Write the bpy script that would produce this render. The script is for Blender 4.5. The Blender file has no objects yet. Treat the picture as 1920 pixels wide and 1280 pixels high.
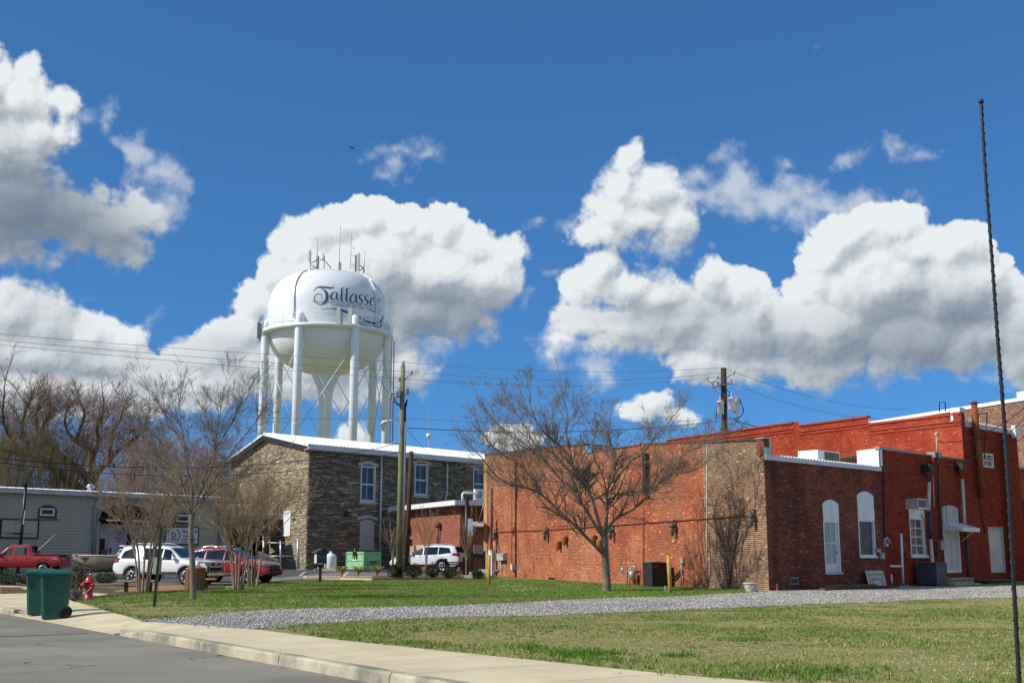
import bpy, math, random
import numpy as np
from mathutils import Vector, Matrix
from mathutils.geometry import delaunay_2d_cdt
R = math.radians
scene = bpy.context.scene
COL = scene.collection
random.seed(5)

# ------------------------------------------------------------------ camera, sky, sun, exposure
FPX, EYE = 2200.0, 1.33                       # focal length in photo pixels, eye height in metres
PITCH = math.atan(408 / FPX)
cam_d = bpy.data.cameras.new('camera'); cam_d.sensor_width = 36; cam_d.lens = FPX / 1920 * 36
cam_d.clip_start = .05; cam_d.clip_end = 4000
cam = bpy.data.objects.new('camera', cam_d); COL.objects.link(cam)
cam.location = (0, 0, EYE); cam.rotation_euler = (math.pi / 2 + PITCH, 0, 0)
scene.camera = cam
vs = scene.view_settings
vs.view_transform = 'Standard'; vs.look = 'None'; vs.exposure = 0.0; vs.gamma = 1.0; vs.use_curve_mapping = False
scene.render.film_transparent = False

SUN_EL = R(38); SX, SY = -.94, -.34
SX, SY = SX / math.hypot(SX, SY), SY / math.hypot(SX, SY)
sun_dir = Vector((SX * math.cos(SUN_EL), SY * math.cos(SUN_EL), math.sin(SUN_EL)))
sun_d = bpy.data.lights.new('sun', 'SUN'); sun_d.energy = 4.6; sun_d.angle = R(.53); sun_d.color = (1, .945, .85)
sun = bpy.data.objects.new('sun', sun_d); COL.objects.link(sun)
sun.rotation_euler = sun_dir.to_track_quat('Z', 'Y').to_euler(); sun.location = (-40, -10, 60)

def sky_patch(W=2250,Hh=1200,seed=7):
    """Cloud cover over a patch of sky, azimuth -45..45 deg, elevation -1..47 deg.
    returns alpha, luminance-like shade (0 shaded base .. 1 sunlit)."""
    AZ0,AZ1,EL0,EL1=-45.,45.,-1.,47.
    f=2200.;th=math.atan(408/f)
    def px2sky(px,py):
        x=(px-960)/f;u=-(py-640)/f
        d=(x,math.cos(th)-u*math.sin(th),math.sin(th)+u*math.cos(th))
        return math.degrees(math.atan2(d[0],d[1])),math.degrees(math.atan2(d[2],math.hypot(d[0],d[1])))
    az=np.linspace(AZ0,AZ1,W,dtype=np.float32)[None,:];el=np.linspace(EL0,EL1,Hh,dtype=np.float32)[:,None]
    az=az+0*el;el=el+0*az
    rng=np.random.default_rng(seed)
    def vnoise(cell,s):
        r=np.random.default_rng(s);gx=int(90/cell)+4;gy=int(48/cell)+4
        g=r.random((gy,gx),dtype=np.float32)
        x=(az-AZ0)/cell+1;y=(el-EL0)/cell+1
        xi=x.astype(np.int32);yi=y.astype(np.int32);fx=x-xi;fy=y-yi
        fx=fx*fx*fx*(fx*(fx*6-15)+10);fy=fy*fy*fy*(fy*(fy*6-15)+10)
        return (g[yi,xi]*(1-fx)+g[yi,xi+1]*fx)*(1-fy)+(g[yi+1,xi]*(1-fx)+g[yi+1,xi+1]*fx)*fy
    def fbm(cell,n,s,gain=.5):
        a=1.;t=0;o=np.zeros_like(az)
        for i in range(n):
            o+=a*(vnoise(cell/2.03**i,s+i)-.5);t+=a*.5;a*=gain
        return o/t
    def worley(cell,s,wx,wy):
        r=np.random.default_rng(s);gx=int(90/cell)+9;gy=int(48/cell)+9
        ox=r.random((gy,gx),dtype=np.float32);oy=r.random((gy,gx),dtype=np.float32)
        x=(az+wx-AZ0)/cell+3;y=(el+wy-EL0)/cell+3
        xi=np.clip(x.astype(np.int32),1,gx-2);yi=np.clip(y.astype(np.int32),1,gy-2)
        m=np.full(az.shape,9.,np.float32)
        for j in(-1,0,1):
            for i in(-1,0,1):
                dx=xi+i+ox[yi+j,xi+i]-x;dy=yi+j+oy[yi+j,xi+i]-y
                np.minimum(m,dx*dx+dy*dy,out=m)
        return 1-np.minimum(m,1)   # round puffs
    w1=fbm(2.6,5,11);w2=fbm(2.6,5,31)
    wx=w1*.5;wy=w2*.5
    puff=np.zeros_like(az);a=.5
    for i,c in enumerate((2.2,1.05,.52,.27,.14)):
        puff+=a*worley(c,50+i,wx*.6,wy*.6);a*=.62
    puff=puff/(.5*(1+.62+.384+.238+.148))-.55
    fine=fbm(1.2,6,71,.6)
    def field(E,wamp):
        F=np.full(az.shape,-3.,np.float32)
        X=az+w1*wamp;Y=el+w2*wamp
        for e in E:
            cx,cy,rx,ry=e[:4];b=e[4] if len(e)>4 else 0.
            A0,E0=px2sky(cx,cy);k=.0258
            v=1-np.sqrt(((X-A0)/(rx*k))**2+((Y-E0)/(ry*k))**2)
            v=v*min(rx,ry)/45.+b
            h=np.maximum(.18-np.abs(F-v),0)/.18
            F=np.maximum(F,v)+h*h*.18*.25
        return F
    HARD=[# cloud behind the tower
     (588,425,48,40),(640,420,45,35),(690,415,52,48),(745,430,50,40),(800,430,38,30),(832,428,42,46),(890,468,62,44),(948,480,42,40),
     (560,465,50,50),(525,510,38,38),(475,560,44,32),(610,520,110,80),(720,500,120,90),(820,520,130,80),(905,520,80,60),(860,600,75,52),(790,590,90,60),
     (640,600,130,70),(450,625,35,40),(420,650,55,50),(370,680,75,35),(320,688,60,28),(480,690,90,50),(600,690,140,60),(760,690,70,45),(700,640,100,60),(560,725,200,40),(380,715,150,42),
     (905,630,26,20),
     # left low bank
     (20,590,70,55),(90,610,75,55),(160,628,65,50),(220,640,52,36),(60,660,140,60),(180,680,110,50),(-60,640,90,80),(260,700,60,36),(90,725,230,60),
     # right bank
     (1128,512,44,42),(1085,535,40,36),(1180,540,70,45),(1240,560,70,45),(1340,528,45,42),(1385,545,52,44),(1420,590,60,55),(1090,610,62,36),(1160,620,90,50),(1270,610,100,60),(1370,630,110,60),
     (1050,640,40,30),(1320,680,90,36),(1420,685,100,32),(1480,610,80,60),(1500,550,36,30),(1530,530,30,30),(1600,690,140,34),
     (1600,450,75,50),(1660,430,75,48),(1560,480,60,48),(1790,470,62,50),(1720,470,70,45),(1650,540,150,80),(1780,550,110,80),(1830,560,55,50),(1850,520,34,32),(1700,640,170,70),(1800,650,90,55),(1560,620,110,70),(1855,640,50,50),(1915,600,36,55),(1920,680,60,60),
     (1180,312,36,34),(1165,355,45,45),(1150,405,60,46),(1200,420,90,44),(1265,420,50,40),(1130,435,60,30),(1220,360,60,46),
     (1228,752,34,26),(1200,770,40,16),(1275,770,32,14),
     (664,820,30,26),(955,818,40,24),
     # left upper
     (-40,180,90,90),(30,190,70,60),(50,130,26,26),(-10,280,110,90),(70,260,70,56),(0,390,150,90),(110,400,130,56),(200,430,110,52),(265,420,60,52),(40,460,70,36),(120,200,34,34),(145,250,30,40),(230,470,60,36),
     # beyond the frame, the upper ones added to whiten the ambient light
     (200,-260,160,80),(340,-300,140,70),(1500,-300,200,90),(1720,-330,150,80),(900,-520,260,90),(1150,-560,200,80),(-300,-120,200,110),(-480,-300,200,110),(-150,-420,180,80),(2250,-90,200,100),(2450,-330,200,110),(1300,-760,260,100),(500,-740,240,100),(100,-640,200,90),(1900,-640,240,90),(2300,-640,200,100),(-500,-620,240,100),
     (2100,520,120,70),(2230,560,110,70),(2160,640,160,60),(-260,420,140,80),(-330,360,90,60),(-420,600,170,80),(2440,700,200,60),(-300,690,150,50),(2350,300,70,50)]
    SOFT=[(740,272,62,16),(690,284,50,12),(795,285,30,13),(735,300,42,26,-.08),(770,318,36,18,-.12),(720,325,30,20,-.14),(850,370,36,8,-.16),
     (1340,290,52,30,-.02),(1310,330,70,40,-.02),(1380,350,80,40,.1),(1460,370,100,40,.2),(1560,380,120,32,.3),(1640,372,60,20,.1),(1520,345,40,30,.1),(1300,380,60,36,0),(1480,420,60,14,0),(1560,405,70,24,.3),
     (1690,255,46,26,-.12),(1675,270,26,34,-.12),(1600,300,110,16,-.12),(1740,285,40,14,-.13),(1470,300,40,18,-.15),
     (1010,400,34,26,-.04),(1060,420,46,26,-.02),(1100,440,50,26,0),(1290,470,70,24,-.06),(1270,460,50,30,0),(1340,470,24,24,-.12),
     (130,180,36,30,-.02),(170,215,32,32,.02),(215,235,17,36,.14),(230,280,46,20,.1),(270,300,50,34,.12),(310,340,36,36,.16),(300,400,44,50,.12),(160,270,50,14,.04),(250,330,50,24,-.02),(285,285,10,40,.06),(120,160,20,20,0),(20,105,40,16,.02),(330,430,30,30,-.05),(260,480,60,20,.0),(90,490,90,14,.0),
     (1050,660,60,50,.05),(1100,700,80,34,.0),(1140,725,40,24,-.08),(1000,650,36,20,-.1),(820,660,60,30,.05),(810,690,50,20,0),(900,640,50,30,.05),(945,660,16,26,-.04),(270,600,40,20,-.06),(120,555,70,16,-.02),(90,585,50,20,.0),(210,625,46,22,.0),(260,625,24,16,0),
     (1020,510,40,20,-.14),(985,560,36,30,-.06),(1420,720,60,18,0),(1700,705,130,22,.0),(1870,700,60,20,-.05),(1530,80,18,22,-.16),(1180,490,40,10,-.12),(1740,440,30,12,-.02)]
    HOLE=[(190,300,58,34),(116,214,10,18),(108,300,26,12),(205,330,40,14),(275,440,20,16),(1215,690,34,26),(1240,650,10,8),(1455,470,36,26),(90,480,20,12)]
    Fh=field(HARD,.35);Fs=field(SOFT,.9);Fo=field(HOLE,1.1)
    Fh-=1.6*np.maximum(Fo+.15,0);Fs-=1.2*np.maximum(Fo+.1,0)
    d=Fh+puff*.95+fine*.20-.02
    # edge softness grows toward the base of the clouds
    ds=Fs*.9+fine*.62+puff*.12-.02
    asf=np.clip(ds/.85,0,1);asf=asf*asf*(3-2*asf)*.66
    # light march through the cloud cover towards the sun (up, left)
    thick=np.clip(d,0,1.4)*.9+np.clip(ds,0,.6)*.2
    def blur(a,n):
        for ax in(0,1):
            p=[(0,0),(0,0)];p[ax]=(n+1,n)
            c=np.cumsum(np.pad(a,p,mode='edge'),ax,dtype=np.float64);m=a.shape[ax];k=2*n+1
            a=((c.take(range(k,k+m),ax)-c.take(range(0,m),ax))/k).astype(np.float32)
        return a
    def shift(a,dx,dy):
        return np.roll(np.roll(a,dx,1),-dy,0)
    tau=np.zeros_like(az);t2=blur(thick,2)
    for i in range(1,15):
        q=4*i+i*i//3
        if i in(2,4,6,9,12):t2=blur(t2,2+i)
        tau+=shift(t2,int(.45*q),int(.9*q))*(1+i*.12)
    tau*=.12
    soft=np.clip(.45+fbm(5,3,91)*1.3,0,1)
    small=np.zeros_like(az)
    tt=np.clip(d,0,2)
    for s in(2,4,8,14,22):
        small+=np.clip(shift(tt,int(.5*s),int(.85*s))-tt,-.3,.3)
    GREY=[(40,390,200,80,1.0),(700,560,120,50,.35),(1300,600,200,30,.35),(440,660,90,26,.3),(150,680,160,30,.35),(150,440,150,46,.8),(230,470,70,30,.5),(20,470,70,24,.3),(860,592,105,44,.72),(810,620,90,40,.6),(930,560,60,26,.3),(1200,590,110,24,.32),(1330,640,140,30,.32),(1700,630,190,60,.62),(1790,580,90,46,.42),(1640,670,170,34,.48),(1480,650,120,34,.36),(70,610,70,40,.28),(620,650,160,60,.35),(380,700,120,30,.25),(1220,760,40,10,.1),(1900,670,60,30,.4),(2160,640,160,40,.7),(-260,440,140,50,.7),(-420,640,170,50,.6)]
    g=np.zeros_like(az)
    X=az+w1*.8;Y=el+w2*.8
    for cx,cy,rx,ry,st in GREY:
        A0,E0=px2sky(cx,cy);k=.0258
        g=1-(1-g)*(1-st*np.exp(-(((X-A0)/(rx*k))**2+((Y-E0)/(ry*k))**2)))
    z=np.zeros_like(az)
    for cx,cy,rx,ry in((150,300,240,210),(1200,400,170,110),(1090,660,110,60),(850,640,90,60),(1700,720,260,40)):
        A0,E0=px2sky(cx,cy);k=.0258
        z=np.maximum(z,np.exp(-(((X-A0)/(rx*k))**2+((Y-E0)/(ry*k))**2)))
    lit=np.exp(-tau*.5)
    wid=.06+.16*soft**2+.45*(1-lit)+.55*z
    d2=d+fine*(.45*z+.25*(1-lit))+.06*z
    ah=np.clip(d2/wid,0,1);ah=ah*ah*(3-2*ah)
    alpha=1-(1-ah)*(1-asf)
    shade=.40+.60*lit-small*.27+fine*.06+puff*.20
    shade=np.clip(shade,0,1.02)*(1-.88*g)
    shade=np.where(ah>asf,shade,shade*.5+.5*np.clip(.80-.3*g,0,1))
    return alpha.astype(np.float32),np.clip(shade,0,1).astype(np.float32)


SKY_STRENGTH = .12; SKY_TINT = (.536, 1.235, 1.96, 1)
def build_sky():
    W, Hh = 2250, 1200
    al, sh = sky_patch(W, Hh)
    buf = np.ones((Hh, W, 4), np.float32); buf[..., 0] = al; buf[..., 1] = sh; buf[..., 2] = 0
    img = bpy.data.images.new('cloud_cover', W, Hh, alpha=True, float_buffer=True)
    img.colorspace_settings.name = 'Non-Color'
    img.pixels.foreach_set(buf.ravel()); img.update()
    w = bpy.data.worlds.new('World'); scene.world = w; w.use_nodes = True
    nt = w.node_tree; nt.nodes.clear(); N = nt.nodes.new; L = nt.links.new
    out = N('ShaderNodeOutputWorld'); bg = N('ShaderNodeBackground'); bg.inputs[1].default_value = SKY_STRENGTH
    L(bg.outputs[0], out.inputs[0])
    sky = N('ShaderNodeTexSky'); sky.sky_type = 'NISHITA'; sky.sun_disc = False
    sky.sun_elevation = SUN_EL; sky.sun_rotation = math.atan2(SX, SY)
    sky.altitude = 4000; sky.air_density = 1.0; sky.dust_density = 0.0; sky.ozone_density = 5.0
    tc = N('ShaderNodeTexCoord'); sep = N('ShaderNodeSeparateXYZ'); L(tc.outputs['Generated'], sep.inputs[0])
    def m(op, a, b=None, c=None):
        n = N('ShaderNodeMath'); n.operation = op
        for i, v in enumerate((a, b, c)):
            if v is None: continue
            if isinstance(v, (int, float)): n.inputs[i].default_value = v
            else: L(v, n.inputs[i])
        return n.outputs[0]
    az = m('ARCTAN2', sep.outputs[0], sep.outputs[1]); el = m('ARCSINE', sep.outputs[2])
    u = m('MULTIPLY_ADD', az, 180 / math.pi / 90, .5); v = m('MULTIPLY_ADD', el, 180 / math.pi / 48, 1 / 48)
    inside = m('GREATER_THAN', v, .002)
    cmb = N('ShaderNodeCombineXYZ'); L(u, cmb.inputs[0]); L(v, cmb.inputs[1])
    tex = N('ShaderNodeTexImage'); tex.image = img; tex.extension = 'MIRROR'; tex.interpolation = 'Cubic'
    L(cmb.outputs[0], tex.inputs[0])
    sp = N('ShaderNodeSeparateColor'); L(tex.outputs[0], sp.inputs[0])
    ramp = N('ShaderNodeMix'); ramp.data_type = 'RGBA'
    k = 1 / SKY_STRENGTH
    ramp.inputs[6].default_value = (.150 * k, .205 * k, .285 * k, 1)
    ramp.inputs[7].default_value = (.82 * k, .86 * k, .88 * k, 1)
    L(sp.outputs[1], ramp.inputs[0])
    hs = N('ShaderNodeMix'); hs.data_type = 'RGBA'; hs.blend_type = 'MULTIPLY'; hs.inputs[0].default_value = 1; gm = N('ShaderNodeGamma'); gm.inputs[1].default_value = .6; L(sky.outputs[0], gm.inputs[0]); L(gm.outputs[0], hs.inputs[6]); hs.inputs[7].default_value = SKY_TINT
    mix = N('ShaderNodeMix'); mix.data_type = 'RGBA'
    L(m('MULTIPLY', sp.outputs[0], inside), mix.inputs[0]); L(hs.outputs[2], mix.inputs[6]); L(ramp.outputs[2], mix.inputs[7])
    L(mix.outputs[2], bg.inputs[0])
    w.cycles.sampling_method = 'MANUAL'; w.cycles.sample_map_resolution = 1024
build_sky()

# ------------------------------------------------------------------ photo geometry helpers
_fw = (0, math.cos(PITCH), math.sin(PITCH)); _up = (0, -math.sin(PITCH), math.cos(PITCH))
def ray(px, py):
    x = (px - 960) / FPX; u = -(py - 640) / FPX
    return Vector((x, _fw[1] + u * _up[1], _fw[2] + u * _up[2]))
def at(px, py, Y):
    d = ray(px, py); t = Y / d.y
    return Vector((d.x * t, Y, EYE + d.z * t))
K0 = (-6.76, 21.12); KD = (-.556, .831); KN = (.831, .556)     # the kerb line and its two directions
def kt(x, y): return (x - K0[0]) * KD[0] + (y - K0[1]) * KD[1]
def kn(x, y): return (x - K0[0]) * KN[0] + (y - K0[1]) * KN[1]
def kxy(t, n): return (K0[0] + KD[0] * t + KN[0] * n, K0[1] + KD[1] * t + KN[1] * n)
def sst(a, b, x):
    t = min(max((x - a) / (b - a), 0), 1); return t * t * (3 - 2 * t)
def gz(x, y):                                  # height of the land behind the pavement
    return .13 + .40 * sst(48, 92, y)
def gnd(px, py):                               # the point of the land seen at a photo pixel
    z = .13; d = ray(px, py); p = None
    for _ in range(25):
        t = (z - EYE) / d.z; p = Vector((d.x * t, d.y * t, z)); z = gz(p.x, p.y)
    return p
def onz(px, py, z):
    d = ray(px, py); t = (z - EYE) / d.z
    return Vector((d.x * t, d.y * t, z))

# ------------------------------------------------------------------ object helpers
MATW = {}
def root_of(o):
    while o.parent: o = o.parent
    return o
def inv_of(parent):
    if parent is None: return None
    r = root_of(parent); return MATW.get(r.name)
class MB:
    def __init__(s): s.v = []; s.f = []; s.c = []; s.mi = []; s.cur = 0; s.sm = []; s.smooth = False
    def add(s, vs, fs, col=None):
        o = len(s.v); s.v += [tuple(p) for p in vs]
        for f in fs: s.f.append(tuple(i + o for i in f)); s.mi.append(s.cur); s.sm.append(s.smooth)
        if col is not None: s.c += [col] * len(vs)
        return s
    def hexa(s, p, col=None):          # 8 corners: 0-3 one end, 4-7 the other
        return s.add(p, [(3, 2, 1, 0), (4, 5, 6, 7), (0, 1, 5, 4), (1, 2, 6, 5), (2, 3, 7, 6), (3, 0, 4, 7)], col)
    def box(s, c, d, rz=0, col=None):
        ca, sa = math.cos(rz), math.sin(rz); P = []
        for z in (-.5, .5):
            for x, y in ((-.5, -.5), (.5, -.5), (.5, .5), (-.5, .5)):
                X, Y = x * d[0], y * d[1]; P.append((c[0] + X * ca - Y * sa, c[1] + X * sa + Y * ca, c[2] + z * d[2]))
        return s.hexa(P, col)
    def beam(s, a, b, w, h=None, up=(0, 0, 1)):
        a, b = Vector(a), Vector(b); h = h or w; d = (b - a).normalized(); u = Vector(up)
        if abs(d.dot(u)) > .98: u = Vector((1, 0, 0)) if abs(d.x) < .9 else Vector((0, 1, 0))
        x = d.cross(u).normalized(); y = x.cross(d); P = []
        for q in (a, b):
            for i, j in ((-1, -1), (1, -1), (1, 1), (-1, 1)): P.append(q + x * (i * w / 2) + y * (j * h / 2))
        return s.hexa(P)
    def tube(s, pts, r, n=8, cap=True):
        pts = [Vector(p) for p in pts]; m = len(pts)
        rr = list(r) if hasattr(r, '__len__') else [r] * m
        V = []; F = []; x = None
        for i in range(m):
            d = (pts[min(i + 1, m - 1)] - pts[max(i - 1, 0)])
            d = d.normalized() if d.length > 1e-9 else Vector((0, 0, 1))
            if x is None:
                u = Vector((0, 0, 1)) if abs(d.z) < .9 else Vector((1, 0, 0)); x = d.cross(u).normalized()
            else:
                x = x - d * x.dot(d); x = x.normalized() if x.length > 1e-6 else d.orthogonal().normalized()
            y = d.cross(x)
            for k in range(n):
                a = 2 * math.pi * k / n; V.append(pts[i] + (x * math.cos(a) + y * math.sin(a)) * rr[i])
        for i in range(m - 1):
            for k in range(n):
                k2 = (k + 1) % n; F.append((i * n + k, i * n + k2, (i + 1) * n + k2, (i + 1) * n + k))
        if cap: F.append(tuple(range(n - 1, -1, -1))); F.append(tuple((m - 1) * n + k for k in range(n)))
        sm = s.smooth; s.smooth = True; s.add(V, F); s.smooth = sm
        return s
    def cyl(s, a, b, r, n=12): return s.tube([a, b], r, n)
    def lathe(s, prof, c, n=24, ax=None, cap=True):   # prof: (radius, height along axis)
        a = Vector(ax or (0, 0, 1)).normalized(); x = a.orthogonal().normalized()
        if ax is None: x = Vector((1, 0, 0))
        y = a.cross(x); c = Vector(c); V = []; F = []
        for r, h in prof:
            for k in range(n):
                t = 2 * math.pi * k / n; V.append(c + a * h + (x * math.cos(t) + y * math.sin(t)) * r)
        for i in range(len(prof) - 1):
            for k in range(n):
                k2 = (k + 1) % n; F.append((i * n + k, i * n + k2, (i + 1) * n + k2, (i + 1) * n + k))
        if cap:
            F.append(tuple(range(n - 1, -1, -1))); F.append(tuple((len(prof) - 1) * n + k for k in range(n)))
        sm = s.smooth; s.smooth = True; s.add(V, F); s.smooth = sm
        return s
    def prism(s, poly, fn, d0, d1):    # flat outline (a, b) swept from depth d0 to d1; fn(a, b, d) -> point
        n = len(poly); V = [fn(a, b, d0) for a, b in poly] + [fn(a, b, d1) for a, b in poly]
        F = [tuple(range(n - 1, -1, -1)), tuple(range(n, 2 * n))] + [(i, (i + 1) % n, n + (i + 1) % n, n + i) for i in range(n)]
        return s.add(V, F)
    def build(s, name, mat, parent=None, kind=None):
        me = bpy.data.meshes.new(name); M = inv_of(parent); V = np.array([tuple(p) for p in s.v], np.float32).reshape(-1, 3)
        if M is not None and len(V):
            Mi = np.array(M.inverted(), np.float32); V = V @ Mi[:3, :3].T + Mi[:3, 3]
        return mesh_obj(name, V, s.f, mat, parent, kind, s.c, s.mi, s.sm)
def mesh_obj(name, V, F, mat, parent=None, kind=None, cols=None, mi=None, sm=None):
    me = bpy.data.meshes.new(name)
    me.from_pydata(V.tolist() if hasattr(V, 'tolist') else V, [], F)
    mats = mat if isinstance(mat, (list, tuple)) else [mat]
    for q in mats: me.materials.append(q)
    if mi and len(mats) > 1: me.polygons.foreach_set('material_index', mi)
    if sm and any(sm): me.polygons.foreach_set('use_smooth', sm)
    if cols: set_cols(me, cols)
    o = bpy.data.objects.new(name, me); COL.objects.link(o)
    if parent: o.parent = parent
    if kind: o['kind'] = kind
    return o
def set_cols(me, cols):
    a = me.color_attributes.new('col', 'FLOAT_COLOR', 'POINT')
    c = np.ones((len(cols), 4), np.float32); c[:, :3] = np.array(cols, np.float32)
    a.data.foreach_set('color', c.ravel())
def quick_mesh(name, V, F, mat, parent=None, kind=None, cols=None, smooth=False):
    """large meshes from arrays; F is (n, 3) or (n, 4)"""
    me = bpy.data.meshes.new(name); k = F.shape[1]
    M = inv_of(parent)
    if M is not None:
        Mi = np.array(M.inverted(), np.float32); V = V @ Mi[:3, :3].T + Mi[:3, 3]
    me.vertices.add(len(V)); me.vertices.foreach_set('co', np.ascontiguousarray(V, np.float32).ravel())
    me.loops.add(F.size); me.loops.foreach_set('vertex_index', np.ascontiguousarray(F, np.int32).ravel())
    me.polygons.add(len(F)); me.polygons.foreach_set('loop_start', np.arange(0, F.size, k, dtype=np.int32))
    me.update(calc_edges=True); me.validate()
    if smooth: me.polygons.foreach_set('use_smooth', np.ones(len(me.polygons), bool))
    me.materials.append(mat)
    if cols is not None: set_cols(me, cols)
    o = bpy.data.objects.new(name, me); COL.objects.link(o)
    if parent: o.parent = parent
    if kind: o['kind'] = kind
    return o
def tag(o, label, cat=None, group=None, kind=None):
    o['label'] = label
    if cat: o['category'] = cat
    if group: o['group'] = group
    if kind: o['kind'] = kind
    return o
def thing(name, label, cat, loc=(0, 0, 0), rz=0, group=None):
    o = bpy.data.objects.new(name, None); COL.objects.link(o); o.empty_display_size = .3
    o.location = loc; o.rotation_euler = (0, 0, rz)
    MATW[o.name] = Matrix.Translation(loc) @ Matrix.Rotation(rz, 4, 'Z')
    return tag(o, label, cat, group)
def dup(root, loc, rz, label=None, group=None):
    r = root.copy(); COL.objects.link(r); r.location = loc; r.rotation_euler = (0, 0, rz)
    MATW[r.name] = Matrix.Translation(loc) @ Matrix.Rotation(rz, 4, 'Z')
    if label: r['label'] = label
    if group: r['group'] = group
    def rec(a, b):
        for ch in list(a.children):
            c = ch.copy(); COL.objects.link(c); c.parent = b; rec(ch, c)
    rec(root, r); return r

# ------------------------------------------------------------------ materials
def M(name, rgb, rough=.75, metal=0., var=.12, scale=3., bump=0., bscale=40., coat=0., spec=None, stain=None, sscale=.6, samt=.5, attr=False, streak=None, crack=None):
    m = bpy.data.materials.new(name); m.use_nodes = True; nt = m.node_tree; N = nt.nodes.new; L = nt.links.new
    b = nt.nodes['Principled BSDF']; b.inputs['Roughness'].default_value = rough; b.inputs['Metallic'].default_value = metal
    b.inputs['Specular IOR Level'].default_value = spec if spec is not None else (.5 if rough < .6 else .2); b.inputs['Coat Weight'].default_value = coat; b.inputs['Coat Roughness'].default_value = .05
    g = N('ShaderNodeNewGeometry'); pos = g.outputs['Position']
    def noise(sc, det=4., vec=None, ro=.55):
        n = N('ShaderNodeTexNoise'); n.inputs['Scale'].default_value = sc; n.inputs['Detail'].default_value = det; n.inputs['Roughness'].default_value = ro
        L(vec or pos, n.inputs['Vector']); return n.outputs['Fac']
    def mixc(f, a, c, mode='MIX'):
        x = N('ShaderNodeMix'); x.data_type = 'RGBA'; x.blend_type = mode
        for i, v in ((0, f), (6, a), (7, c)):
            if isinstance(v, (int, float)): x.inputs[i].default_value = v
            elif isinstance(v, tuple): x.inputs[i].default_value = (v + (1,))[:4]
            else: L(v, x.inputs[i])
        return x.outputs[2]
    def rmp(f, lo, hi):
        r = N('ShaderNodeMapRange'); r.inputs[1].default_value = lo; r.inputs[2].default_value = hi; L(f, r.inputs[0]); return r.outputs[0]
    if attr:
        a = N('ShaderNodeAttribute'); a.attribute_name = 'col'; base = a.outputs['Color']
        n = noise(scale); base = mixc(1., base, mixc(rmp(n, .3, .7), (1 - var,) * 3, (1 + var,) * 3), 'MULTIPLY')
    else:
        n = noise(scale); base = mixc(rmp(n, .3, .7), tuple(c * (1 - var) for c in rgb), tuple(min(c * (1 + var), 1) for c in rgb))
    if stain:
        base = mixc(rmp(noise(sscale, 6., ro=.65), 1 - samt - .12, 1 - samt + .12), base, stain)
    if streak:                       # rain streaks and grime running down
        mp = N('ShaderNodeMapping'); mp.inputs['Scale'].default_value = (streak[1], streak[1], streak[1] * .07); L(pos, mp.inputs[0])
        base = mixc(rmp(noise(1., 5., mp.outputs[0], .6), streak[2], streak[2] + .22), base, streak[0])
    if crack:                        # (scale, width, colour): fine irregular cracks
        vo = N('ShaderNodeTexVoronoi'); vo.feature = 'DISTANCE_TO_EDGE'; vo.inputs['Scale'].default_value = crack[0]
        wp = N('ShaderNodeTexNoise'); wp.inputs['Scale'].default_value = crack[0] * 2.5; wp.inputs['Detail'].default_value = 5; L(pos, wp.inputs['Vector'])
        va = N('ShaderNodeVectorMath'); va.operation = 'MULTIPLY_ADD'; va.inputs[1].default_value = (.7 / crack[0],) * 3; L(wp.outputs['Color'], va.inputs[0]); L(pos, va.inputs[2]); L(va.outputs[0], vo.inputs['Vector'])
        lt = N('ShaderNodeMath'); lt.operation = 'LESS_THAN'; lt.inputs[1].default_value = crack[1]; L(vo.outputs['Distance'], lt.inputs[0])
        gt = N('ShaderNodeMath'); gt.operation = 'MULTIPLY'; L(lt.outputs[0], gt.inputs[0]); L(rmp(noise(crack[0] * .8), .48, .56), gt.inputs[1]); base = mixc(gt.outputs[0], base, crack[2])
    L(base, b.inputs['Base Color'])
    if bump:
        bp = N('ShaderNodeBump'); bp.inputs['Strength'].default_value = bump; bp.inputs['Distance'].default_value = .02
        L(noise(bscale, 5.), bp.inputs['Height']); L(bp.outputs[0], b.inputs['Normal'])
    return m
def glass(name, rgb=(.02, .025, .03), rough=.05):
    return M(name, rgb, rough, var=.25, scale=1.2, spec=.6)
WHITE = M('white_paint', (.78, .78, .76), .45, var=.05, stain=(.55, .53, .48), sscale=1.3, samt=.3)
WPLAS = M('white_plastic', (.74, .75, .74), .4, var=.04)
BOARD = M('white_board', (.80, .80, .78), .6, var=.06, streak=((.64, .63, .6), 2.2, .62))
WEATHERED = M('weathered_board', (.50, .49, .46), .8, var=.15, scale=6, streak=((.16, .15, .13), 5., .5), bump=.2)
BLACK = M('black_metal', (.012, .012, .013), .4, .2, var=.2)
BLACKP = M('black_plastic', (.02, .02, .021), .55, var=.2)
GREYM = M('grey_metal', (.32, .33, .34), .45, .4, var=.12)
GALV = M('galvanised_metal', (.5, .52, .53), .38, .55, var=.15, scale=5)
WROOF = M('white_roof_metal', (.80, .81, .81), .42, .0, var=.06, streak=((.6, .59, .56), 1.2, .6))
RUST = M('rusty_metal', (.30, .085, .03), .8, .1, var=.35, scale=6, bump=.15, stain=(.13, .05, .03), sscale=3, samt=.45)
RUSTW = M('rust_conduit', (.24, .07, .035), .8, var=.3, scale=3)
GLASS = glass('dark_glass')
GLASSB = glass('window_glass', (.02, .028, .04), .06)
TYRE = M('tyre_rubber', (.02, .02, .02), .85, var=.2, scale=8)
RIM = M('alloy', (.62, .63, .64), .3, .7, var=.05)
TERRA = M('terracotta', (.36, .13, .06), .85, var=.2, scale=8)
CONC = M('concrete', (.62, .535, .36), .9, var=.10, scale=.9, bump=.25, bscale=60, stain=(.52, .43, .28), sscale=.7, samt=.42)
KERBM = M('kerb_concrete', (.47, .42, .305), .92, var=.16, scale=2.5, bump=.5, bscale=30, stain=(.16, .155, .14), sscale=1.0, samt=.46)
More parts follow.
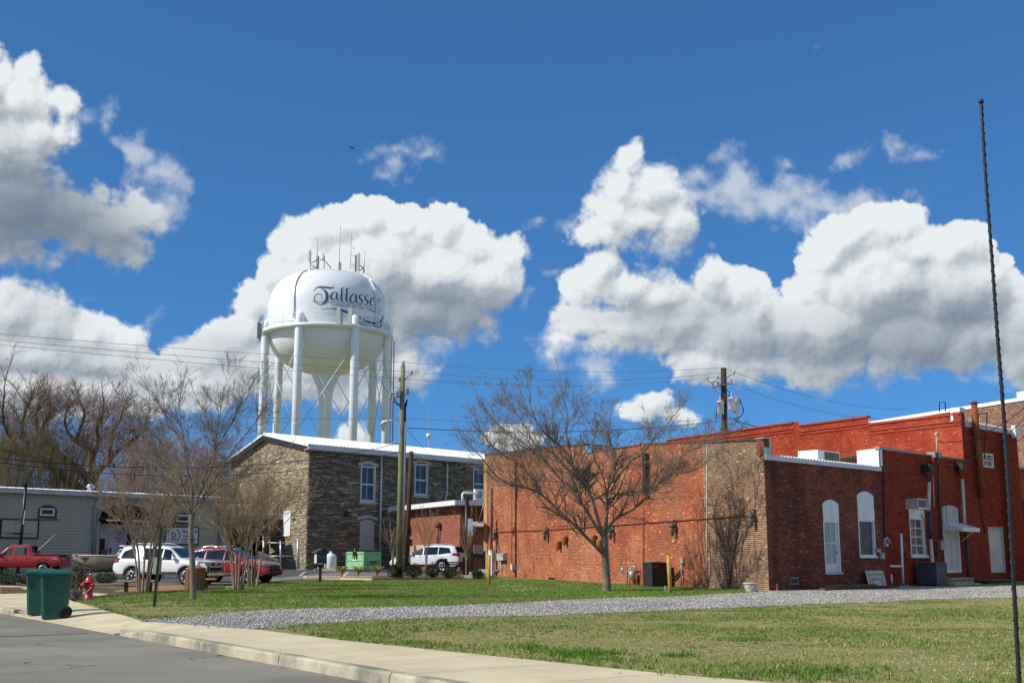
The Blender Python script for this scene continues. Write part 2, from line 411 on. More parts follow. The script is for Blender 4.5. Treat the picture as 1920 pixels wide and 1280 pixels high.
ASPH = M('asphalt', (.28, .262, .215), .9, var=.12, scale=.35, bump=.6, bscale=140, stain=(.185, .172, .145), sscale=.3, samt=.45, crack=(.28, .006, (.07, .066, .06)))
LOT = M('lot_asphalt', (.085, .085, .088), .9, var=.15, scale=.4, bump=.4, bscale=90, stain=(.14, .135, .125), sscale=.2, samt=.4)
PAINT = M('road_paint', (.72, .72, .69), .7, var=.12, scale=3)
SOIL = M('soil', (.125, .095, .05), .95, var=.35, scale=1.6, bump=.5, bscale=18, stain=(.065, .085, .022), sscale=.33, samt=.55)
MULCH = M('mulch', (.11, .06, .035), .95, var=.45, scale=9, bump=1., bscale=25, stain=(.19, .12, .075), sscale=2.5, samt=.4)
GRAVB = M('gravel_bed', (.34, .34, .335), .95, var=.3, scale=14, bump=1., bscale=40)
BARK = M('bark', (.17, .145, .115), .95, var=.3, scale=5, bump=.8, bscale=25, stain=(.22, .20, .17), sscale=2.2, samt=.45)
BARKP = M('pale_bark', (.25, .195, .145), .9, var=.25, scale=4, bump=.4, bscale=20)
BARKD = M('dark_bark', (.12, .092, .07), .95, var=.3, scale=2)
TWIG = M('twig', (.21, .17, .13), .95, var=.3, scale=1.5)
TWIGR = M('budding_twig', (.30, .225, .18), .95, var=.35, scale=.5, stain=(.31, .19, .145), sscale=.25, samt=.5)
TWIGM = M('myrtle_twig', (.26, .19, .12), .95, var=.3, scale=1.5)
WOODG = M('treated_pole', (.20, .215, .125), .9, var=.2, scale=2, bump=.3, streak=((.12, .12, .08), 9., .5))
WOODB = M('dark_pole', (.075, .045, .03), .9, var=.25, scale=2, bump=.3)
WOODBR = M('brown_wood', (.21, .10, .05), .75, var=.25, scale=5)
WOODT = M('tan_wood', (.42, .27, .13), .8, var=.2, scale=5)
YELLOW = M('yellow_paint', (.50, .31, .05), .7, var=.2, scale=5, stain=(.3, .2, .09), sscale=4, samt=.35)

# ------------------------------------------------------------------ ground
LAWNM = M('lawn_soil', (.265, .24, .10), .95, var=.40, scale=11, bump=.8, bscale=30, stain=(.175, .205, .055), sscale=.6, samt=.5)
def inpoly(P, poly):
    x, y = P[:, 0], P[:, 1]; c = np.zeros(len(P), bool); n = len(poly)
    for i in range(n):
        x0, y0 = poly[i]; x1, y1 = poly[(i + 1) % n]
        if y0 == y1: continue
        k = ((y0 > y) != (y1 > y)) & (x < (x1 - x0) * (y - y0) / (y1 - y0) + x0); c ^= k
    return c
def sheet(name, poly, zf, mat, sp=1.5, kind='structure', parent=None, fringe=0.):
    B = []; rg = random.Random(len(name) * 7)
    for i in range(len(poly)):
        a, b = Vector(poly[i][:2]), Vector(poly[(i + 1) % len(poly)][:2]); n = max(1, int((b - a).length / sp))
        for k in range(n):
            p = a.lerp(b, k / n)
            if fringe and k: p = p + Vector((rg.uniform(-fringe, fringe), rg.uniform(-fringe, fringe)))
            B.append(p)
    A = np.array([(p.x, p.y) for p in B]); lo, hi = A.min(0), A.max(0)
    gx, gy = np.meshgrid(np.arange(lo[0] + sp / 2, hi[0], sp), np.arange(lo[1] + sp / 2, hi[1], sp)); G = np.stack([gx.ravel(), gy.ravel()], 1)
    G = G[inpoly(G, [tuple(q) for q in A])]
    vs = B + [Vector((float(x), float(y))) for x, y in G]; nb = len(B)
    o = delaunay_2d_cdt(vs, [], [list(range(nb))], 1, 1e-5)
    V = [(v.x, v.y, zf(v.x, v.y)) for v in o[0]]
    return mesh_obj(name, V, [tuple(f) for f in o[2]], mat, parent, kind)
def vn(x, y, cell, seed):
    r = np.random.default_rng(seed); g = r.random((128, 128)); x = x / cell + 500; y = y / cell + 500
    xi = np.floor(x).astype(int); yi = np.floor(y).astype(int); fx = x - xi; fy = y - yi; fx = fx * fx * (3 - 2 * fx); fy = fy * fy * (3 - 2 * fy)
    q = lambda a, b: g[a % 128, b % 128]
    return (q(yi, xi) * (1 - fx) + q(yi, xi + 1) * fx) * (1 - fy) + (q(yi + 1, xi) * (1 - fx) + q(yi + 1, xi + 1) * fx) * fy
_bk = sorted((kt(p.x, p.y), kn(p.x, p.y)) for p in [onz(*q, .145) for q in ((1420, 1278), (1260, 1265), (640, 1200), (490, 1181), (270, 1163), (200, 1145), (130, 1125))])
def nback(t):                                   # width of the pavement along the kerb
    if t <= _bk[0][0]: return _bk[0][1]
    for (a, u), (b, v) in zip(_bk, _bk[1:]):
        if t <= b: return u + (v - u) * (t - a) / (b - a)
    return _bk[-1][1] + min((t - _bk[-1][0]) * .5, 2.5)
T0, T1 = .4, 9.4                                # the dropped kerb of the driveway
def zpav(t, n):
    r = .14 + .006 * n
    k = sst(T0 - 1.2, T0, t) * (1 - sst(T1, T1 + .05, t))
    return r * (1 - k) + k * (.012 + (r - .012) * sst(0, 1.4, n))
flat = lambda z: (lambda x, y: z)
V = []
sheet('terrain', [(-1800, -300), (1800, -300), (1800, 2500), (-1800, 2500)], flat(-.15), M('far_land', (.27, .245, .18), .95, var=.2, scale=.05), 300)
road_poly = [kxy(t, n) for t, n in ((-60, -10), (-60, 0.02), (130, 0.02), (130, -10))]
sheet('road', road_poly, flat(0.), ASPH, 6)
land = [kxy(t, nback(t) - .02) for t in (-60, -25, -14, -9, -4, 0, 1.5, 3, 5, 7, 9, 11, 13, 16, 20, 28)] + [kxy(130, 4.8), (-140, 190), (190, 190), (150, -40)]
def zland(x, y):
    t, n = kt(x, y), kn(x, y); k = sst(0, 1.2, n - nback(t))
    return (zpav(t, max(n, 0)) - .012) * (1 - k) + gz(x, y) * k
sheet('ground', land, zland, LAWNM, 1.6)
# pavement: bed and slabs
bed = [kxy(t, .1) for t in range(-40, 45, 3)] + [kxy(t, nback(t)) for t in range(44, -41, -1)]
sw = sheet('sidewalk', bed, lambda x, y: zpav(kt(x, y), kn(x, y)) - .02, KERBM, .7)
t = -24.0; k = 0
while t < 40:
    ln = 1.55; m = MB(); a, b = t + .008, t + ln - .008; nn, kk = 6, 4; ids = []
    drive = T0 - .2 < (a + b) / 2 < T1
    for j in range(kk + 1):
        for i in range(nn + 1):
            tt = a + (b - a) * j / kk; n0 = .012 if drive else .175; n = n0 + (nback(tt) - n0) * i / nn
            m.v.append((*kxy(tt, n), zpav(tt, n)))
    for j in range(kk):
        for i in range(nn):
            q = j * (nn + 1) + i; m.f.append((q, q + nn + 1, q + nn + 2, q + 1)); m.mi.append(0); m.sm.append(False)
    top = len(m.v); ring = [i for i in range(nn + 1)] + [(j + 1) * (nn + 1) - 1 for j in range(1, kk + 1)] + [kk * (nn + 1) + i for i in range(nn - 1, -1, -1)] + [j * (nn + 1) for j in range(kk - 1, 0, -1)]
    low = [(m.v[i][0], m.v[i][1], m.v[i][2] - .05) for i in ring]; m.v += low
    for i in range(len(ring)):
        j = (i + 1) % len(ring); m.f.append((ring[i], ring[j], top + j, top + i)); m.mi.append(0); m.sm.append(False)
    m.build('slab', CONC, sw); t += ln
ke = MB(); ke.add([(*kxy(t, n), z) for t in (-40, T0) for n, z in ((.02, -.1), (.02, .10), (.15, .10), (.15, -.1))], [(0, 1, 5, 4), (1, 2, 6, 5), (2, 3, 7, 6)])
kerb = ke.build('kerb', KERBM, None, 'structure')
def kerb_seg(a, b, za, zb):
    m = MB(); pr = ((0, -.12), (.002, -.02), (.012, .02)); V = []
    for t, z in ((a, za), (b, zb)):
        V += [(*kxy(t, -.01), -.12), (*kxy(t, .004), z - .03), (*kxy(t, .03), z), (*kxy(t, .172), z + .001), (*kxy(t, .172), -.12)]
    m.add(V, [(0, 1, 6, 5), (1, 2, 7, 6), (2, 3, 8, 7), (3, 4, 9, 8), (4, 3, 2, 1, 0), (5, 6, 7, 8, 9)]); m.build('kerb_stone', KERBM, kerb)
kerb_seg(T0 - 1.2, T0, .141, .03)
t = T0 - 1.21
while t > -26: kerb_seg(t - 2.98, t, .141, .141); t -= 3.0
t = T1 + .05
while t < 44: kerb_seg(t, t + 2.98, .141, .141); t += 3.0
# gravel drive
GU = [(262, 1162), (300, 1161), (340, 1159), (400, 1151), (460, 1146), (540, 1142), (620, 1140), (700, 1139), (780, 1137), (850, 1136), (960, 1131), (1060, 1125), (1160, 1121), (1280, 1118), (1400, 1111), (1440, 1108), (1520, 1103), (1600, 1099), (1700, 1098), (1800, 1099), (1900, 1098), (2150, 1096), (2480, 1094)]
GL = [(2480, 1110), (2150, 1115), (1880, 1121), (1720, 1124), (1640, 1129), (1520, 1132), (1300, 1142), (1060, 1152), (960, 1155), (840, 1157), (700, 1162), (600, 1169), (540, 1172), (500, 1178), (460, 1180), (400, 1177), (330, 1170)]
g2 = lambda L: [tuple(gnd(*q)[:2]) for q in L]
grav_poly = g2(GU + GL)
sheet('gravel_drive', grav_poly, lambda x, y: zland(x, y) + .006, GRAVB, .5, fringe=.18)
# the car park behind
lot_poly = g2([(-400, 1096), (0, 1098), (130, 1098), (330, 1101), (520, 1090.5), (560, 1086), (905, 1084.5)]) + [(2, 92), (-8, 105), (-90, 120), (-110, 75)]
sheet('parking_lot', lot_poly, lambda x, y: gz(x, y) + .03, LOT, 1.6)
ST = sheet('street_strip', [tuple(gnd(*q)[:2]) for q in ((350, 1099), (530, 1089), (760, 1080), (640, 1077), (535, 1083), (330, 1095), (60, 1095), (60, 1098.5), (300, 1099))], lambda x, y: gz(x, y) + .035, M('worn_asphalt', (.20, .185, .165), .9, var=.15, scale=.6, bump=.4, bscale=80), 1.5)
for q in (((560, 1081.5), (572, 1077), (574, 1077), (563, 1081.5)), ((643, 1081.5), (652, 1077), (654, 1077), (646, 1081.5)), ((20, 1070), (66, 1069.4), (66, 1070.2), (20, 1070.8)), ((260, 1067), (290, 1066.6), (290, 1067.3), (260, 1067.7))):
    sheet('parking_line', [tuple(gnd(*p)[:2]) for p in q], lambda x, y: gz(x, y) + .04, PAINT, 1.0)
# mulch bed, brick-coloured paving and low concrete edging
sheet('mulch_bed', g2([(0, 1114), (50, 1113), (128, 1124), (150, 1124), (250, 1114), (345, 1108), (420, 1102), (420, 1096), (330, 1101), (205, 1103), (120, 1103), (0, 1101)]), lambda x, y: gz(x, y) + .036, MULCH, .8)
sheet('paved_strip', g2([(215, 1112), (345, 1107.5), (356, 1098.5), (290, 1098.5), (250, 1102), (215, 1109)]), lambda x, y: gz(x, y) + .045, M('clay_paving', (.33, .17, .10), .9, var=.15, scale=3, bump=.3), .9)
def edging(pts, w, h):
    m = MB()
    for a, b in zip(pts, pts[1:]):
        A, B = gnd(*a), gnd(*b); m.beam((A.x, A.y, A.z + h / 2 - .02), (B.x, B.y, B.z + h / 2 - .02), w, h)
    o = m.build('concrete_edging', CONC, None, 'structure')
edging([(170, 1100.5), (232, 1098.5), (352, 1097.5)], .25, .16)
edging([(571, 1085.5), (640, 1085.8), (700, 1087.5)], .22, .12)
edging([(571, 1085.3), (573, 1082.5), (700, 1083.3)], .22, .12)
sheet('mulch_island', g2([(575, 1085.2), (576, 1082.9), (720, 1083), (900, 1083), (900, 1085.6), (700, 1086.5)]), lambda x, y: gz(x, y) + .045, MULCH, .8)

# ------------------------------------------------------------------ grass, gravel stones, clover
front_lawn = g2([(515, 1178.5), (560, 1171.5), (700, 1163), (840, 1158), (960, 1156), (1060, 1153), (1300, 1143), (1520, 1133), (1640, 1130), (1720, 1125), (1880, 1122), (2100, 1117), (2480, 1112), (2560, 1230), (2200, 1290)]) + [tuple(onz(*q, .14)[:2]) for q in ((1650, 1298), (1420, 1278.5), (1260, 1265.5), (1100, 1249.5), (960, 1235), (800, 1220), (640, 1200.5))]
back_lawn = g2([(136, 1126), (166, 1122), (230, 1114), (340, 1109), (420, 1103), (520, 1091), (600, 1087.5), (760, 1086), (905, 1086), (1000, 1086), (1200, 1093), (1300, 1097), (1440, 1107)] + [(x, y) for x, y in GU[::-1] if x < 1445]) + [tuple(onz(*q, .14)[:2]) for q in ((268, 1161), (203, 1144), (140, 1126.5))]
def scatter(poly, dens, seed):
    r = np.random.default_rng(seed); A = np.array(poly); lo, hi = A.min(0), A.max(0); n = int((hi - lo).prod() * dens)
    P = lo + r.random((n, 2)) * (hi - lo); return P[inpoly(P, poly)], r
def px_of(P):
    x, y = P[:, 0], P[:, 1]; z = np.array([gz(a, b) for a, b in P]) - EYE
    f = y * _fw[1] + z * _fw[2]; u = y * _up[1] + z * _up[2]
    return 960 + FPX * x / f, 640 - FPX * u / f
def tufts(name, P, r, nb, h, col, label=None, wid=.010, spread=.035):
    n = len(P); z = np.array([zland(x, y) for x, y in P]) - .004
    ang = r.random((n, nb)) * 6.283; rad = r.random((n, nb)) * spread
    bx = P[:, None, 0] + np.cos(ang) * rad; by = P[:, None, 1] + np.sin(ang) * rad
    a2 = r.random((n, nb)) * 6.283; hh = h[:, None] * (.55 + .7 * r.random((n, nb))); le = hh * (.2 + .7 * r.random((n, nb)))
    wx = -np.sin(a2) * wid / 2; wy = np.cos(a2) * wid / 2
    V = np.zeros((n, nb, 3, 3), np.float32); zz = np.broadcast_to(z[:, None], bx.shape)
    V[..., 0, :] = np.stack([bx + wx, by + wy, zz], -1); V[..., 1, :] = np.stack([bx - wx, by - wy, zz], -1)
    V[..., 2, :] = np.stack([bx + np.cos(a2) * le, by + np.sin(a2) * le, zz + hh], -1)
    C = np.repeat((col[:, None, :] * (.75 + .5 * r.random((n, nb, 1)))).reshape(-1, 3), 3, 0)
    return quick_mesh(name, V.reshape(-1, 3), np.arange(n * nb * 3).reshape(-1, 3), GRASSM, None, 'stuff', C)
GRASSM = M('grass_blades', (.1, .1, .1), .85, var=.1, scale=2, attr=True, spec=.2)
GRASSM.node_tree.nodes['Principled BSDF'].inputs['Specular IOR Level'].default_value = .2
G1, G2, TAN1, TAN2 = np.array([.150, .285, .035]), np.array([.095, .200, .025]), np.array([.50, .42, .20]), np.array([.37, .29, .14])
def lawn(name, poly, dens, seed, green, label, dull=0.):
    P, r = scatter(poly, dens, seed); X, Y = px_of(P)
    f = .42 * vn(P[:, 0], P[:, 1], 2.3, seed) + .33 * vn(P[:, 0], P[:, 1], .8, seed + 1) + .25 * vn(P[:, 0], P[:, 1], .3, seed + 2)
    kp = vn(P[:, 0], P[:, 1], .55, seed + 8) * .6 + vn(P[:, 0], P[:, 1], .2, seed + 9) * .4 + r.random(len(P)) * .35 > .36; P, X, Y, f = P[kp], X[kp], Y[kp], f[kp]
    g = np.clip((f + green(X, Y) - .5) * 4.6 + .5, 0, 1); k = vn(P[:, 0], P[:, 1], 1.1, seed + 5)
    g2_ = (r.random(len(P)) < g * .9 + .05).astype(float)[:, None]
    GA, GB = G1 + (np.array([.255, .285, .075]) - G1) * dull, G2 + (np.array([.19, .225, .06]) - G2) * dull; col = g2_ * (GA * k[:, None] + GB * (1 - k[:, None])) + (1 - g2_) * (TAN1 * k[:, None] + TAN2 * (1 - k[:, None]))
    h = (.018 + .028 * g * (.5 + k)) + .01 * r.random(len(P))
    return tag(tufts(name, P, r, 6, h, col), label, 'grass')
def gr_front(X, Y):
    e = lambda cx, cy, rx, ry, a: a * np.exp(-((X - cx) / rx) ** 2 - ((Y - cy) / ry) ** 2)
    return -.03 + e(1090, 1228, 40, 9, .5) + e(1000, 1222, 110, 16, .12) + e(1500, 1266, 170, 14, .28) + e(1250, 1185, 160, 14, .10) + e(620, 1188, 160, 12, .12) + e(1620, 1190, 140, 25, .10) + e(1480, 1165, 60, 8, .15)
def gr_back(X, Y):
    e = lambda cx, cy, rx, ry, a: a * np.exp(-((X - cx) / rx) ** 2 - ((Y - cy) / ry) ** 2)
    return .22 + .12 * np.clip((X - 700) / 300, 0, 1) - e(340, 1150, 130, 12, .42) - e(560, 1118, 120, 9, .12) + e(700, 1115, 60, 5, .2) - e(250, 1135, 60, 16, .22)
lawn('lawn_grass', front_lawn, 115, 3, gr_front, 'patchy half dormant lawn between the pavement and the gravel drive', .5)
lawn('lawn_grass', back_lawn, 80, 9, gr_back, 'green lawn in front of the long orange brick wall')
def weeds(spots, seed):
    r = np.random.default_rng(seed); P = []
    for px, py, rad, n in spots:
        c = gnd(px, py); q = r.normal(size=(n, 2)) * rad * .5; P.append(np.array([c.x, c.y]) + q)
    P = np.concatenate(P); k = r.random(len(P)); col = G1 * .9 * k[:, None] + G2 * (1 - k[:, None]) * .9
    tag(tufts('weeds', P, r, 9, .03 + .05 * r.random(len(P)), col, wid=.012, spread=.08), 'taller bright green weed clumps growing in the lawns', 'weeds')
weeds([(1092, 1226, .45, 150), (1060, 1229, .4, 50), (1150, 1238, .5, 50), (1270, 1230, .3, 40), (1460, 1268, 1.0, 120), (1560, 1260, .8, 90), (1400, 1200, .35, 60), (1000, 1215, .3, 40), (660, 1192, .6, 40), (800, 1208, .4, 30), (690, 1117, .8, 160), (730, 1121, .7, 130), (640, 1120, .6, 60), (420, 1108, 1.2, 140), (520, 1095, 1.4, 220), (600, 1090, 1.2, 150), (870, 1090, 1.2, 160), (1330, 1098, .7, 120), (1390, 1104, .5, 90), (1480, 1107, .2, 40), (1700, 1107, .25, 40), (1560, 1138, .3, 30), (240, 1130, .3, 30), (1640, 1099, .4, 40), (1770, 1099, .4, 60), (1850, 1100, .5, 60)], 4)
def stones(name, poly, dens, seed, label, smin, smax, base, spread=.22):
    P, r = scatter(poly, dens, seed); P = P + r.normal(size=P.shape) * .13 * (r.random((len(P), 1)) < .5); n = len(P); z = np.array([zland(x, y) for x, y in P]) + .010
    O = np.array([(1, 0, 0), (-1, 0, 0), (0, 1, 0), (0, -1, 0), (0, 0, 1), (0, 0, -.6)], np.float32)
    F0 = np.array([(0, 2, 4), (2, 1, 4), (1, 3, 4), (3, 0, 4), (2, 0, 5), (1, 2, 5), (3, 1, 5), (0, 3, 5)])
    s = (smin + (smax - smin) * r.random((n, 1, 1)) ** 2) * (.7 + .6 * r.random((n, 6, 1)))
    a = r.random(n) * 6.283; ca, sa = np.cos(a)[:, None], np.sin(a)[:, None]
    ru = vn(P[:, 0], P[:, 1], 1.3, seed)[:, None] * .5 + .5 * vn(P[:, 0], P[:, 1], .35, seed + 1)[:, None]; base = base * (.72 + .5 * ru)
    V = np.stack([O[None, :, 0] * ca - O[None, :, 1] * sa, O[None, :, 0] * sa + O[None, :, 1] * ca, np.broadcast_to(O[None, :, 2] * .7, (n, 6))], -1) * s
    V += np.stack([P[:, 0], P[:, 1], z], -1)[:, None, :]
    F = (F0[None] + np.arange(n)[:, None, None] * 6).reshape(-1, 3)
    C = np.repeat(base * (1 - spread + 2 * spread * r.random((n, 1))) * (1 + .04 * r.normal(size=(n, 3))), 6, 0)
    return tag(quick_mesh(name, V.reshape(-1, 3), F, STONEM, None, 'stuff', np.clip(C, 0, 1)), label, 'gravel')
STONEM = M('stone_chips', (.4, .4, .4), .9, var=.08, scale=3, attr=True)
stones('gravel', grav_poly, 165, 21, 'pale grey loose gravel of the drive in front of the brick walls', 0.014, .040, np.array([.375, .355, .32]), .5)
spill = [tuple(onz(*q, .15)[:2]) for q in ((255, 1160), (300, 1166), (340, 1172), (420, 1181), (500, 1179), (460, 1170), (380, 1160))]
stones('gravel', spill, 60, 22, 'loose gravel spilt over the pavement at the end of the drive', .008, .02, np.array([.40, .39, .37]), .3)
cl = g2([(905, 1104), (960, 1098), (1035, 1106), (1060, 1114), (980, 1113)])
P, r = scatter(cl, 9, 30); n = len(P)
k_ = vn(P[:, 0], P[:, 1], .9, 31) > .45; P = P[k_]; n = len(P); z = np.array([zland(*p) for p in P]) + .075
O = np.array([(1, 0, 0), (-1, 0, 0), (0, 1, 0), (0, -1, 0), (0, 0, 1), (0, 0, -1)], np.float32) * .015
F0 = np.array([(0, 2, 4), (2, 1, 4), (1, 3, 4), (3, 0, 4), (2, 0, 5), (1, 2, 5), (3, 1, 5), (0, 3, 5)])
V = O[None] + np.stack([P[:, 0], P[:, 1], z], -1)[:, None, :]
tag(quick_mesh('clover_flowers', V.reshape(-1, 3), (F0[None] + np.arange(n)[:, None, None] * 6).reshape(-1, 3), M('clover', (.6, .6, .52), .9), None, 'stuff'), 'small white clover flowers scattered in the green lawn', 'flowers')
lit = [kxy(t, n) for t, n in ((-22, -.02), (0, -.02), (0, -.28), (-22, -.22))]
P, r = scatter(lit, 60, 40); n = len(P); a = r.random(n) * 6.283; s = .008 + .016 * r.random(n)
V = np.zeros((n, 3, 3), np.float32)
for j, (u, w) in enumerate(((-1, -.4), (1, -.2), (0, .8))):
    V[:, j, 0] = P[:, 0] + s * (u * np.cos(a) - w * np.sin(a)); V[:, j, 1] = P[:, 1] + s * (u * np.sin(a) + w * np.cos(a)); V[:, j, 2] = .006 + .008 * r.random(n)
tag(quick_mesh('leaf_litter', V.reshape(-1, 3), np.arange(n * 3).reshape(-1, 3), M('dry_litter', (.12, .085, .05), .95, var=.5, scale=20), None, 'stuff'), 'bits of dry leaf litter along the foot of the kerb', 'leaf litter')

def leaves(name, poly, dens, seed, label):
    P, r = scatter(poly, dens, seed); kp = vn(P[:, 0], P[:, 1], 1.6, seed) > .42; P = P[kp]; n = len(P); a = r.random(n) * 6.283; s_ = .018 + .03 * r.random(n); z = np.array([zland(*p) for p in P]) + .03
    V = np.zeros((n, 4, 3), np.float32)
    for j, (u, w) in enumerate(((-1, 0), (0, -.45), (1, 0), (0, .45))):
        V[:, j, 0] = P[:, 0] + s_ * (u * np.cos(a) - w * np.sin(a)); V[:, j, 1] = P[:, 1] + s_ * (u * np.sin(a) + w * np.cos(a)); V[:, j, 2] = z + .012 * r.random(n) + s_ * .4 * abs(w)
    c = np.array([.20, .115, .06]) * (.6 + .9 * r.random((n, 1)))
    tag(quick_mesh(name, V.reshape(-1, 3), np.arange(n * 4).reshape(-1, 4), GRASSM, None, 'stuff', np.repeat(c, 4, 0)), label, 'fallen leaves')
leaves('fallen_leaves', front_lawn, 7, 51, 'brown fallen leaves scattered over the front lawn'); leaves('fallen_leaves', back_lawn, 7, 52, 'brown fallen leaves scattered over the green back lawn')
a_, b_ = onz(-60, 1195.5, .0), onz(166, 1187, .0); m = MB(); m.beam((a_.x, a_.y, .001), (b_.x, b_.y, .001), .05, .008); m.build('shadow_strip', M('tar', (.035, .034, .034), .7), None, 'structure')  # dark strip painted for a thin cast shadow across the road

# ------------------------------------------------------------------ walls and brickwork
class Wall:
    def __init__(s, P, ang, side=1):           # P: bottom corner, ang: heading of s (degrees), side: which way it faces
        s.P = Vector(P); a = R(ang); s.d = Vector((math.cos(a), math.sin(a), 0)); s.n = Vector((s.d.y, -s.d.x, 0)) * side
    def pt(s, q, z, d=0.): p = s.P + s.d * q + s.n * d; return Vector((p.x, p.y, z))
    def px(s, px, py, off=0.):                 # (s, z) of a photo pixel on the plane lying off metres before the wall
        d = ray(px, py); t = (s.P + s.n * off - Vector((0, 0, EYE))).dot(s.n) / d.dot(s.n); p = Vector((0, 0, EYE)) + d * t
        return (p - s.P).dot(s.d), p.z
    def w(s, px, py, d=0.): q = s.px(px, py, d); return s.pt(q[0], q[1], d)
    def rect(s, x0, y0, x1, y1, off=0.):
        a = [s.px(x, (y0 + y1) / 2, off)[0] for x in (x0, x1)]; b = [s.px((x0 + x1) / 2, y, off)[1] for y in (y0, y1)]
        return min(a), max(a), min(b), max(b)
    def box(s, m, r, d0, d1):
        s0, s1, z0, z1 = r
        return m.hexa([s.pt(a, z, d) for d in (d0, d1) for a, z in ((s0, z0), (s1, z0), (s1, z1), (s0, z1))])
    def frame(s, m, r, w, d0, d1, ws=None):    # four bars inside the rectangle
        s0, s1, z0, z1 = r; b = ws or w
        for q in ((s0, s0 + w, z0, z1), (s1 - w, s1, z0, z1), (s0 + w, s1 - w, z1 - w, z1), (s0 + w, s1 - w, z0, z0 + b)): s.box(m, q, d0, d1)
        return m
    def arch(s, s0, s1, z0, z1, rise, n=12):   # outline with a segmental head; z1 is the crown
        h = (s1 - s0) / 2; c = (s0 + s1) / 2; Rr = (h * h + rise * rise) / (2 * rise); zc = z1 - Rr; a = math.asin(min(h / Rr, 1))
        return [(s0, z0), (s1, z0)] + [(c + Rr * math.sin(t), zc + Rr * math.cos(t)) for t in [a - 2 * a * i / n for i in range(n + 1)]]
    def prism(s, m, poly, d0, d1): return m.prism(poly, lambda a, b, d: s.pt(a, b, d), d0, d1)
def topfn(pts):
    pts = sorted(pts)
    def f(q):
        if q <= pts[0][0]: return pts[0][1]
        for (a, u), (b, v) in zip(pts, pts[1:]):
            if q <= b: return u + (v - u) * (q - a) / max(b - a, 1e-6)
        return pts[-1][1]
    return f
def backing(name, wall, s0, s1, zb, top, holes, mat, parent, d=0., brk=()):
    """the wall itself, with real openings, and the reveals of the openings"""
    xs = sorted(set([s0, s1] + [h[0] for h in holes] + [h[1] for h in holes] + list(brk))); xs = [x for x in xs if s0 - 1e-6 <= x <= s1 + 1e-6]; m = MB()
    for a, b in zip(xs, xs[1:]):
        if b - a < 1e-4: continue
        c = (a + b) / 2; hs = sorted((h[2], h[3]) for h in holes if h[0] - 1e-6 < c < h[1] + 1e-6); z = zb
        ta, tb = top(a + 1e-4), top(b - 1e-4)
        for u, v in hs:
            if u > z: m.add([wall.pt(a, z, d), wall.pt(b, z, d), wall.pt(b, u, d), wall.pt(a, u, d)], [(0, 1, 2, 3)])
            z = max(z, v)
        if z < max(ta, tb): m.add([wall.pt(a, z, d), wall.pt(b, z, d), wall.pt(b, tb, d), wall.pt(a, ta, d)], [(0, 1, 2, 3)])
    for h in holes:
        e = .22
        for q in (((h[0], h[2]), (h[1], h[2])), ((h[1], h[2]), (h[1], h[3])), ((h[1], h[3]), (h[0], h[3])), ((h[0], h[3]), (h[0], h[2]))):
            m.add([wall.pt(*q[0], d), wall.pt(*q[1], d), wall.pt(*q[1], d - e), wall.pt(*q[0], d - e)], [(0, 1, 2, 3)])
    return m.build(name, mat, parent)
def courses(wall, s0, s1, zb, top, holes, bl, bh, gap, rng, vary=0., voff=0.):
    """(a, b, z, height) of every brick or stone of the wall; vary > 0 makes random ashlar"""
    out = []; z = zb; k = 0
    zmax = max(top(s0 + (s1 - s0) * i / 40) for i in range(41))
    while z < zmax:
        h = bh * (1 + (rng.uniform(-vary, vary) if vary else 0)); pitch = h + gap; x = s0 - (bl * .5 if k % 2 else 0) - (rng.uniform(0, bl) if vary else 0)
        iv = [(s0, s1)]
        for a, b, u, v in holes:
            if u - h * .6 < z < v - h * .4:
                nv = []
                for p, q in iv:
                    if b <= p or a >= q: nv.append((p, q)); continue
                    if a > p: nv.append((p, a))
                    if b < q: nv.append((b, q))
                iv = nv
        while x < s1:
            L = bl * (1 + (rng.uniform(-vary * 1.5, vary * 2.2) if vary else 0))
            for p, q in iv:
                a, b = max(x, p), min(x + L, q)
                if b - a > .035 and z + h <= top((a + b) / 2) + .01: out.append((a, b - gap if b < q - 1e-4 or b == x + L else b, z, h))
            x += L
        z += pitch; k += 1
    return out
_BF = [(4, 5, 6, 7), (0, 1, 5, 4), (1, 2, 6, 5), (2, 3, 7, 6), (3, 0, 4, 7)]
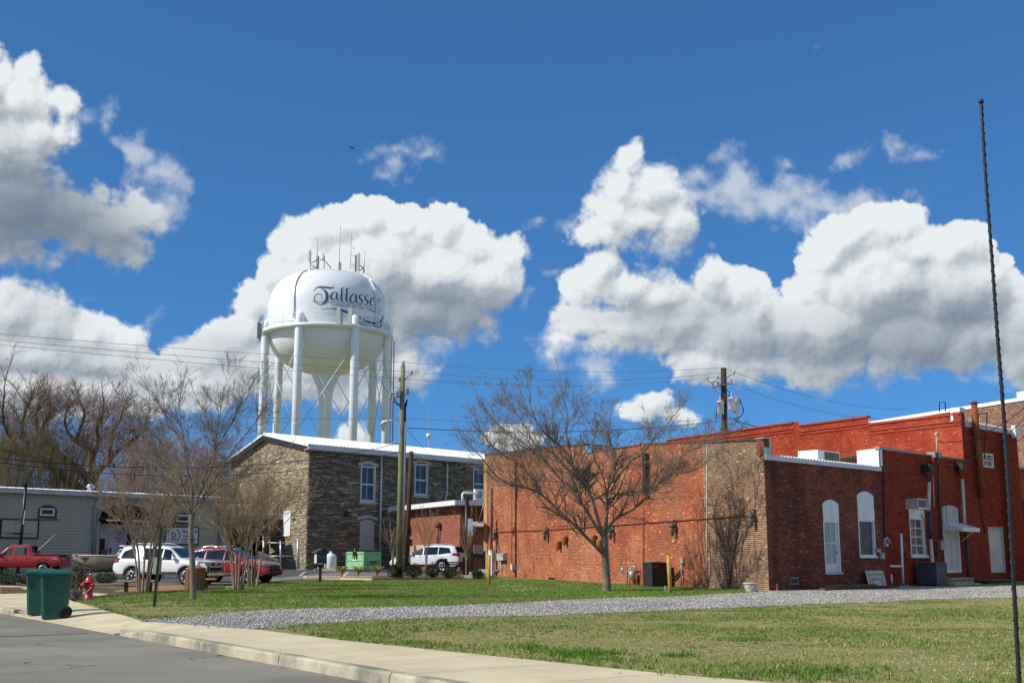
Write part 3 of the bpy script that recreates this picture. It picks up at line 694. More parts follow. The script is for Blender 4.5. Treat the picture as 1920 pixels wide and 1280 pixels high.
def lay(wall, bricks, pal, parent, name, mat, focus, nparts, proud=.012, seed=1, rough=.004, d=0.):
    """the nparts pieces nearest the focus become objects of their own, the rest one mesh"""
    r = np.random.default_rng(seed); n = len(bricks); B = np.array([b[:4] for b in bricks])
    C = np.array([pal(b, r) for b in bricks])
    c0 = wall.px(*focus) if isinstance(focus[0], (int, float)) and focus[0] > 100 else focus
    o = np.argsort(np.hypot((B[:, 0] + B[:, 1]) / 2 - c0[0], B[:, 2] - c0[1])); own = np.zeros(n, bool); own[o[:nparts]] = True
    J = r.random((n, 4)) * rough; D = d + proud + (r.random(n) - .5) * rough
    S = np.stack([B[:, 0], B[:, 1], B[:, 1], B[:, 0]], 1); Z = np.stack([B[:, 2], B[:, 2], B[:, 2] + B[:, 3], B[:, 2] + B[:, 3]], 1)
    P, dd, nn = (np.array(v) for v in (wall.P, wall.d, wall.n)); e = .004
    def pts(S, Z, D): return np.stack([P[0] + dd[0] * S + nn[0] * D, P[1] + dd[1] * S + nn[1] * D, Z], -1)
    back = pts(S, Z, np.full_like(S, d - .004)); cs = np.array([1, -1, -1, 1]) * e; cz = np.array([1, 1, -1, -1]) * e
    front = pts(S + cs, Z + cz, D[:, None] + J - rough / 2); V = np.concatenate([back, front], 1)
    F = np.array(_BF)
    if (dd[0] * nn[1] - dd[1] * nn[0]) > 0: F = F[:, ::-1]
    i = np.where(~own)[0]
    if len(i):
        quick_mesh(name, V[i].reshape(-1, 3), (F[None] + np.arange(len(i))[:, None, None] * 8).reshape(-1, 4), mat, parent, 'stuff', np.repeat(C[i], 8, 0))
    Mi = inv_of(parent); Mi = np.array(Mi.inverted()) if Mi is not None else np.eye(4)
    for k in np.where(own)[0]:
        v = V[k] @ Mi[:3, :3].T + Mi[:3, 3]; me = bpy.data.meshes.new(name)
        me.from_pydata(v.tolist(), [], [tuple(int(x) for x in q) for q in F]); me.materials.append(mat); set_cols(me, [C[k]] * 8)
        ob = bpy.data.objects.new(name, me); COL.objects.link(ob); ob.parent = parent
def palette(cols, sd=.12):
    cs = np.array([c[:3] for c in cols]); w = np.array([c[3] if len(c) > 3 else 1 for c in cols]); w = w / w.sum()
    return lambda b, r: cs[r.choice(len(cs), p=w)] * (1 + sd * r.normal())
BRICKM = M('brick', (.3, .1, .05), .9, attr=True, var=.18, scale=.9)
def ring_of_bricks(wall, s0, s1, z, rise, parent, rows=2, col=(.22, .07, .045), d=.0, bw=.075, bh=.115):
    h = (s1 - s0) / 2; c = (s0 + s1) / 2; R0 = (h * h + rise * rise) / (2 * rise); zc = z - R0; a = math.asin(min(h / R0, 1))
    rg = np.random.default_rng(3)
    for k in range(rows):
        R1 = R0 + .012 + k * (bh + .012); R2 = R1 + bh; n = int(2 * a * R1 / bw)
        for i in range(n):
            t0, t1 = -a + 2 * a * i / n + .006 / R1, -a + 2 * a * (i + 1) / n - .006 / R1
            m = MB(); q = [(c + r_ * math.sin(t), zc + r_ * math.cos(t)) for r_, t in ((R1, t0), (R1, t1), (R2, t1), (R2, t0))]
            m.prism(q, lambda a_, b_, dd: wall.pt(a_, b_, dd), d - .003, d + .020); cc = np.array(col) * (1 + .15 * rg.normal()); m.c = [tuple(cc)] * len(m.v)
            m.build('arch_brick', BRICKM, parent)
def text_polys(txt, font_bold=False):
    cu = bpy.data.curves.new('lettering', 'FONT'); cu.body = txt; cu.resolution_u = 3
    ob = bpy.data.objects.new('lettering', cu); me = bpy.data.meshes.new_from_object(ob)
    V = [(v.co.x, v.co.y) for v in me.vertices]; F = [tuple(p.vertices) for p in me.polygons]
    bpy.data.objects.remove(ob); bpy.data.curves.remove(cu); bpy.data.meshes.remove(me); return V, F
def text_on(wall, m, txt, s0, s1, z0, h, d, bold=0.):
    V, F = text_polys(txt); x0, x1 = min(v[0] for v in V), max(v[0] for v in V); flip = s1 < s0
    for k in ((0,) if not bold else (0, bold, -bold)):
        m.add([wall.pt(s0 + (s1 - s0) * (v[0] - x0) / (x1 - x0) + k, z0 + v[1] * h / .73, d) for v in V], F)

# ------------------------------------------------------------------ the brick building
A0 = at(1442, 1107, 46); A0.z = .05
LW = Wall((A0.x, A0.y, 0), 112.8, -1); RW = Wall((A0.x, A0.y, 0), 44, 1)
bb = thing('brick_building', 'long orange-red painted brick building with a bare brown brick bay at its corner', 'building', (A0.x, A0.y, .05))
MORT_RED = M('red_mortar', (.37, .13, .065), .95, var=.2, scale=.8, stain=(.46, .27, .155), sscale=.3, samt=.5)
MORT_TAN = M('tan_mortar', (.52, .41, .275), .95, var=.2, scale=1.5, stain=(.40, .31, .2), sscale=.8, samt=.3)
MORT_BRN = M('brown_mortar', (.26, .13, .09), .95, var=.25, scale=1.2, stain=(.07, .035, .028), sscale=.4, samt=.35)
sB = LW.px(908, 1085)[0]; sT = LW.px(1325, 1090)[0]
tL = [LW.px(*q) for q in ((1434, 824), (1380, 826), (1327, 830))]; tL[0] = (-.01, tL[0][1])
tp = [LW.px(*q) for q in ((1322, 829), (1270, 830), (1206, 834), (1203, 834), (1112, 848), (1104, 851), (1097.5, 851), (1097, 834), (1060, 836), (1005, 840), (1003, 842), (909, 853))]
tl_top, tr_top = topfn(tL), topfn(tp)
backing('corner_bay_wall', LW, 0, sT, -.1, tl_top, [], MORT_TAN, bb, brk=[q[0] for q in tL])
backing('side_wall', LW, sT, sB, -.1, tr_top, [], MORT_RED, bb, brk=[q[0] for q in tp])
rg = random.Random(2)
def wn(x, z, c, sd): return float(vn(np.array([x]), np.array([z]), c, sd)[0])
_VG = {}
def wn(x, z, c, sd):
    g = _VG.setdefault(sd, np.random.default_rng(sd).random((64, 64))); x = x / c + 200; z = z / c + 200; i, j = int(x), int(z); u, v = x - i, z - j; u = u * u * (3 - 2 * u); v = v * v * (3 - 2 * v); i %= 63; j %= 63
    return (g[j, i] * (1 - u) + g[j, i + 1] * u) * (1 - v) + (g[j + 1, i] * (1 - u) + g[j + 1, i + 1] * u) * v
def weather(c, b, r, sd, pale, dark, k=1.):   # faded and grimy patches, runs below the coping, odd bricks
    s_, z = (b[0] + b[1]) / 2, b[2]; a = wn(s_, z, 1.7, sd) * .5 + wn(s_, z, .6, sd + 1) * .3 + wn(s_ * 4, z * .35, 1.2, sd + 2) * .2
    if a > .5: c = c + (np.array(pale) - c) * min((a - .5) * 2.6 * k, .75)
    else: c = c + (np.array(dark) - c) * min((.5 - a) * 2.4 * k, .7)
    q = r.random()
    if q < .02: c = np.array(pale) * 1.35
    elif q < .06: c = np.array(dark) * .8
    return c
def pal_tan(b, r):
    z = b[2]; c = np.array([(.20, .078, .045), (.25, .10, .055), (.155, .062, .042), (.31, .15, .08), (.13, .07, .05)][r.choice(5, p=[.3, .28, .2, .12, .1])])
    if z > 4.6: c = c * .6 + np.array([.10, .085, .06]) * .6
    if z < .9 and r.random() < .5: c = c * .5 + np.array([.34, .17, .09]) * .5
    return weather(c, b, r, 81, (.36, .19, .11), (.10, .055, .04), .9) * (1 + .12 * r.normal())
def pal_red(b, r):
    z = b[2]; k = min(max((z - 2.2) / 2.5, 0), 1)
    c = np.array([.355, .095, .042]) * (1 - .18 * k)
    if r.random() < .25: c = np.array([.36, .085, .040])
    if r.random() < .10: c = np.array([.46, .17, .09])
    if z > 5.6 and r.random() < .45: c = np.array([.22, .085, .055])
    return weather(c, b, r, 71, (.46, .185, .10), (.22, .068, .040), 1.15) * (1 + .11 * r.normal())
lay(LW, courses(LW, .0, sT, -.05, tl_top, [], .205, .063, .013, rg), pal_tan, bb, 'brick', BRICKM, (0.9, 2.6), 300, .005, 3)
lay(LW, courses(LW, sT, sB, -.05, tr_top, [], .205, .063, .012, rg), pal_red, bb, 'brick', BRICKM, (0, 0), 0, .003, 4)
# rear wall
sR = RW.px(1656.5, 1000)[0]; zr = RW.px(1550, 867)[1]
H_door = RW.rect(1544.5, 945, 1574, 1074); H_win = RW.rect(1609, 929, 1639.5, 1043)
r_top = topfn([(0, zr + .02), (sR, zr + .02)])
backing('rear_wall', RW, 0, sR, -.1, r_top, [H_door, H_win], MORT_BRN, bb)
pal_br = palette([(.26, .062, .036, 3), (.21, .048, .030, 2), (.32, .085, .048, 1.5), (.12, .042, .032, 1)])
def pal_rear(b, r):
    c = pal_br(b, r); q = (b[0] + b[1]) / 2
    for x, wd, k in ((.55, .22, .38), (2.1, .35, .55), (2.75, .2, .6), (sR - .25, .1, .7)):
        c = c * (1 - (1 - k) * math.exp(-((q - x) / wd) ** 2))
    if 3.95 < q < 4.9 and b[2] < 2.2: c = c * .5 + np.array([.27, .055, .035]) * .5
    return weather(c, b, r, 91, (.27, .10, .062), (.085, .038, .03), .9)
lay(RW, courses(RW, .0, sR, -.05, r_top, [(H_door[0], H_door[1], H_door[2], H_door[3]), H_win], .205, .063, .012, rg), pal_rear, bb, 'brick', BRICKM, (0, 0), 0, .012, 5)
for hx, yt in ((H_door, 936.5), (H_win, 921)):
    zt = RW.px(1560 if hx is H_door else 1624, yt)[1]
    ring_of_bricks(RW, hx[0] - .02, hx[1] + .02, zt + .02, zt - hx[3] + .02, bb, 3 if hx is H_door else 2)
    pass
# door: boarded arch above, storm door below
def board_arch(wall, h, ztop, zbot, parent, mat=BOARD):
    m = MB(); wall.prism(m, wall.arch(h[0], h[1], zbot, ztop, ztop - h[3], 12), .004, .03); return m.build('arch_board', mat, parent)
zt = RW.px(1560, 936.5)[1]; zb_ = RW.px(1560, 976)[1]; board_arch(RW, H_door, zt, zb_, bb)
d0, d1, dz0 = H_door[0], H_door[1], H_door[2]
m = MB(); RW.frame(m, (d0, d1, dz0, zb_), .07, -.16, .012, .03); df = m.build('door_frame', BOARD, bb)
m = MB(); RW.box(m, (d0 + .07, d1 - .07, dz0 + .03, zb_ - .07), -.14, -.11); dr = m.build('storm_door', M('door_paint', (.60, .58, .52), .5, var=.05), bb)
m = MB(); zk = RW.px(1560, 1056)[1]; zm = RW.px(1560, 1018)[1]
for q in ((d0 + .07, d0 + .13, zk, zb_ - .07), (d1 - .17, d1 - .07, zk, zb_ - .07), (d0 + .13, d1 - .17, zm - .02, zm + .02), ((d0 + d1) / 2 + .05, (d0 + d1) / 2 + .08, zk, zb_ - .07), (d0 + .07, d1 - .07, dz0 + .03, zk)): RW.box(m, q, -.11, -.085)
m.build('door_rails', WPLAS, dr)
m = MB(); RW.box(m, (d0 + .13, d1 - .17, zk, zb_ - .09), -.108, -.100); m.build('storm_glass', M('hazy_glass', (.36, .36, .34), .15, var=.2, scale=1.5), dr)
m = MB(); RW.box(m, (d1 - .16, d1 - .13, zm - .42, zm - .3), -.085, -.05); m.build('handle', GREYM, dr)
m = MB(); RW.box(m, (d0 - .05, d1 + .1, dz0 - .05, dz0 + .03), -.15, .06); m.build('door_sill', CONC, bb)
zt = RW.px(1624, 921)[1]; zw = RW.px(1624, 974)[1]; board_arch(RW, H_win, zt, zw, bb)
m = MB(); RW.frame(m, (H_win[0], H_win[1], H_win[2], zw), .08, -.14, .012); wf = m.build('window', BOARD, bb)
m = MB(); RW.box(m, (H_win[0] + .08, H_win[1] - .08, H_win[2] + .08, zw - .08), -.12, -.10); m.build('pane', M('screened_glass', (.055, .06, .065), .35, var=.5, scale=2), wf)
m = MB(); RW.box(m, (H_win[0] - .06, H_win[1] + .06, H_win[2] - .06, H_win[2] + .015), -.1, .07); m.build('sill', BOARD, wf)
# roof, parapet cap, fascia
roofm = MB(); q0, q1 = RW.pt(-.0, zr, -.02), RW.pt(sR, zr, -.02); up_ = LW.d * 22
roofm.add([q0, q1, q1 + up_ + Vector((0, 0, .55)), q0 + up_ + Vector((0, 0, .55))], [(0, 1, 2, 3)])
roof = roofm.build('roof', WROOF, bb)
m = MB(); z1 = zr + .02
for i in range(int(sR / .23)):
    a = i * .23 + .05; p = RW.pt(a, zr + .07, .10); m.beam(p, p + LW.d * 3 + Vector((0, 0, .08)), .05, .045)
m.build('roof_ribs', WROOF, roof)
m = MB(); RW.box(m, (.02, sR - .01, zr - .14, zr + .045), .014, .10); m.build('fascia', M('fascia_metal', (.62, .63, .63), .45, var=.08, streak=((.4, .38, .35), 2, .6)), bb)
zc = tl_top(.2); m = MB()
RW.box(m, (-.02, .36, zr + .05, zc + .05), -.30, .02); m.build('parapet_end', M('parapet_brick', (.22, .08, .05), .9, var=.25, scale=6, bump=.3), bb)
m = MB(); RW.box(m, (-.03, .42, zc + .05, zc + .09), -.35, .05); RW.box(m, (.34, .42, zr + .06, zc + .05), -.3, .06); RW.box(m, (.0, .42, zr - .1, zr + .35), .021, .045)
m.build('flashing', GALV, bb)
m = MB()
for a, b in zip(tL, tL[1:]): m.beam(LW.pt(a[0], a[1] + .03, -.1), LW.pt(b[0], b[1] + .03, -.1), .34, .07)
m.build('bay_coping', M('old_coping', (.10, .085, .07), .9, var=.3, scale=4, bump=.4), bb)
step = .22; COPM = M('coping_brick', (.20, .075, .05), .9, var=.35, scale=5)
for a, b in zip(tp, tp[1:]):
    n = int(abs(b[0] - a[0]) / step)
    for i in range(n):
        p = min(a[0], b[0]) + abs(b[0] - a[0]) * i / max(n, 1) + .01; zz = tr_top(p + step / 2)
        m = MB(); LW.box(m, (p, p + step - .02, zz - .005, zz + .062), -.26, .05); m.build('coping_brick', COPM, bb)
m = MB(); m.beam(LW.pt(LW.px(1109, 848)[0], tr_top(LW.px(1109, 848)[0]) - .1, -.35), LW.pt(LW.px(1109, 848)[0], LW.px(1109, 833)[1], -.35), .55, .5); m.build('chimney', M('chimney_brick', (.17, .10, .075), .9, var=.3, scale=8), bb)
m = MB(); m.beam(LW.pt(LW.px(1122, 848)[0], LW.px(1122, 840)[1] - .3, -.5), LW.pt(LW.px(1122, 848)[0], LW.px(1122, 834)[1], -.5), .7, .3); m.build('roof_vent', GREYM, bb)
for a, b in ((LW.pt(sB, 0), LW.pt(sB, 0) - LW.n * 9), ): # far end wall, seen from aside
    pass
EW = Wall(LW.pt(sB, 0), 44, -1); backing('end_wall', EW, 0, 9.5, -.1, topfn([(0, tr_top(sB - .1)), (9.5, 5.4)]), [], MORT_RED, bb)
# end pilaster of bare yellow brick
m = MB(); LW.box(m, (LW.px(915, 1000)[0], sB + .02, -.1, tr_top(sB - .1) - .35), .01, .05); m.build('end_pier', M('yellow_brick', (.40, .23, .09), .9, var=.35, scale=7, bump=.4, bscale=15), bb)
# things fixed to the long wall
def wall_tube(wall, pts, r, name, mat, parent, d=.06, n=6):
    m = MB(); m.tube([wall.w(*p, d) for p in pts], r, n); return m.build(name, mat, parent)
wall_tube(LW, [(928, 997), (1022, 993), (1138, 985), (1260, 976), (1409, 965)], .022, 'conduit', RUSTW, bb)
wall_tube(LW, [(959, 905), (959, 1056)], .02, 'conduit', RUSTW, bb)
wall_tube(LW, [(1206, 955), (1206.5, 1090)], .022, 'conduit', RUSTW, bb)
wall_tube(LW, [(1325.5, 830), (1325.5, 995), (1325, 1097)], .03, 'corner_seam', M('lime_streak', (.46, .42, .36), .9, var=.3, scale=5), bb, .02)
m = MB(); m.tube([LW.w(921, 914, .1), LW.w(921, 1032, .1)], .06, 8); m.build('downspout', M('mauve_paint', (.16, .085, .085), .6), bb)
m = MB(); LW.box(m, LW.rect(1207, 850, 1213, 928, .15), .01, .22); m.build('wall_duct', M('dark_duct', (.05, .04, .04), .6, .3, var=.3), bb)
def elbox(r, d, mat=GREYM, wall=None, name='meter_box', parent=None):
    wall = wall or LW; m = MB(); rr = wall.rect(*r, d); wall.box(m, rr, .01, d); m.beam(wall.pt((rr[0] + rr[1]) / 2, rr[3] - .05, d), wall.pt((rr[0] + rr[1]) / 2, rr[3] - .02, d), rr[1] - rr[0] + .03, .03)
    return m.build(name, mat, parent or bb)
GBOX = M('box_grey', (.42, .45, .42), .5, var=.08)
elbox((915, 1031, 922, 1078), .2, M('meter_white', (.66, .66, .62), .5)); elbox((931, 1037, 943, 1050), .28, GBOX); elbox((956.5, 1056, 963, 1068), .16, M('meter_cream', (.56, .53, .43), .6)); elbox((1274.5, 1046, 1280, 1055), .14, GBOX); elbox((1260, 1011, 1266, 1016), .05, M('outlet_cream', (.5, .38, .2), .6), name='outlet')
wall_tube(LW, [(938.5, 1050), (938.5, 1086)], .045, 'conduit', GBOX, bb, .14)
wall_tube(LW, [(936, 1050), (936, 1060), (933, 1068), (927, 1072), (922, 1072)], .035, 'conduit', GBOX, bb, .1)
wall_tube(LW, [(926, 1008), (926, 1052)], .02, 'conduit', GALV, bb, .08)
wall_tube(LW, [(929, 1019), (938, 1040)], .015, 'cable', GREYM, bb, .12)
wall_tube(LW, [(1277.5, 1055), (1277.8, 1097)], .03, 'conduit', M('bare_conduit', (.4, .33, .27), .6), bb, .1)
wall_tube(LW, [(1262, 1085), (1277, 1068)], .05, 'hose', BLACKP, bb, .1)
m = MB(); LW.box(m, LW.rect(1029, 1082, 1040, 1085.5), .005, .03); m.build('floor_vent', BLACK, bb)
for x, y in ((1046, 1022), (1058, 1012.5), (1112, 1011), (1124, 1020)):
    sx, sz = LW.px(x, y, .17); m = MB()
    pr = [(.02, -.26), (.10, -.18), (.145, 0), (.16, .15), (.17, .22), (.15, .22), (.13, .08)]
    m.lathe(pr, LW.pt(sx, sz, .17), 14, None, True); o = m.build('wall_planter', TERRA)
    tag(o, {1046: 'terracotta half-cone planter on the brick wall, lowest and leftmost of four', 1058: 'terracotta planter on the brick wall, the upper one of the pair right of a lantern', 1112: 'terracotta wall planter just left of the tree trunk, the higher of that pair', 1124: 'terracotta wall planter half hidden behind the trunk of the bare tree'}[x], 'planter', 'terracotta planters on the long brick wall')
def lantern(wall, px, py, label, mat):
    sx, sz = wall.px(px, py, .2); o = wall.pt(sx, sz, 0); t = thing('wall_lantern', label, 'lantern', wall.pt(sx, sz, .2), 0, 'lanterns along the long brick wall')
    m = MB(); wall.box(m, (sx - .07, sx + .07, sz + .1, sz + .42), .012, .05); m.tube([wall.pt(sx, sz + .32, .04), wall.pt(sx, sz + .44, .14), wall.pt(sx, sz + .36, .22)], .02, 6); m.build('bracket', mat, t)
    m = MB(); c = wall.pt(sx, sz, .22); m.lathe([(.02, .34), (.05, .30), (.15, .17), (.155, .14), (.12, .14)], c, 6); m.build('cap', mat, t)
    m = MB(); m.lathe([(.105, .14), (.075, -.16)], c, 6); m.build('glass', M('lantern_glass', (.22, .21, .18), .2, var=.2), t)
    m = MB()
    for k in range(6):
        a = k * math.pi / 3; m.beam(c + Vector((.11 * math.cos(a), .11 * math.sin(a), .14)), c + Vector((.08 * math.cos(a), .08 * math.sin(a), -.16)), .018)
    m.lathe([(.085, -.14), (.08, -.2), (.02, -.26)], c, 6); m.build('cage', mat, t)
LANM = M('lantern_metal', (.10, .095, .085), .6, .3)
for x, y, lb in ((927.5, 1005, 'grey wall lantern beside the downspout at the far end of the brick wall'), (1022, 1003, 'grey wall lantern left of the terracotta planters on the brick wall'), (1145, 1001, 'wall lantern half hidden behind the bare tree trunk'), (1261, 993, 'grey wall lantern above the tall yellow post'), (1409, 975, 'dark wall lantern on the bare brown brick corner bay')):
    lantern(LW, x, y, lb, LANM)
# fixed to the rear wall
m = MB(); m.lathe([(.14, 0), (.14, .03), (.1, .06)], RW.w(1463, 884, .0), 12, RW.n); m.build('vent_plate', M('plate', (.14, .09, .08), .7), bb)
m = MB(); RW.frame(m, RW.rect(1480, 1081, 1497, 1096), .08, .004, .03); m.build('floor_vent', M('vent_mortar', (.22, .17, .14), .9, var=.3, scale=8), bb)
m = MB(); RW.box(m, RW.rect(1482, 1083, 1495, 1094), .013, .018); m.build('floor_vent', BLACKP, bb)
rr = RW.rect(1656, 1007, 1664, 1024); m = MB(); RW.box(m, (rr[0], rr[0] + .2, rr[2], rr[3]), .02, .14); mb_ = m.build('electric_meter', M('meter_pale', (.55, .56, .56), .5), bb)
m = MB(); m.lathe([(.10, 0), (.10, .14), (.08, .17)], RW.w(1662, 1014, .1), 12, RW.n); m.build('dial', GREYM, mb_)
elbox((1645, 1028, 1652, 1035), .12, GBOX, RW); elbox((1653, 1035, 1659.5, 1047), .12, GBOX, RW)
m = MB(); m.tube([RW.w(1657.5, 866, .08), RW.w(1658, 930, .08), RW.w(1658.5, 1008, .08)], .04, 8); m.build('conduit', BLACKP, bb)
# rooftop unit
rt = RW.px(1612, 870); P_ = RW.pt(sR - 2.0, zr + .02, -1.4); t = thing('rooftop_air_conditioner', 'white rooftop air conditioner with a dark grille on the low metal roof', 'air conditioner', P_, R(44))
fl = Wall((P_.x, P_.y, 0), 44, 1); z0 = P_.z
m = MB(); fl.box(m, (-.75, 1.05, z0 + .05, z0 + .72), -1.0, 0); m.box((P_.x, P_.y, z0 + .03), (.2, .2, .1)); m.build('casing', WPLAS, t)
m = MB(); fl.box(m, (-.20, .98, z0 + .12, z0 + .66), .004, .02); g_ = m.build('grille', M('coil', (.10, .10, .09), .7), t)
for i in range(9):
    m = MB(); fl.box(m, (-.20, .98, z0 + .14 + i * .058, z0 + .16 + i * .058), .022, .035); m.build('slat', M_SL if i else globals().setdefault('M_SL', M('grille_slat', (.22, .21, .19), .6)), g_)

# ------------------------------------------------------------------ the red painted building
A1 = RW.pt(sR, 0); s_lo1 = RW.px(1805, 830)[0]; s_hi1 = RW.px(1907, 830)[0]
rb = thing('red_building', 'deep red painted brick building with a tall rear block, flue pipes and a white awning', 'building', (A1.x, A1.y, .05))
PAINTR = M('red_paint_mortar', (.33, .045, .020), .85, var=.12, scale=1.0)
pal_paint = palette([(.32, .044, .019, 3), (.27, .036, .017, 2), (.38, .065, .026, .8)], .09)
pal_dark = palette([(.28, .036, .020, 3), (.23, .030, .018, 2), (.32, .05, .026, .7)], .09)  # same red paint, a darker copy for the rear walls in shade
zlow = RW.px(1655, 843)[1]
H2w = RW.rect(1706, 955, 1735.5, 1041); H2d = RW.rect(1769, 951, 1799, 1073); H2e = RW.rect(1855, 988, 1883, 1073)
_pd, _pp = pal_dark, pal_paint
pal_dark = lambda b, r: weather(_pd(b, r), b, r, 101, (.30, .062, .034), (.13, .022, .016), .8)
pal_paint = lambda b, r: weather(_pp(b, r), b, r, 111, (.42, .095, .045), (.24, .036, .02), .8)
H2s = RW.rect(1843, 850, 1862.5, 876)
lowtop = topfn([(sR, zlow), (s_lo1, zlow)])
backing('low_rear_wall', RW, sR, s_lo1, -.1, lowtop, [H2w, H2d], PAINTR, rb)
lay(RW, courses(RW, sR + .005, s_lo1, -.05, lowtop, [H2w, H2d], .205, .066, .009, rg), pal_dark, rb, 'brick', BRICKM, (0, 0), 0, .006, 6)
z_hi = RW.px(1812, 792)[1]
hitop = topfn([(s_lo1, z_hi), (s_hi1, z_hi)])
backing('tall_rear_wall', RW, s_lo1, s_hi1, -.1, hitop, [H2e, H2s], PAINTR, rb)
lay(RW, courses(RW, s_lo1 + .002, s_hi1, -.05, hitop, [H2e, H2s], .205, .066, .009, rg), pal_dark, rb, 'brick', BRICKM, (0, 0), 0, .006, 7)
SW_ = Wall(RW.pt(s_lo1, 0), 112.8, -1)
tops = [SW_.px(*q) for q in ((1806, 771.5), (1628.6, 793), (1628.4, 778.5), (1498.2, 796), (1498, 790), (1488, 790), (1252, 823))]
s_far = SW_.px(1250, 860)[0]; tops[0] = (.0, tops[0][1]); tops[2] = (tops[1][0] + .01, tops[2][1]); tops[4] = (tops[3][0] + .01, tops[4][1]); stop = topfn(tops)
backing('tall_side_wall', SW_, 0, s_far, 2., stop, [], PAINTR, rb, brk=[q[0] for q in tops])
lay(SW_, courses(SW_, .0, s_far, 4.8, stop, [], .205, .066, .009, rg), pal_paint, rb, 'brick', BRICKM, (0, 0), 0, .006, 8)
CORB = M('corbel_red', (.33, .055, .03), .85, var=.12, scale=2)
for a, b in zip(tops, tops[1:]):
    if abs(b[0] - a[0]) < .6: continue
    a_, b_ = sorted((a, b))
    for dz, pr in ((-.06, .07), (-.42, .05), (-.60, .05)):
        m = MB(); m.beam(SW_.pt(a_[0] + .01, a_[1] + dz, pr - .12), SW_.pt(b_[0] - .01, b_[1] + dz, pr - .12), .28, .10 if dz == -.06 else .07); m.build('corbel', CORB, rb)
m = MB(); RW.box(m, (s_lo1 - .0, s_lo1 + .36, z_hi - .05, tops[0][1] + .02), -.4, .02); m.build('parapet', M('parapet_red', (.25, .04, .026), .85, var=.12, scale=2), rb)
m = MB(); RW.box(m, (s_hi1 - .3, s_hi1, z_hi - .05, z_hi + .22), -.4, .02); m.build('parapet', bpy.data.materials['parapet_red'], rb)
# low block: roof, white parapet side, cap
lf = Wall(RW.pt(sR, 0), 112.8, -1)
m = MB(); lf.box(m, (.02, 1.5, zr + .1, zlow + .06), -.2, .0); m.build('white_parapet', WHITE, rb)
m = MB(); RW.box(m, (sR - .02, RW.px(1712, 848)[0], zlow + .0, zlow + .12), -.2, .05); RW.box(m, (RW.px(1712, 848)[0], s_lo1, zlow, zlow + .07), -.2, .04); m.build('parapet_cap', GREYM, rb)
m = MB(); q0, q1 = RW.pt(sR + .2, zlow - .1, -.05), RW.pt(s_lo1, zlow - .1, -.05); m.add([q0, q1, q1 + LW.d * 9, q0 + LW.d * 9], [(0, 1, 2, 3)]); m.build('low_roof', WROOF, rb)
m = MB(); q0, q1 = RW.pt(s_lo1, z_hi + .02, .06), RW.pt(s_hi1, z_hi + .02, .06); m.add([q0, q1, q1 + LW.d * 25 + Vector((0, 0, .3)), q0 + LW.d * 25 + Vector((0, 0, .3))], [(0, 1, 2, 3)])
for i in range(int((s_hi1 - s_lo1) / .24)):
    p = RW.pt(s_lo1 + .3 + i * .24, z_hi + .06, .08); m.beam(p, p + LW.d * 3, .06, .05)
m.build('tall_roof', WROOF, rb)
m = MB(); RW.box(m, (s_lo1 + .3, s_hi1 - .35, z_hi - .22, z_hi + .03), .012, .09); m.build('fascia', M('fascia_grey', (.50, .51, .51), .5, var=.1), rb)
m = MB(); RW.box(m, (s_hi1 - .75, s_hi1 - .2, z_hi - .40, z_hi + .25), .06, .28); m.build('gutter_end', WHITE, rb)
m = MB(); RW.box(m, (s_lo1 + .15, s_lo1 + .75, z_hi + .05, z_hi + .75), -.6, -.1); m.build('flashing', WHITE, rb)
# air conditioner, window below
t = thing('window_air_conditioner', 'silver window air conditioner jutting from the dark red wall', 'air conditioner', RW.w(1722, 944, .0), R(44), None)
rr = RW.rect(1721.5, 934, 1738, 953.5, .62); m = MB(); RW.box(m, rr, .0, .62); m.build('casing', M('shiny_casing', (.75, .76, .76), .25, .5, var=.15), t)
m = MB(); RW.box(m, (rr[0] + .06, rr[1] - .06, rr[2] + .06, rr[3] - .06), .622, .632); gr_ = m.build('grille', M('unit_grille', (.13, .13, .12), .7), t)
for i in range(7):
    m = MB(); zz = rr[2] + .08 + i * .062; RW.box(m, (rr[0] + .06, rr[1] - .06, zz, zz + .018), .634, .646); m.build('slat', M_SL, gr_)
zt2 = RW.px(1720, 971)[1]
m = MB(); RW.box(m, (H2w[0], H2w[1], zt2, H2w[3]), -.1, .01); m.build('window_panel', BOARD, rb)
def sash(wall, r, parent, fw, nx, ny, dep=-.13, mat=WHITE, gm=GLASS, right=0., name='window'):
    m = MB(); wall.frame(m, r, fw, dep, .012)
    if right: wall.box(m, (r[1] - fw - right, r[1] - fw, r[2] + fw, r[3] - fw), dep, .0)
    w = m.build(name, mat, parent); a0, a1, b0, b1 = r[0] + fw, r[1] - fw - right, r[2] + fw, r[3] - fw
    for i in range(nx):
        for j in range(ny):
            m = MB(); wall.box(m, (a0 + (a1 - a0) * i / nx + .015, a0 + (a1 - a0) * (i + 1) / nx - .015, b0 + (b1 - b0) * j / ny + .015, b0 + (b1 - b0) * (j + 1) / ny - .015), dep + .03, dep + .04); m.build('pane', gm, w)
    m = MB()
    for i in range(1, nx): x = a0 + (a1 - a0) * i / nx; wall.box(m, (x - .018, x + .018, b0, b1), dep + .042, dep + .07)
    for j in range(1, ny): z = b0 + (b1 - b0) * j / ny; wall.box(m, (a0, a1, z - .02, z + .02), dep + .045, dep + .075)
    if m.v: m.build('glazing_bar', mat, w)
    return w
CURT = M('curtained_glass', (.14, .10, .095), .25, var=.6, scale=3)
w_ = sash(RW, (H2w[0], H2w[1], H2w[2], zt2), rb, .06, 2, 4, gm=CURT, right=.16)
m = MB(); RW.box(m, (H2w[0] - .04, H2w[1] + .04, H2w[2] - .1, H2w[2] + .02), -.1, .08); m.build('sill', BOARD, w_)
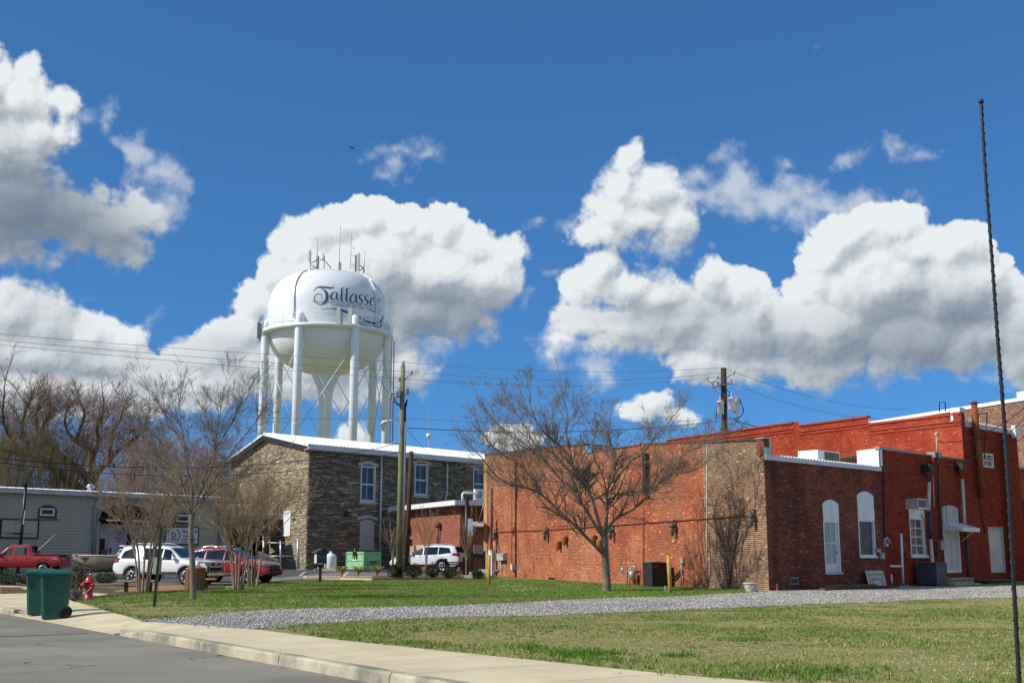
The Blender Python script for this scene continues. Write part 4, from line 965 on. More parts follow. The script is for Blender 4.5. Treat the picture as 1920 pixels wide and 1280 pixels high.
sash(RW, H2s, rb, .07, 2, 2, gm=M('sky_glass', (.16, .19, .22), .15, var=.4, scale=3))
wall_tube(RW, [(1727, 963), (1733, 974), (1735, 1000), (1737, 1040)], .02, 'cable', BLACKP, rb, .1)
# arched door head, awning, door
ztd = RW.px(1783, 947)[1]; m = MB(); RW.prism(m, RW.arch(H2d[0], H2d[1], RW.px(1783, 983)[1], ztd, max(ztd - H2d[3], .12), 10), .002, .03); m.build('arch_board', WEATHERED, rb)
ring_of_bricks(RW, H2d[0] - .02, H2d[1] + .02, ztd + .02, .2, rb, 2, (.24, .045, .03))
zad = RW.px(1783, 985)[1]; m = MB(); RW.frame(m, (H2d[0], H2d[1], H2d[2], zad), .09, -.16, .01); m.build('door_frame', BOARD, rb)
m = MB(); RW.box(m, (H2d[0] + .09, H2d[1] - .09, H2d[2] + .02, zad), -.15, -.1); dd_ = m.build('door', M('cream_door', (.60, .59, .55), .55, var=.05), rb)
m = MB(); x_ = (H2d[0] + H2d[1]) / 2; RW.box(m, (x_ + .08, x_ + .1, H2d[2] + .1, zad - .1), -.1, -.09); RW.box(m, (H2d[0] + .16, H2d[0] + .2, H2d[2] + .95, H2d[2] + 1.1), -.1, -.03); m.build('handle', GREYM, dd_)
aw = RW.rect(1769, 981, 1821, 995); a0, a1 = aw[0] - .05, aw[0] + 1.75; m = MB(); zA = RW.px(1783, 980)[1]; n = 18
for i in range(n):
    b0, b1 = a0 + (a1 - a0) * i / n, a0 + (a1 - a0) * (i + 1) / n - .012
    m.hexa([RW.pt(b0, zA, .02), RW.pt(b1, zA, .02), RW.pt(b1, zA - .025, .02), RW.pt(b0, zA - .025, .02), RW.pt(b0, zA - .24, .95), RW.pt(b1, zA - .24, .95), RW.pt(b1, zA - .265, .95), RW.pt(b0, zA - .265, .95)])
    sc = .14 if i % 2 else .17; RW.box(m, (b0, b1, zA - .265 - sc, zA - .25), .95, .965)
awn = m.build('awning', WHITE, rb)
m = MB()
for sx in (a0, a1):
    m.hexa([RW.pt(sx - .01, z, d) for z, d in ((zA, .02), (zA - .24, .95), (zA - .40, .95), (zA - .40, .02))] + [RW.pt(sx + .01, z, d) for z, d in ((zA, .02), (zA - .24, .95), (zA - .40, .95), (zA - .40, .02))])
    m.beam(RW.pt(sx, zA - .85, .03), RW.pt(sx, zA - .4, .6), .03)
m.build('awning_side', WHITE, awn)
m = MB(); RW.frame(m, H2e, .07, -.14, .01, .03); m.build('door_frame', WEATHERED, rb)
m = MB(); RW.box(m, (H2e[0] + .07, H2e[1] - .07, H2e[2] + .02, H2e[3] - .07), -.12, -.08); o = m.build('door', M('peeling_door', (.60, .585, .54), .8, var=.1, scale=2, stain=(.14, .11, .09), sscale=1.6, samt=.28, streak=((.36, .34, .3), 3, .6)), rb); o['label'] = 'peeling white door with a dirty lower edge'
# gutters and pipes
PIPEW = M('pipe_white', (.60, .61, .61), .5, var=.15, scale=2, stain=(.3, .25, .22), sscale=2, samt=.35); NAVY = M('pipe_navy', (.035, .04, .065), .5); PIPED = M('pipe_dark', (.075, .06, .065), .6, var=.2)
def funnel(px, py, top, d=.25):
    c = RW.w(px, py, d); m = MB(); m.lathe([(.05, 0), (.07, .05), (.22, .42), (.24, .45)], c, 4, (0, 0, 1)); f = m.build('rain_head', RUST, rb)
    m = MB(); m.box((c.x, c.y, c.z + .62), (.46, .42, .36), R(44)); m.build('collector_box', BLACKP, f)
funnel(1742, 903, 0); funnel(1803, 897, 0)
m = MB(); m.tube([RW.w(1742, 904, .25), RW.w(1741, 957, .22)], .085, 10); m.build('downspout', PIPEW, rb)
m = MB(); m.tube([RW.w(1742, 957, .22), RW.w(1745, 1010, .22)], .09, 10); m.build('downspout', NAVY, rb)
m = MB(); m.tube([RW.w(1745, 1010, .22), RW.w(1748, 1050, .25), RW.w(1749, 1056, .4)], .075, 10); m.build('downspout', PIPEW, rb)
m = MB(); m.tube([RW.w(1748.5, 858, .14), RW.w(1748.5, 886, .2)], .075, 8); m.build('downspout', M('red_spout', (.30, .05, .03), .7, var=.2), rb)
m = MB(); m.tube([RW.w(1804, 897, .25), RW.w(1809, 982, .2)], .075, 10); m.build('downspout', PIPEW, rb)
m = MB(); m.tube([RW.w(1810, 996, .2), RW.w(1814, 1040, .2), RW.w(1816, 1084, .3)], .085, 10); m.build('downspout', PIPED, rb)
m = MB(); RW.box(m, RW.rect(1745, 848, 1758, 858), -.2, .22); m.build('roof_box', GREYM, rb)
m = MB(); m.tube([RW.w(1756.5, 816, .1), RW.w(1757.5, 848, .1)], .05, 8); m.lathe([(.06, 0), (.10, .05), (.10, .13), (.03, .2)], RW.w(1756.5, 817, .1), 10); m.build('weatherhead', M('old_conduit', (.38, .34, .28), .6), rb)
m = MB(); m.tube([RW.w(1757.5, 848, .24), RW.w(1761, 930, .1), RW.w(1765.5, 1012, .1)], .05, 8); m.build('conduit', PIPED, rb)
elbox((1764.5, 1012, 1772, 1030), .16, GREYM, RW, parent=rb); elbox((1757, 1032, 1763, 1042), .1, PIPED, RW, parent=rb)
m = MB(); m.tube([RW.w(1749.5, 890, .08), RW.w(1751.5, 950, .08)], .02, 6); m.build('conduit', PIPEW, rb)
m = MB(); m.tube([RW.w(1826.5, 757, .25), RW.w(1830, 800, .25), RW.w(1842, 934, .25)], [.15, .16, .16], 12); fp = m.build('flue_pipe', RUST, rb)
m = MB(); m.lathe([(.17, 0), (.22, .06), (.05, .16)], RW.w(1826.3, 757, .25), 12); m.build('flue_cap', RUST, fp)
m = MB(); m.tube([RW.w(1829, 850, .12), RW.w(1836, 930, .12), RW.w(1847, 1000, .06)], .03, 6); m.build('conduit', PIPED, rb)
m = MB(); m.tube([RW.w(1879, 812, .2), RW.w(1884, 880, .2), RW.w(1898, 1096, .2)], .10, 10); m.build('downspout', M('brown_spout', (.16, .045, .03), .7, var=.25), rb)
for q in (((1761.5, 772), (1761.5, 753), (1772, 754.5), (1773, 771)), ((1834, 785), (1834.5, 776), (1851, 773.5), (1849, 800), (1845, 860))):
    m = MB(); m.tube([RW.w(*p, -.5 if q[0][0] < 1800 else .3) if q[0][0] > 1800 else SW_.w(*p, -.1) for p in q], .03, 6); m.build('pipe_loop', BLACK, rb)

# ------------------------------------------------------------------ the tall tan brick building behind
FW = Wall(at(1920, 1090, 70), 112.8, -1); fb = thing('tan_brick_building', 'tall tan brick building with a white roof edge behind the red block', 'building', FW.pt(0, .1))
zf = FW.px(1920, 749)[1]; sf = FW.px(1600, 800)[0]; ftop = topfn([(-14, zf), (sf, zf)])
MORT_F = M('far_mortar', (.34, .24, .18), .9, var=.2)
backing('side_wall', FW, -14, sf, 0, ftop, [], MORT_F, fb)
sq_ = FW.px(1640, 800)[0]
lay(FW, courses(FW, -14, sq_, 5.2, ftop, [], .21, .066, .012, rg), palette([(.30, .16, .11, 3), (.24, .12, .085, 2), (.38, .24, .16, 1.3), (.16, .09, .07, .8)]), fb, 'brick', BRICKM, (0, 0), 0, .010, 9)
m = MB(); FW.box(m, (-14, sf, zf - .06, zf + .16), -.3, .08); FW.box(m, (-14, FW.px(1908, 745)[0], zf + .16, zf + .5), -.3, .06); m.build('roof_edge', WHITE, fb)
# lean-to beyond the red block, mostly in shade
LT = Wall(RW.pt(s_hi1 + .02, 0, -1.2), 44, 1); lt = thing('brick_shed', 'small orange brick shed with a dark open front at the right edge', 'building', LT.pt(0, .05))
zl = LT.px(1905, 935)[1]; zl2 = LT.px(1905, 880)[1]
m = MB(); LT.box(m, (.02, 6, zl, zl2), -.25, 0); m.build('wall', M('shed_brick', (.36, .12, .055), .9, var=.3, scale=9, bump=.3), lt)
m = MB(); LT.box(m, (.02, 6, -.1, zl - .01), -3.2, -2.9); LT.box(m, (.02, .2, -.1, zl - .01), -2.9, -.02); m.build('back_wall', BLACKP, lt)  # black walls stand for the shade within the open front
m = MB(); LT.box(m, (.0, 6.2, zl2, zl2 + .12), -3.2, .25); m.build('roof', GREYM, lt)
m = MB(); m.tube([LT.pt(.02, zl2 + .42, .18), LT.pt(.2, zl2 + .18, .3), LT.pt(6, zl2 + .1, .3)], .11, 8); m.build('gutter', WHITE, lt)

# ------------------------------------------------------------------ the old stone building
S0 = at(573, 1067, 90); zS = S0.z
SLW = Wall((S0.x, S0.y, 0), 47.5, 1); SGW = Wall((S0.x, S0.y, 0), 122, -1)
sb = thing('stone_building', 'two-storey old stone building with white metal roof and arched window heads', 'building', (S0.x, S0.y, zS))
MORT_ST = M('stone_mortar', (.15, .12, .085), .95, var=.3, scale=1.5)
MORT_SG = M('gable_mortar', (.34, .27, .18), .95, var=.25, scale=1.5)  # paler mortar copy for the sunlit gable
sL = SLW.px(912, 1000)[0] + 6; zE = SLW.px(577, 836)[1]
sP, zP = SGW.px(503, 815); zP -= .15; sG = 2 * sP
ltop = topfn([(0, zE), (sL, zE)]); gtop = topfn([(0, zE), (sP, zP), (sG, zE)])
W1 = SLW.rect(676, 874, 702, 942); W2 = SLW.rect(777, 870, 800.5, 930); W3 = SLW.rect(887, 868, 906, 928); B1 = SLW.rect(674, 973, 700.5, 1027)
s3 = W3[0]; W3 = (s3, s3 + (W2[1] - W2[0]), W2[2], W2[3])
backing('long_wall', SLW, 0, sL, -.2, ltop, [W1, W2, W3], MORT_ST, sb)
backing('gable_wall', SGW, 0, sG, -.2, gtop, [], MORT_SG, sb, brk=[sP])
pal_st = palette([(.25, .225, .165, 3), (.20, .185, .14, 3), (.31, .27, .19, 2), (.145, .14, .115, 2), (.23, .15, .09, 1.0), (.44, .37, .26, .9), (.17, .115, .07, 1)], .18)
pal_sg = palette([(.43, .36, .25, 3), (.35, .295, .205, 2), (.50, .43, .31, 2), (.28, .215, .14, 1), (.38, .27, .16, .7)], .12)  # same stone, a paler copy for the sunlit gable
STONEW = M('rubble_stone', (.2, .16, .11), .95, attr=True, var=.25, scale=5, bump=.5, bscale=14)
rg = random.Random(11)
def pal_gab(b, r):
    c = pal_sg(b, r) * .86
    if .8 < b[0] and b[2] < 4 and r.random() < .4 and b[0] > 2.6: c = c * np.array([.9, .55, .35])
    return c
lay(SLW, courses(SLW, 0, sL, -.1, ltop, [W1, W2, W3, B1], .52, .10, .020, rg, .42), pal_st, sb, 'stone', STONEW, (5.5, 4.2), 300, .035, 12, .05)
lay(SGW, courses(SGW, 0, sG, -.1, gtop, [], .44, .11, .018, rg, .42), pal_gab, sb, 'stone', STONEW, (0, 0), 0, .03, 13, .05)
LINT = M('lintel_stone', (.50, .46, .36), .85, var=.12, scale=3); WTRIM = M('window_trim', (.60, .61, .60), .5, var=.06)
def lintel(r, zc, parent, over=.32):
    s0, s1 = r[0] - over, r[1] + over; c = (s0 + s1) / 2; m = MB(); n = 10; up, dn = [], []
    for i in range(n + 1):
        u = -1 + 2 * i / n; x = c + u * (s1 - s0) / 2; b = .16 * (1 - min(abs(u) * 1.35, 1) ** 2); up.append((x, zc + .20 + b)); dn.append((x, zc - .06 + b))
    SLW.prism(m, dn + up[::-1], -.02, .10); return m.build('lintel', LINT, parent)
for r in (W1, W2, W3):
    w = sash(SLW, (r[0], r[1], r[2] + .12, r[3]), sb, .10, 2, 2, -.14, WTRIM, GLASSB)
    m = MB(); SLW.frame(m, (r[0] - .05, r[1] + .05, r[2] + .06, r[3] + .02), .12, .03, .075, .1); zmid = (r[2] + r[3]) / 2; SLW.box(m, (r[0] + .07, r[1] - .07, zmid - .06, zmid + .06), -.06, .01); m.build('casing', WTRIM, w)
    m = MB(); SLW.box(m, (r[0] - .15, r[1] + .15, r[2] - .12, r[2] + .06), -.05, .12); m.build('sill', LINT, w)
    lintel(r, r[3] + .06, sb)
m = MB(); SLW.prism(m, SLW.arch(B1[0], B1[1], B1[2], B1[3], .18, 10), -.02, .06); m.build('boarded_window', M('grey_board', (.50, .49, .46), .7, var=.05, streak=((.6, .59, .56), 1.2, .6)), sb)
lintel(B1, B1[3] - .02, sb, .34)
m = MB(); SLW.box(m, (B1[0] - .12, B1[1] + .08, B1[2] - .16, B1[2]), -.02, .12); m.build('sill', LINT, sb)
gb = SGW.rect(532, 957, 546, 1000); m = MB(); SGW.box(m, gb, -.02, .08); SGW.box(m, (gb[0] - .06, gb[1] + .06, gb[2] - .2, gb[2] - .01), -.02, .12); m.build('boarded_window', WHITE, sb)
m = MB(); SGW.box(m, SGW.rect(549, 971, 555, 975), -.05, .05); m.build('vent', BLACKP, sb)
for x, y in ((648, 962), (722, 963.5), (745, 967), (812, 940), (866, 936)):
    q = SLW.px(x, y); m = MB(); pts = [(q[0] + (.36 if i % 2 == 0 else .14) * math.sin(i * math.pi / 5), q[1] + (.36 if i % 2 == 0 else .14) * math.cos(i * math.pi / 5)) for i in range(10)]
    SLW.prism(m, pts, .04, .10); m.build('star_anchor', BLACK, sb)
# roof
eo = .55; e0 = SLW.pt(-.5, zE + .12, eo); e1 = SLW.pt(sL, zE + .12, eo); gd = SGW.d
slope = (zP - zE) / sP
r0 = SLW.pt(-.5, zP + .30, 0) + gd * sP; r1 = SLW.pt(sL, zP + .30, 0) + gd * sP
perp = -SLW.n
def roofpt(s, k, up=0.):   # k 0 eave, 1 ridge
    a = SLW.pt(s, zE + .12, eo); b = SLW.pt(s, zP + .28, 0) + gd * sP; p = a.lerp(b, k); return Vector((p.x, p.y, p.z + up))
m = MB(); n = int((sL + .5) / .38)
b0 = [roofpt(-.5, 0), roofpt(sL, 0), roofpt(sL, 1), roofpt(-.5, 1)]
m.hexa([p + Vector((0, 0, -.06)) for p in b0] + b0)
bk = [roofpt(-.5, 1), roofpt(sL, 1), SLW.pt(sL, zE + .1, 0) + gd * (sG + .5), SLW.pt(-.5, zE + .1, 0) + gd * (sG + .5)]
m.hexa([p + Vector((0, 0, -.07)) for p in bk] + bk); rf = m.build('roof', WROOF, sb)
m = MB()
for i in range(n):
    s = -.45 + i * .38
    a, b = roofpt(s, 0, .03), roofpt(s, 1, .03); m.beam(a, b, .07, .06)
m.build('roof_ribs', WROOF, rf)
FASC = M('stone_fascia', (.56, .58, .58), .5, var=.08, streak=((.36, .37, .37), 1.2, .6))
m = MB(); SLW.box(m, (-.5, sL, zE - .28, zE + .10), eo - .10, eo + .02); SLW.box(m, (-.5, sL, zE - .30, zE - .26), 0, eo - .1); m.build('eave_fascia', FASC, sb)
m = MB()
for a, b in ((roofpt(-.5, 0, -.12), roofpt(-.5, 1, -.12)), (roofpt(-.5, 1, -.12), bk[3] + Vector((0, 0, -.12)))): m.beam(a, b, .10, .17)
m.build('rake_board', WHITE, sb)
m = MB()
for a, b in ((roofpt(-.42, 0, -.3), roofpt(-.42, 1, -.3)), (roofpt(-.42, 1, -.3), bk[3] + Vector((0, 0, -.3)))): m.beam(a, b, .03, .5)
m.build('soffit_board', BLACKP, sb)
for pts in (((715.5, 850), (712, 1060)), ((839, 857), (838, 925), (834, 938))):
    m = MB(); m.tube([SLW.w(*p, .14) for p in pts], .085, 8); m.build('downspout', PIPEW, sb)
m = MB(); m.tube([SLW.w(746, 955, .14), SLW.w(745, 1060, .14)], .06, 8); m.build('conduit', GALV, sb)
# split unit on the long wall, half hidden
pm = SLW.w(900, 928, .05); t = thing('split_air_conditioner', 'white outdoor split unit on the low roof beside the stone wall', 'air conditioner', at(897, 940, 91), R(47))
MW = Wall((at(897, 940, 90).x, 90, 0), 20, 1); c0 = MW.rect(887.5, 917, 903, 937)
m = MB(); MW.box(m, c0, 0, .45); m.build('casing', WPLAS, t)
m = MB(); m.lathe([(.32, 0), (.30, .03)], MW.pt(c0[0] + (c0[1] - c0[0]) * .42, (c0[2] + c0[3]) / 2, .45), 16, MW.n); m.build('fan_grille', M('fan_grey', (.3, .31, .31), .5), t)
m = MB(); m.tube([MW.w(888, 923, .2), MW.w(869, 923.5, .2), MW.w(867, 926, .2), MW.w(867, 942, .2)], .09, 8); m.build('pipe_cover', WPLAS, t)
m = MB(); MW.box(m, (c0[0], c0[1], c0[2] - .9, c0[2] - .02), -.5, -.1); m.build('stand', M('tarp', (.55, .56, .56), .6), t)

# ------------------------------------------------------------------ the low brick building in between
Q0 = at(862, 1075, 84); QW = Wall((Q0.x, Q0.y, 0), 117, -1); QR = Wall((Q0.x, Q0.y, 0), 20, 1)
qb = thing('low_brick_building', 'single-storey brown brick building with white roof edge between stone and orange walls', 'building', (Q0.x, Q0.y, Q0.z))
sq0 = QW.px(762, 1000)[0] + 2; zq = QW.px(810, 956)[1]; Hd = QW.rect(763, 1011, 773, 1060)
qa, qz = QW.px(860, 949); qc, qy = QW.px(765, 962); qtop = topfn([(0, qz), (sq0, qz)])
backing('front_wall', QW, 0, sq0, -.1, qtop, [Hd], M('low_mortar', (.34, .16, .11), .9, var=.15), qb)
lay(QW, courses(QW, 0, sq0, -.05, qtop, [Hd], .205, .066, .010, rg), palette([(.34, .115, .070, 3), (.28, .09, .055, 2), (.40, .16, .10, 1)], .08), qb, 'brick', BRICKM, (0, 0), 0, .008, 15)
backing('right_wall', QR, 0, 9, -.1, topfn([(0, qz), (9, qz)]), [], M('low_mortar_side', (.22, .10, .075), .9, var=.15), qb)  # darker mortar copy for the wall in shade
lay(QR, courses(QR, 0, 9, -.05, topfn([(0, qz), (9, qz)]), [], .205, .066, .010, rg), palette([(.24, .075, .05, 3), (.19, .06, .042, 2)], .08), qb, 'brick', BRICKM, (0, 0), 0, .008, 16)  # same brick as the front, darkened for the shaded side
m = MB(); ov = .75
P3 = lambda s, d, z, W=QW: W.pt(s, z, d)
c_ = [QW.pt(-.0, 0, ov) - QW.d * ov, QW.pt(sq0, 0, ov), QW.pt(sq0, 0, -9), QW.pt(-.0, 0, -9) - QW.d * ov]
c_[3] = c_[0] + QR.d * 10; c_[2] = c_[1] + QR.d * 10
m.hexa([Vector((p.x, p.y, qz + .02)) for p in c_] + [Vector((p.x, p.y, qz + .34)) for p in c_]); m.build('roof', GREYM, qb)
m = MB()
for a, b in ((c_[0], c_[1]), (c_[0], c_[3])): m.beam((a.x, a.y, qz + .22), (b.x, b.y, qz + .22), .06, .34)
m.build('roof_edge', WHITE, qb)
m = MB(); QW.box(m, (Hd[0], Hd[1] - .1, Hd[2], Hd[3]), -.25, -.2); m.build('doorway', BLACKP, qb)
m = MB(); QW.box(m, (Hd[0] - .6, Hd[0] + .25, Hd[2], Hd[3] - .5), .05, .1); m.build('door', M('tan_door', (.42, .30, .18), .7), qb)
m = MB(); m.tube([QW.w(819, 1034, .2), QW.w(821, 990, .2)], .09, 8); m.lathe([(.12, 0), (.26, .1), (.26, .3), (.1, .42)], QW.w(821.3, 989, .2), 10); m.build('vent_pipe', M('vent_brown', (.16, .10, .07), .7, var=.3), qb)
m = MB(); QW.box(m, QW.rect(781, 1021, 795, 1034), .01, .04); m.build('patched_plaster', M('plaster', (.55, .40, .32), .9, var=.35, scale=4), qb)
m = MB(); QR.box(m, QR.rect(888, 1021, 908, 1040), .01, .06); m.build('panel', M('pale_panel', (.42, .38, .32), .8), qb)
# metal canopy on the far end of the orange wall
t = thing('canopy', 'flat white canopy on cables beside the far end of the orange wall', 'canopy', at(892, 990, 74)); cw = Wall(LW.pt(sB + .02, 0, 0), 44, -1)
cz = at(892, 986, 73).z; pc = [at(874, 990, 72.5), at(907, 988, 72.5)]
m = MB(); a, b = pc[0].copy(), pc[1].copy(); a.z = b.z = cz; u = Vector((-.1, 3, 0)); m.hexa([a, b, b + u, a + u] + [p + Vector((0, 0, .26)) for p in (a, b, b + u, a + u)]); m.build('roof', WHITE, t)
m = MB(); m.tube([at(895, 986, 72.6), at(907, 944, 72.0)], .02, 5); m.build('cable', GREYM, t)

# ------------------------------------------------------------------ the grey building on the left
G0 = at(0, 1066, 78); GW = Wall((G0.x, G0.y, 0), 48.5, 1); gbld = thing('grey_building', 'long low grey block building with a white roof edge, signs and a black awning', 'building', (G0.x, G0.y, G0.z))
sg0 = -14; sg1 = GW.px(423, 1000)[0]; zg = GW.px(200, 931)[1]
g1 = GW.rect(71, 946, 107, 971); g2w = GW.rect(327, 960, 357, 982); dr_ = GW.rect(187, 957, 246, 1062)
gt = topfn([(sg0, zg), (sg1, zg)])
GREYP = M('grey_block', (.245, .245, .225), .9, var=.06, scale=.5, stain=(.21, .205, .185), sscale=.4, samt=.4, attr=False)
GREYB = M('grey_block_paint', (.2, .2, .2), .9, var=.05, scale=.6, attr=True, bump=.0)
h1 = GW.rect(74.5, 952.5, 101.5, 966.5); h2 = GW.rect(329.5, 964.5, 354, 978)
backing('front_wall', GW, sg0, sg1, -.1, gt, [h1, h2, dr_], M('grey_joint', (.40, .385, .305), .9), gbld)
lay(GW, courses(GW, sg0, sg1, -.05, gt, [h1, h2, dr_], .40, .195, .008, rg), palette([(.44, .42, .33)], .012), gbld, 'block', GREYB, (0, 0), 0, .002, 17, .001)
ge = Wall(GW.pt(sg1, 0), 138.5, -1); ge2 = Wall(GW.pt(sg1, 0), 138.5, 1)
m = MB(); ge2.box(m, (0, 9, -.1, zg), -.02, .02); m.build('end_wall', M('grey_end', (.36, .36, .31), .9, var=.06), gbld)
m = MB(); GW.box(m, (sg0, sg1 + .5, zg - .02, zg + .28), .0, .45); m.build('fascia', M('grey_fascia', (.50, .50, .48), .5, var=.08, streak=((.33, .32, .3), 1.0, .6)), gbld)
m = MB(); a0, a1 = GW.pt(sg0, zg + .30, .5), GW.pt(sg1 + .5, zg + .30, .5); bk_ = -GW.n * 12 + Vector((0, 0, .7)); m.hexa([p + Vector((0, 0, -.05)) for p in (a0, a1, a1 + bk_, a0 + bk_)] + [a0, a1, a1 + bk_, a0 + bk_]); rf = m.build('roof', WROOF, gbld)
m = MB()
for i in range(int((sg1 - sg0) / .6)):
    p = GW.pt(sg0 + i * .6, zg + .32, .5); m.beam(p, p + bk_, .05, .05)
m.build('roof_ribs', WROOF, rf)
m = MB(); m.lathe([(.22, 0), (.22, .2), (.32, .25), (.22, .42), (.1, .5)], GW.pt(GW.px(196, 930)[0], zg + .5, -2), 12); m.build('roof_vent', GALV, gbld)
OLIVE = M('olive_trim', (.085, .075, .058), .85, var=.1)
for r, h in ((g1, h1), (g2w, h2)):
    m = MB(); GW.prism(m, [q for q in GW.arch(r[0], r[1], r[2], r[3], .28, 10)], -.01, .03); rc = m.build('window_surround', OLIVE, gbld)
    m = MB(); GW.frame(m, (h[0], h[1], h[2], h[3]), .10, .0, .07); w = m.build('window', WHITE, gbld)
    for i in range(3):
        m = MB(); a0, a1 = h[0] + .1, h[1] - .1; GW.box(m, (a0 + (a1 - a0) * i / 3 + .015, a0 + (a1 - a0) * (i + 1) / 3 - .015, h[2] + .1, h[3] - .1), .034, .045); m.build('pane', GLASSB, w)
    m = MB(); GW.box(m, (r[0] - .12, r[1] + .12, r[2] - .12, r[2]), -.01, .10); m.build('sill', M('sill_grey', (.19, .18, .155), .85), gbld)
DSP = M('spout_grey', (.30, .33, .34), .5)
for a, b, c in (((189, 934), (178, 955), (175, 1062)), ((413, 945), (413, 962), (412, 1062))):
    m = MB(); m.tube([GW.w(a[0], a[1], .35), GW.w(b[0], b[1], .12), GW.w(c[0], c[1], .12)], .13, 6); m.build('downspout', DSP, gbld)
m = MB(); GW.box(m, (dr_[0], dr_[1], dr_[2], dr_[3]), -.9, -.85); GW.box(m, (dr_[1] - .05, dr_[1] + .02, dr_[2], dr_[3]), -.85, -.005); GW.box(m, (dr_[0] - .02, dr_[0] + .03, dr_[2], dr_[3]), -.85, -.005); m.build('porch_back', M('porch_dark', (.06, .055, .05), .9), gbld)  # recess back and sides coloured dark to stand for its shade
dd = GW.rect(193, 982, 244, 1062)
m = MB(); GW.frame(m, dd, .10, -.7, -.5); m.build('door_frame', WPLAS, gbld)
for i in range(2):
    a0 = dd[0] + .1 + i * (dd[1] - dd[0] - .2) / 2; a1 = a0 + (dd[1] - dd[0] - .2) / 2 - .015; m = MB(); GW.box(m, (a0, a1, dd[2] + .03, dd[3] - .1), -.68, -.62); d_ = m.build('door', M('white_door', (.56, .57, .58), .4, var=.04), gbld)
    m = MB(); GW.box(m, (a0 + .2, a1 - .2, dd[2] + 1.0, dd[3] - .3), -.619, -.612); m.build('door_glass', M('pale_glass', (.50, .50, .53), .1, var=.15), d_)
    if i == 0:
        m = MB(); GW.box(m, (a1 - .16, a1 - .06, dd[2] + .95, dd[2] + 1.3), -.62, -.56); m.build('handle', BLACK, d_)
    else:
        m = MB()
        for k, (u, v) in enumerate(((.25, .75), (.42, .58), (.2, .8), (.3, .7))): zz = dd[3] - .62 - k * .19; GW.box(m, (a0 + (a1 - a0) * u, a0 + (a1 - a0) * v, zz, zz + .07), -.611, -.608)
        m.build('door_notice', M('red_print', (.45, .05, .09), .6), d_)
m = MB(); GW.box(m, GW.rect(187, 1009, 197, 1062), -.5, -.1); m.build('chair_back', M('dark_brown', (.035, .022, .018), .8), gbld)
ca = GW.rect(187, 957, 246, 977); ctop = ca[3] + .05
m = MB(); n = 12; c0, c1 = ca[0] - .05, ca[1] + 1.0; prof = [(c0 + (c1 - c0) * i / n, ca[2] + .12 + (ctop - ca[2] + .25) * (1 - (2 * i / n - 1) ** 2) ** .5) for i in range(n + 1)]
m.prism([(c0, ca[2])] + prof[0:] + [(c1, ca[2])], lambda a, b, d: GW.pt(a, b, d), .01, 1.0); an = m.build('awning', M('black_canvas', (.015, .013, .013), .8), gbld)
m = MB(); GW.box(m, (c0 - .01, c1 + .01, ca[2] - .02, ca[2] + .09), 1.0, 1.03); m.build('awning_trim', WHITE, an)
# the two signs are their own things
def sign(px, label, board, edge, cat='sign'):
    r = GW.rect(*px); t = thing('wall_sign', label, cat, GW.pt((r[0] + r[1]) / 2, r[2], .05)); m = MB(); GW.box(m, r, .012, .07); m.build('board', board, t)
    m = MB(); GW.frame(m, (r[0] - .03, r[1] + .03, r[2] - .03, r[3] + .03), .09, .01, .10); m.build('rim', edge, t); return r, t
INK = M('ink', (.02, .018, .016), .6); NAVYI = M('navy_ink', (.02, .03, .10), .5); PINK = M('pink_ink', (.5, .1, .16), .6)
r, t = sign((0, 973, 71, 1008), 'cream sign with a thin ring over the words THE CORNER ROOM', M('cream_board', (.50, .44, .31), .6, var=.04), BLACK)
def circ(wall, m, s, z, r0, r1, d, a0=0, a1=360, n=36, sx=1.):
    for i in range(n):
        t0, t1 = R(a0 + (a1 - a0) * i / n), R(a0 + (a1 - a0) * (i + 1) / n)
        m.add([wall.pt(s + r_ * math.cos(t_) * sx, z + r_ * math.sin(t_), d) for r_, t_ in ((r0, t0), (r1, t0), (r1, t1), (r0, t1))], [(0, 1, 2, 3)])
w_ = r[1] - r[0]; h_ = r[3] - r[2]; m = MB(); circ(GW, m, r[0] + w_ * .49, r[2] + h_ * .62, h_ * .23, h_ * .245, .074); m.build('emblem', INK, t)
m = MB(); text_on(GW, m, 'THE', r[0] + w_ * .06, r[0] + w_ * .215, r[2] + h_ * .16, h_ * .13, .074); text_on(GW, m, 'ROOM', r[0] + w_ * .62, r[0] + w_ * .905, r[2] + h_ * .16, h_ * .13, .074); text_on(GW, m, 'CORNER', r[0] + w_ * .235, r[0] + w_ * .60, r[2] + h_ * .16, h_ * .14, .074, .02); m.build('lettering', INK, t)
r, t = sign((309, 987, 371, 1020), 'white dance studio sign with a round navy emblem', M('white_sign', (.66, .67, .68), .5, var=.03), M('sign_edge', (.05, .055, .06), .5))
w_ = r[1] - r[0]; h_ = r[3] - r[2]; sx_, sz_ = r[0] + w_ * .245, r[2] + h_ * .5; m = MB(); circ(GW, m, sx_, sz_, h_ * .36, h_ * .385, .074, 140, 420, 30, 1.); circ(GW, m, sx_ + .03, sz_ - .02, h_ * .37, h_ * .41, .0745, -60, 60, 14)
text_on(GW, m, 'B', sx_ - h_ * .06, sx_ + h_ * .20, sz_ - h_ * .27, h_ * .50, .074)
m.build('emblem', NAVYI, t)
m = MB(); circ(GW, m, sx_ - h_ * .12, sz_ + h_ * .12, 0, h_ * .035, .075, n=10)
for a, b, c, d in ((-.12, .10, -.11, -.10), (-.12, .05, -.20, .16), (-.12, .06, -.02, .14), (-.11, -.1, -.17, -.24), (-.11, -.1, -.05, -.22)): m.beam(GW.pt(sx_ + a * h_, sz_ + b * h_, .077), GW.pt(sx_ + c * h_, sz_ + d * h_, .077), .035, .006, GW.n)
m.build('dancer', NAVYI, t)
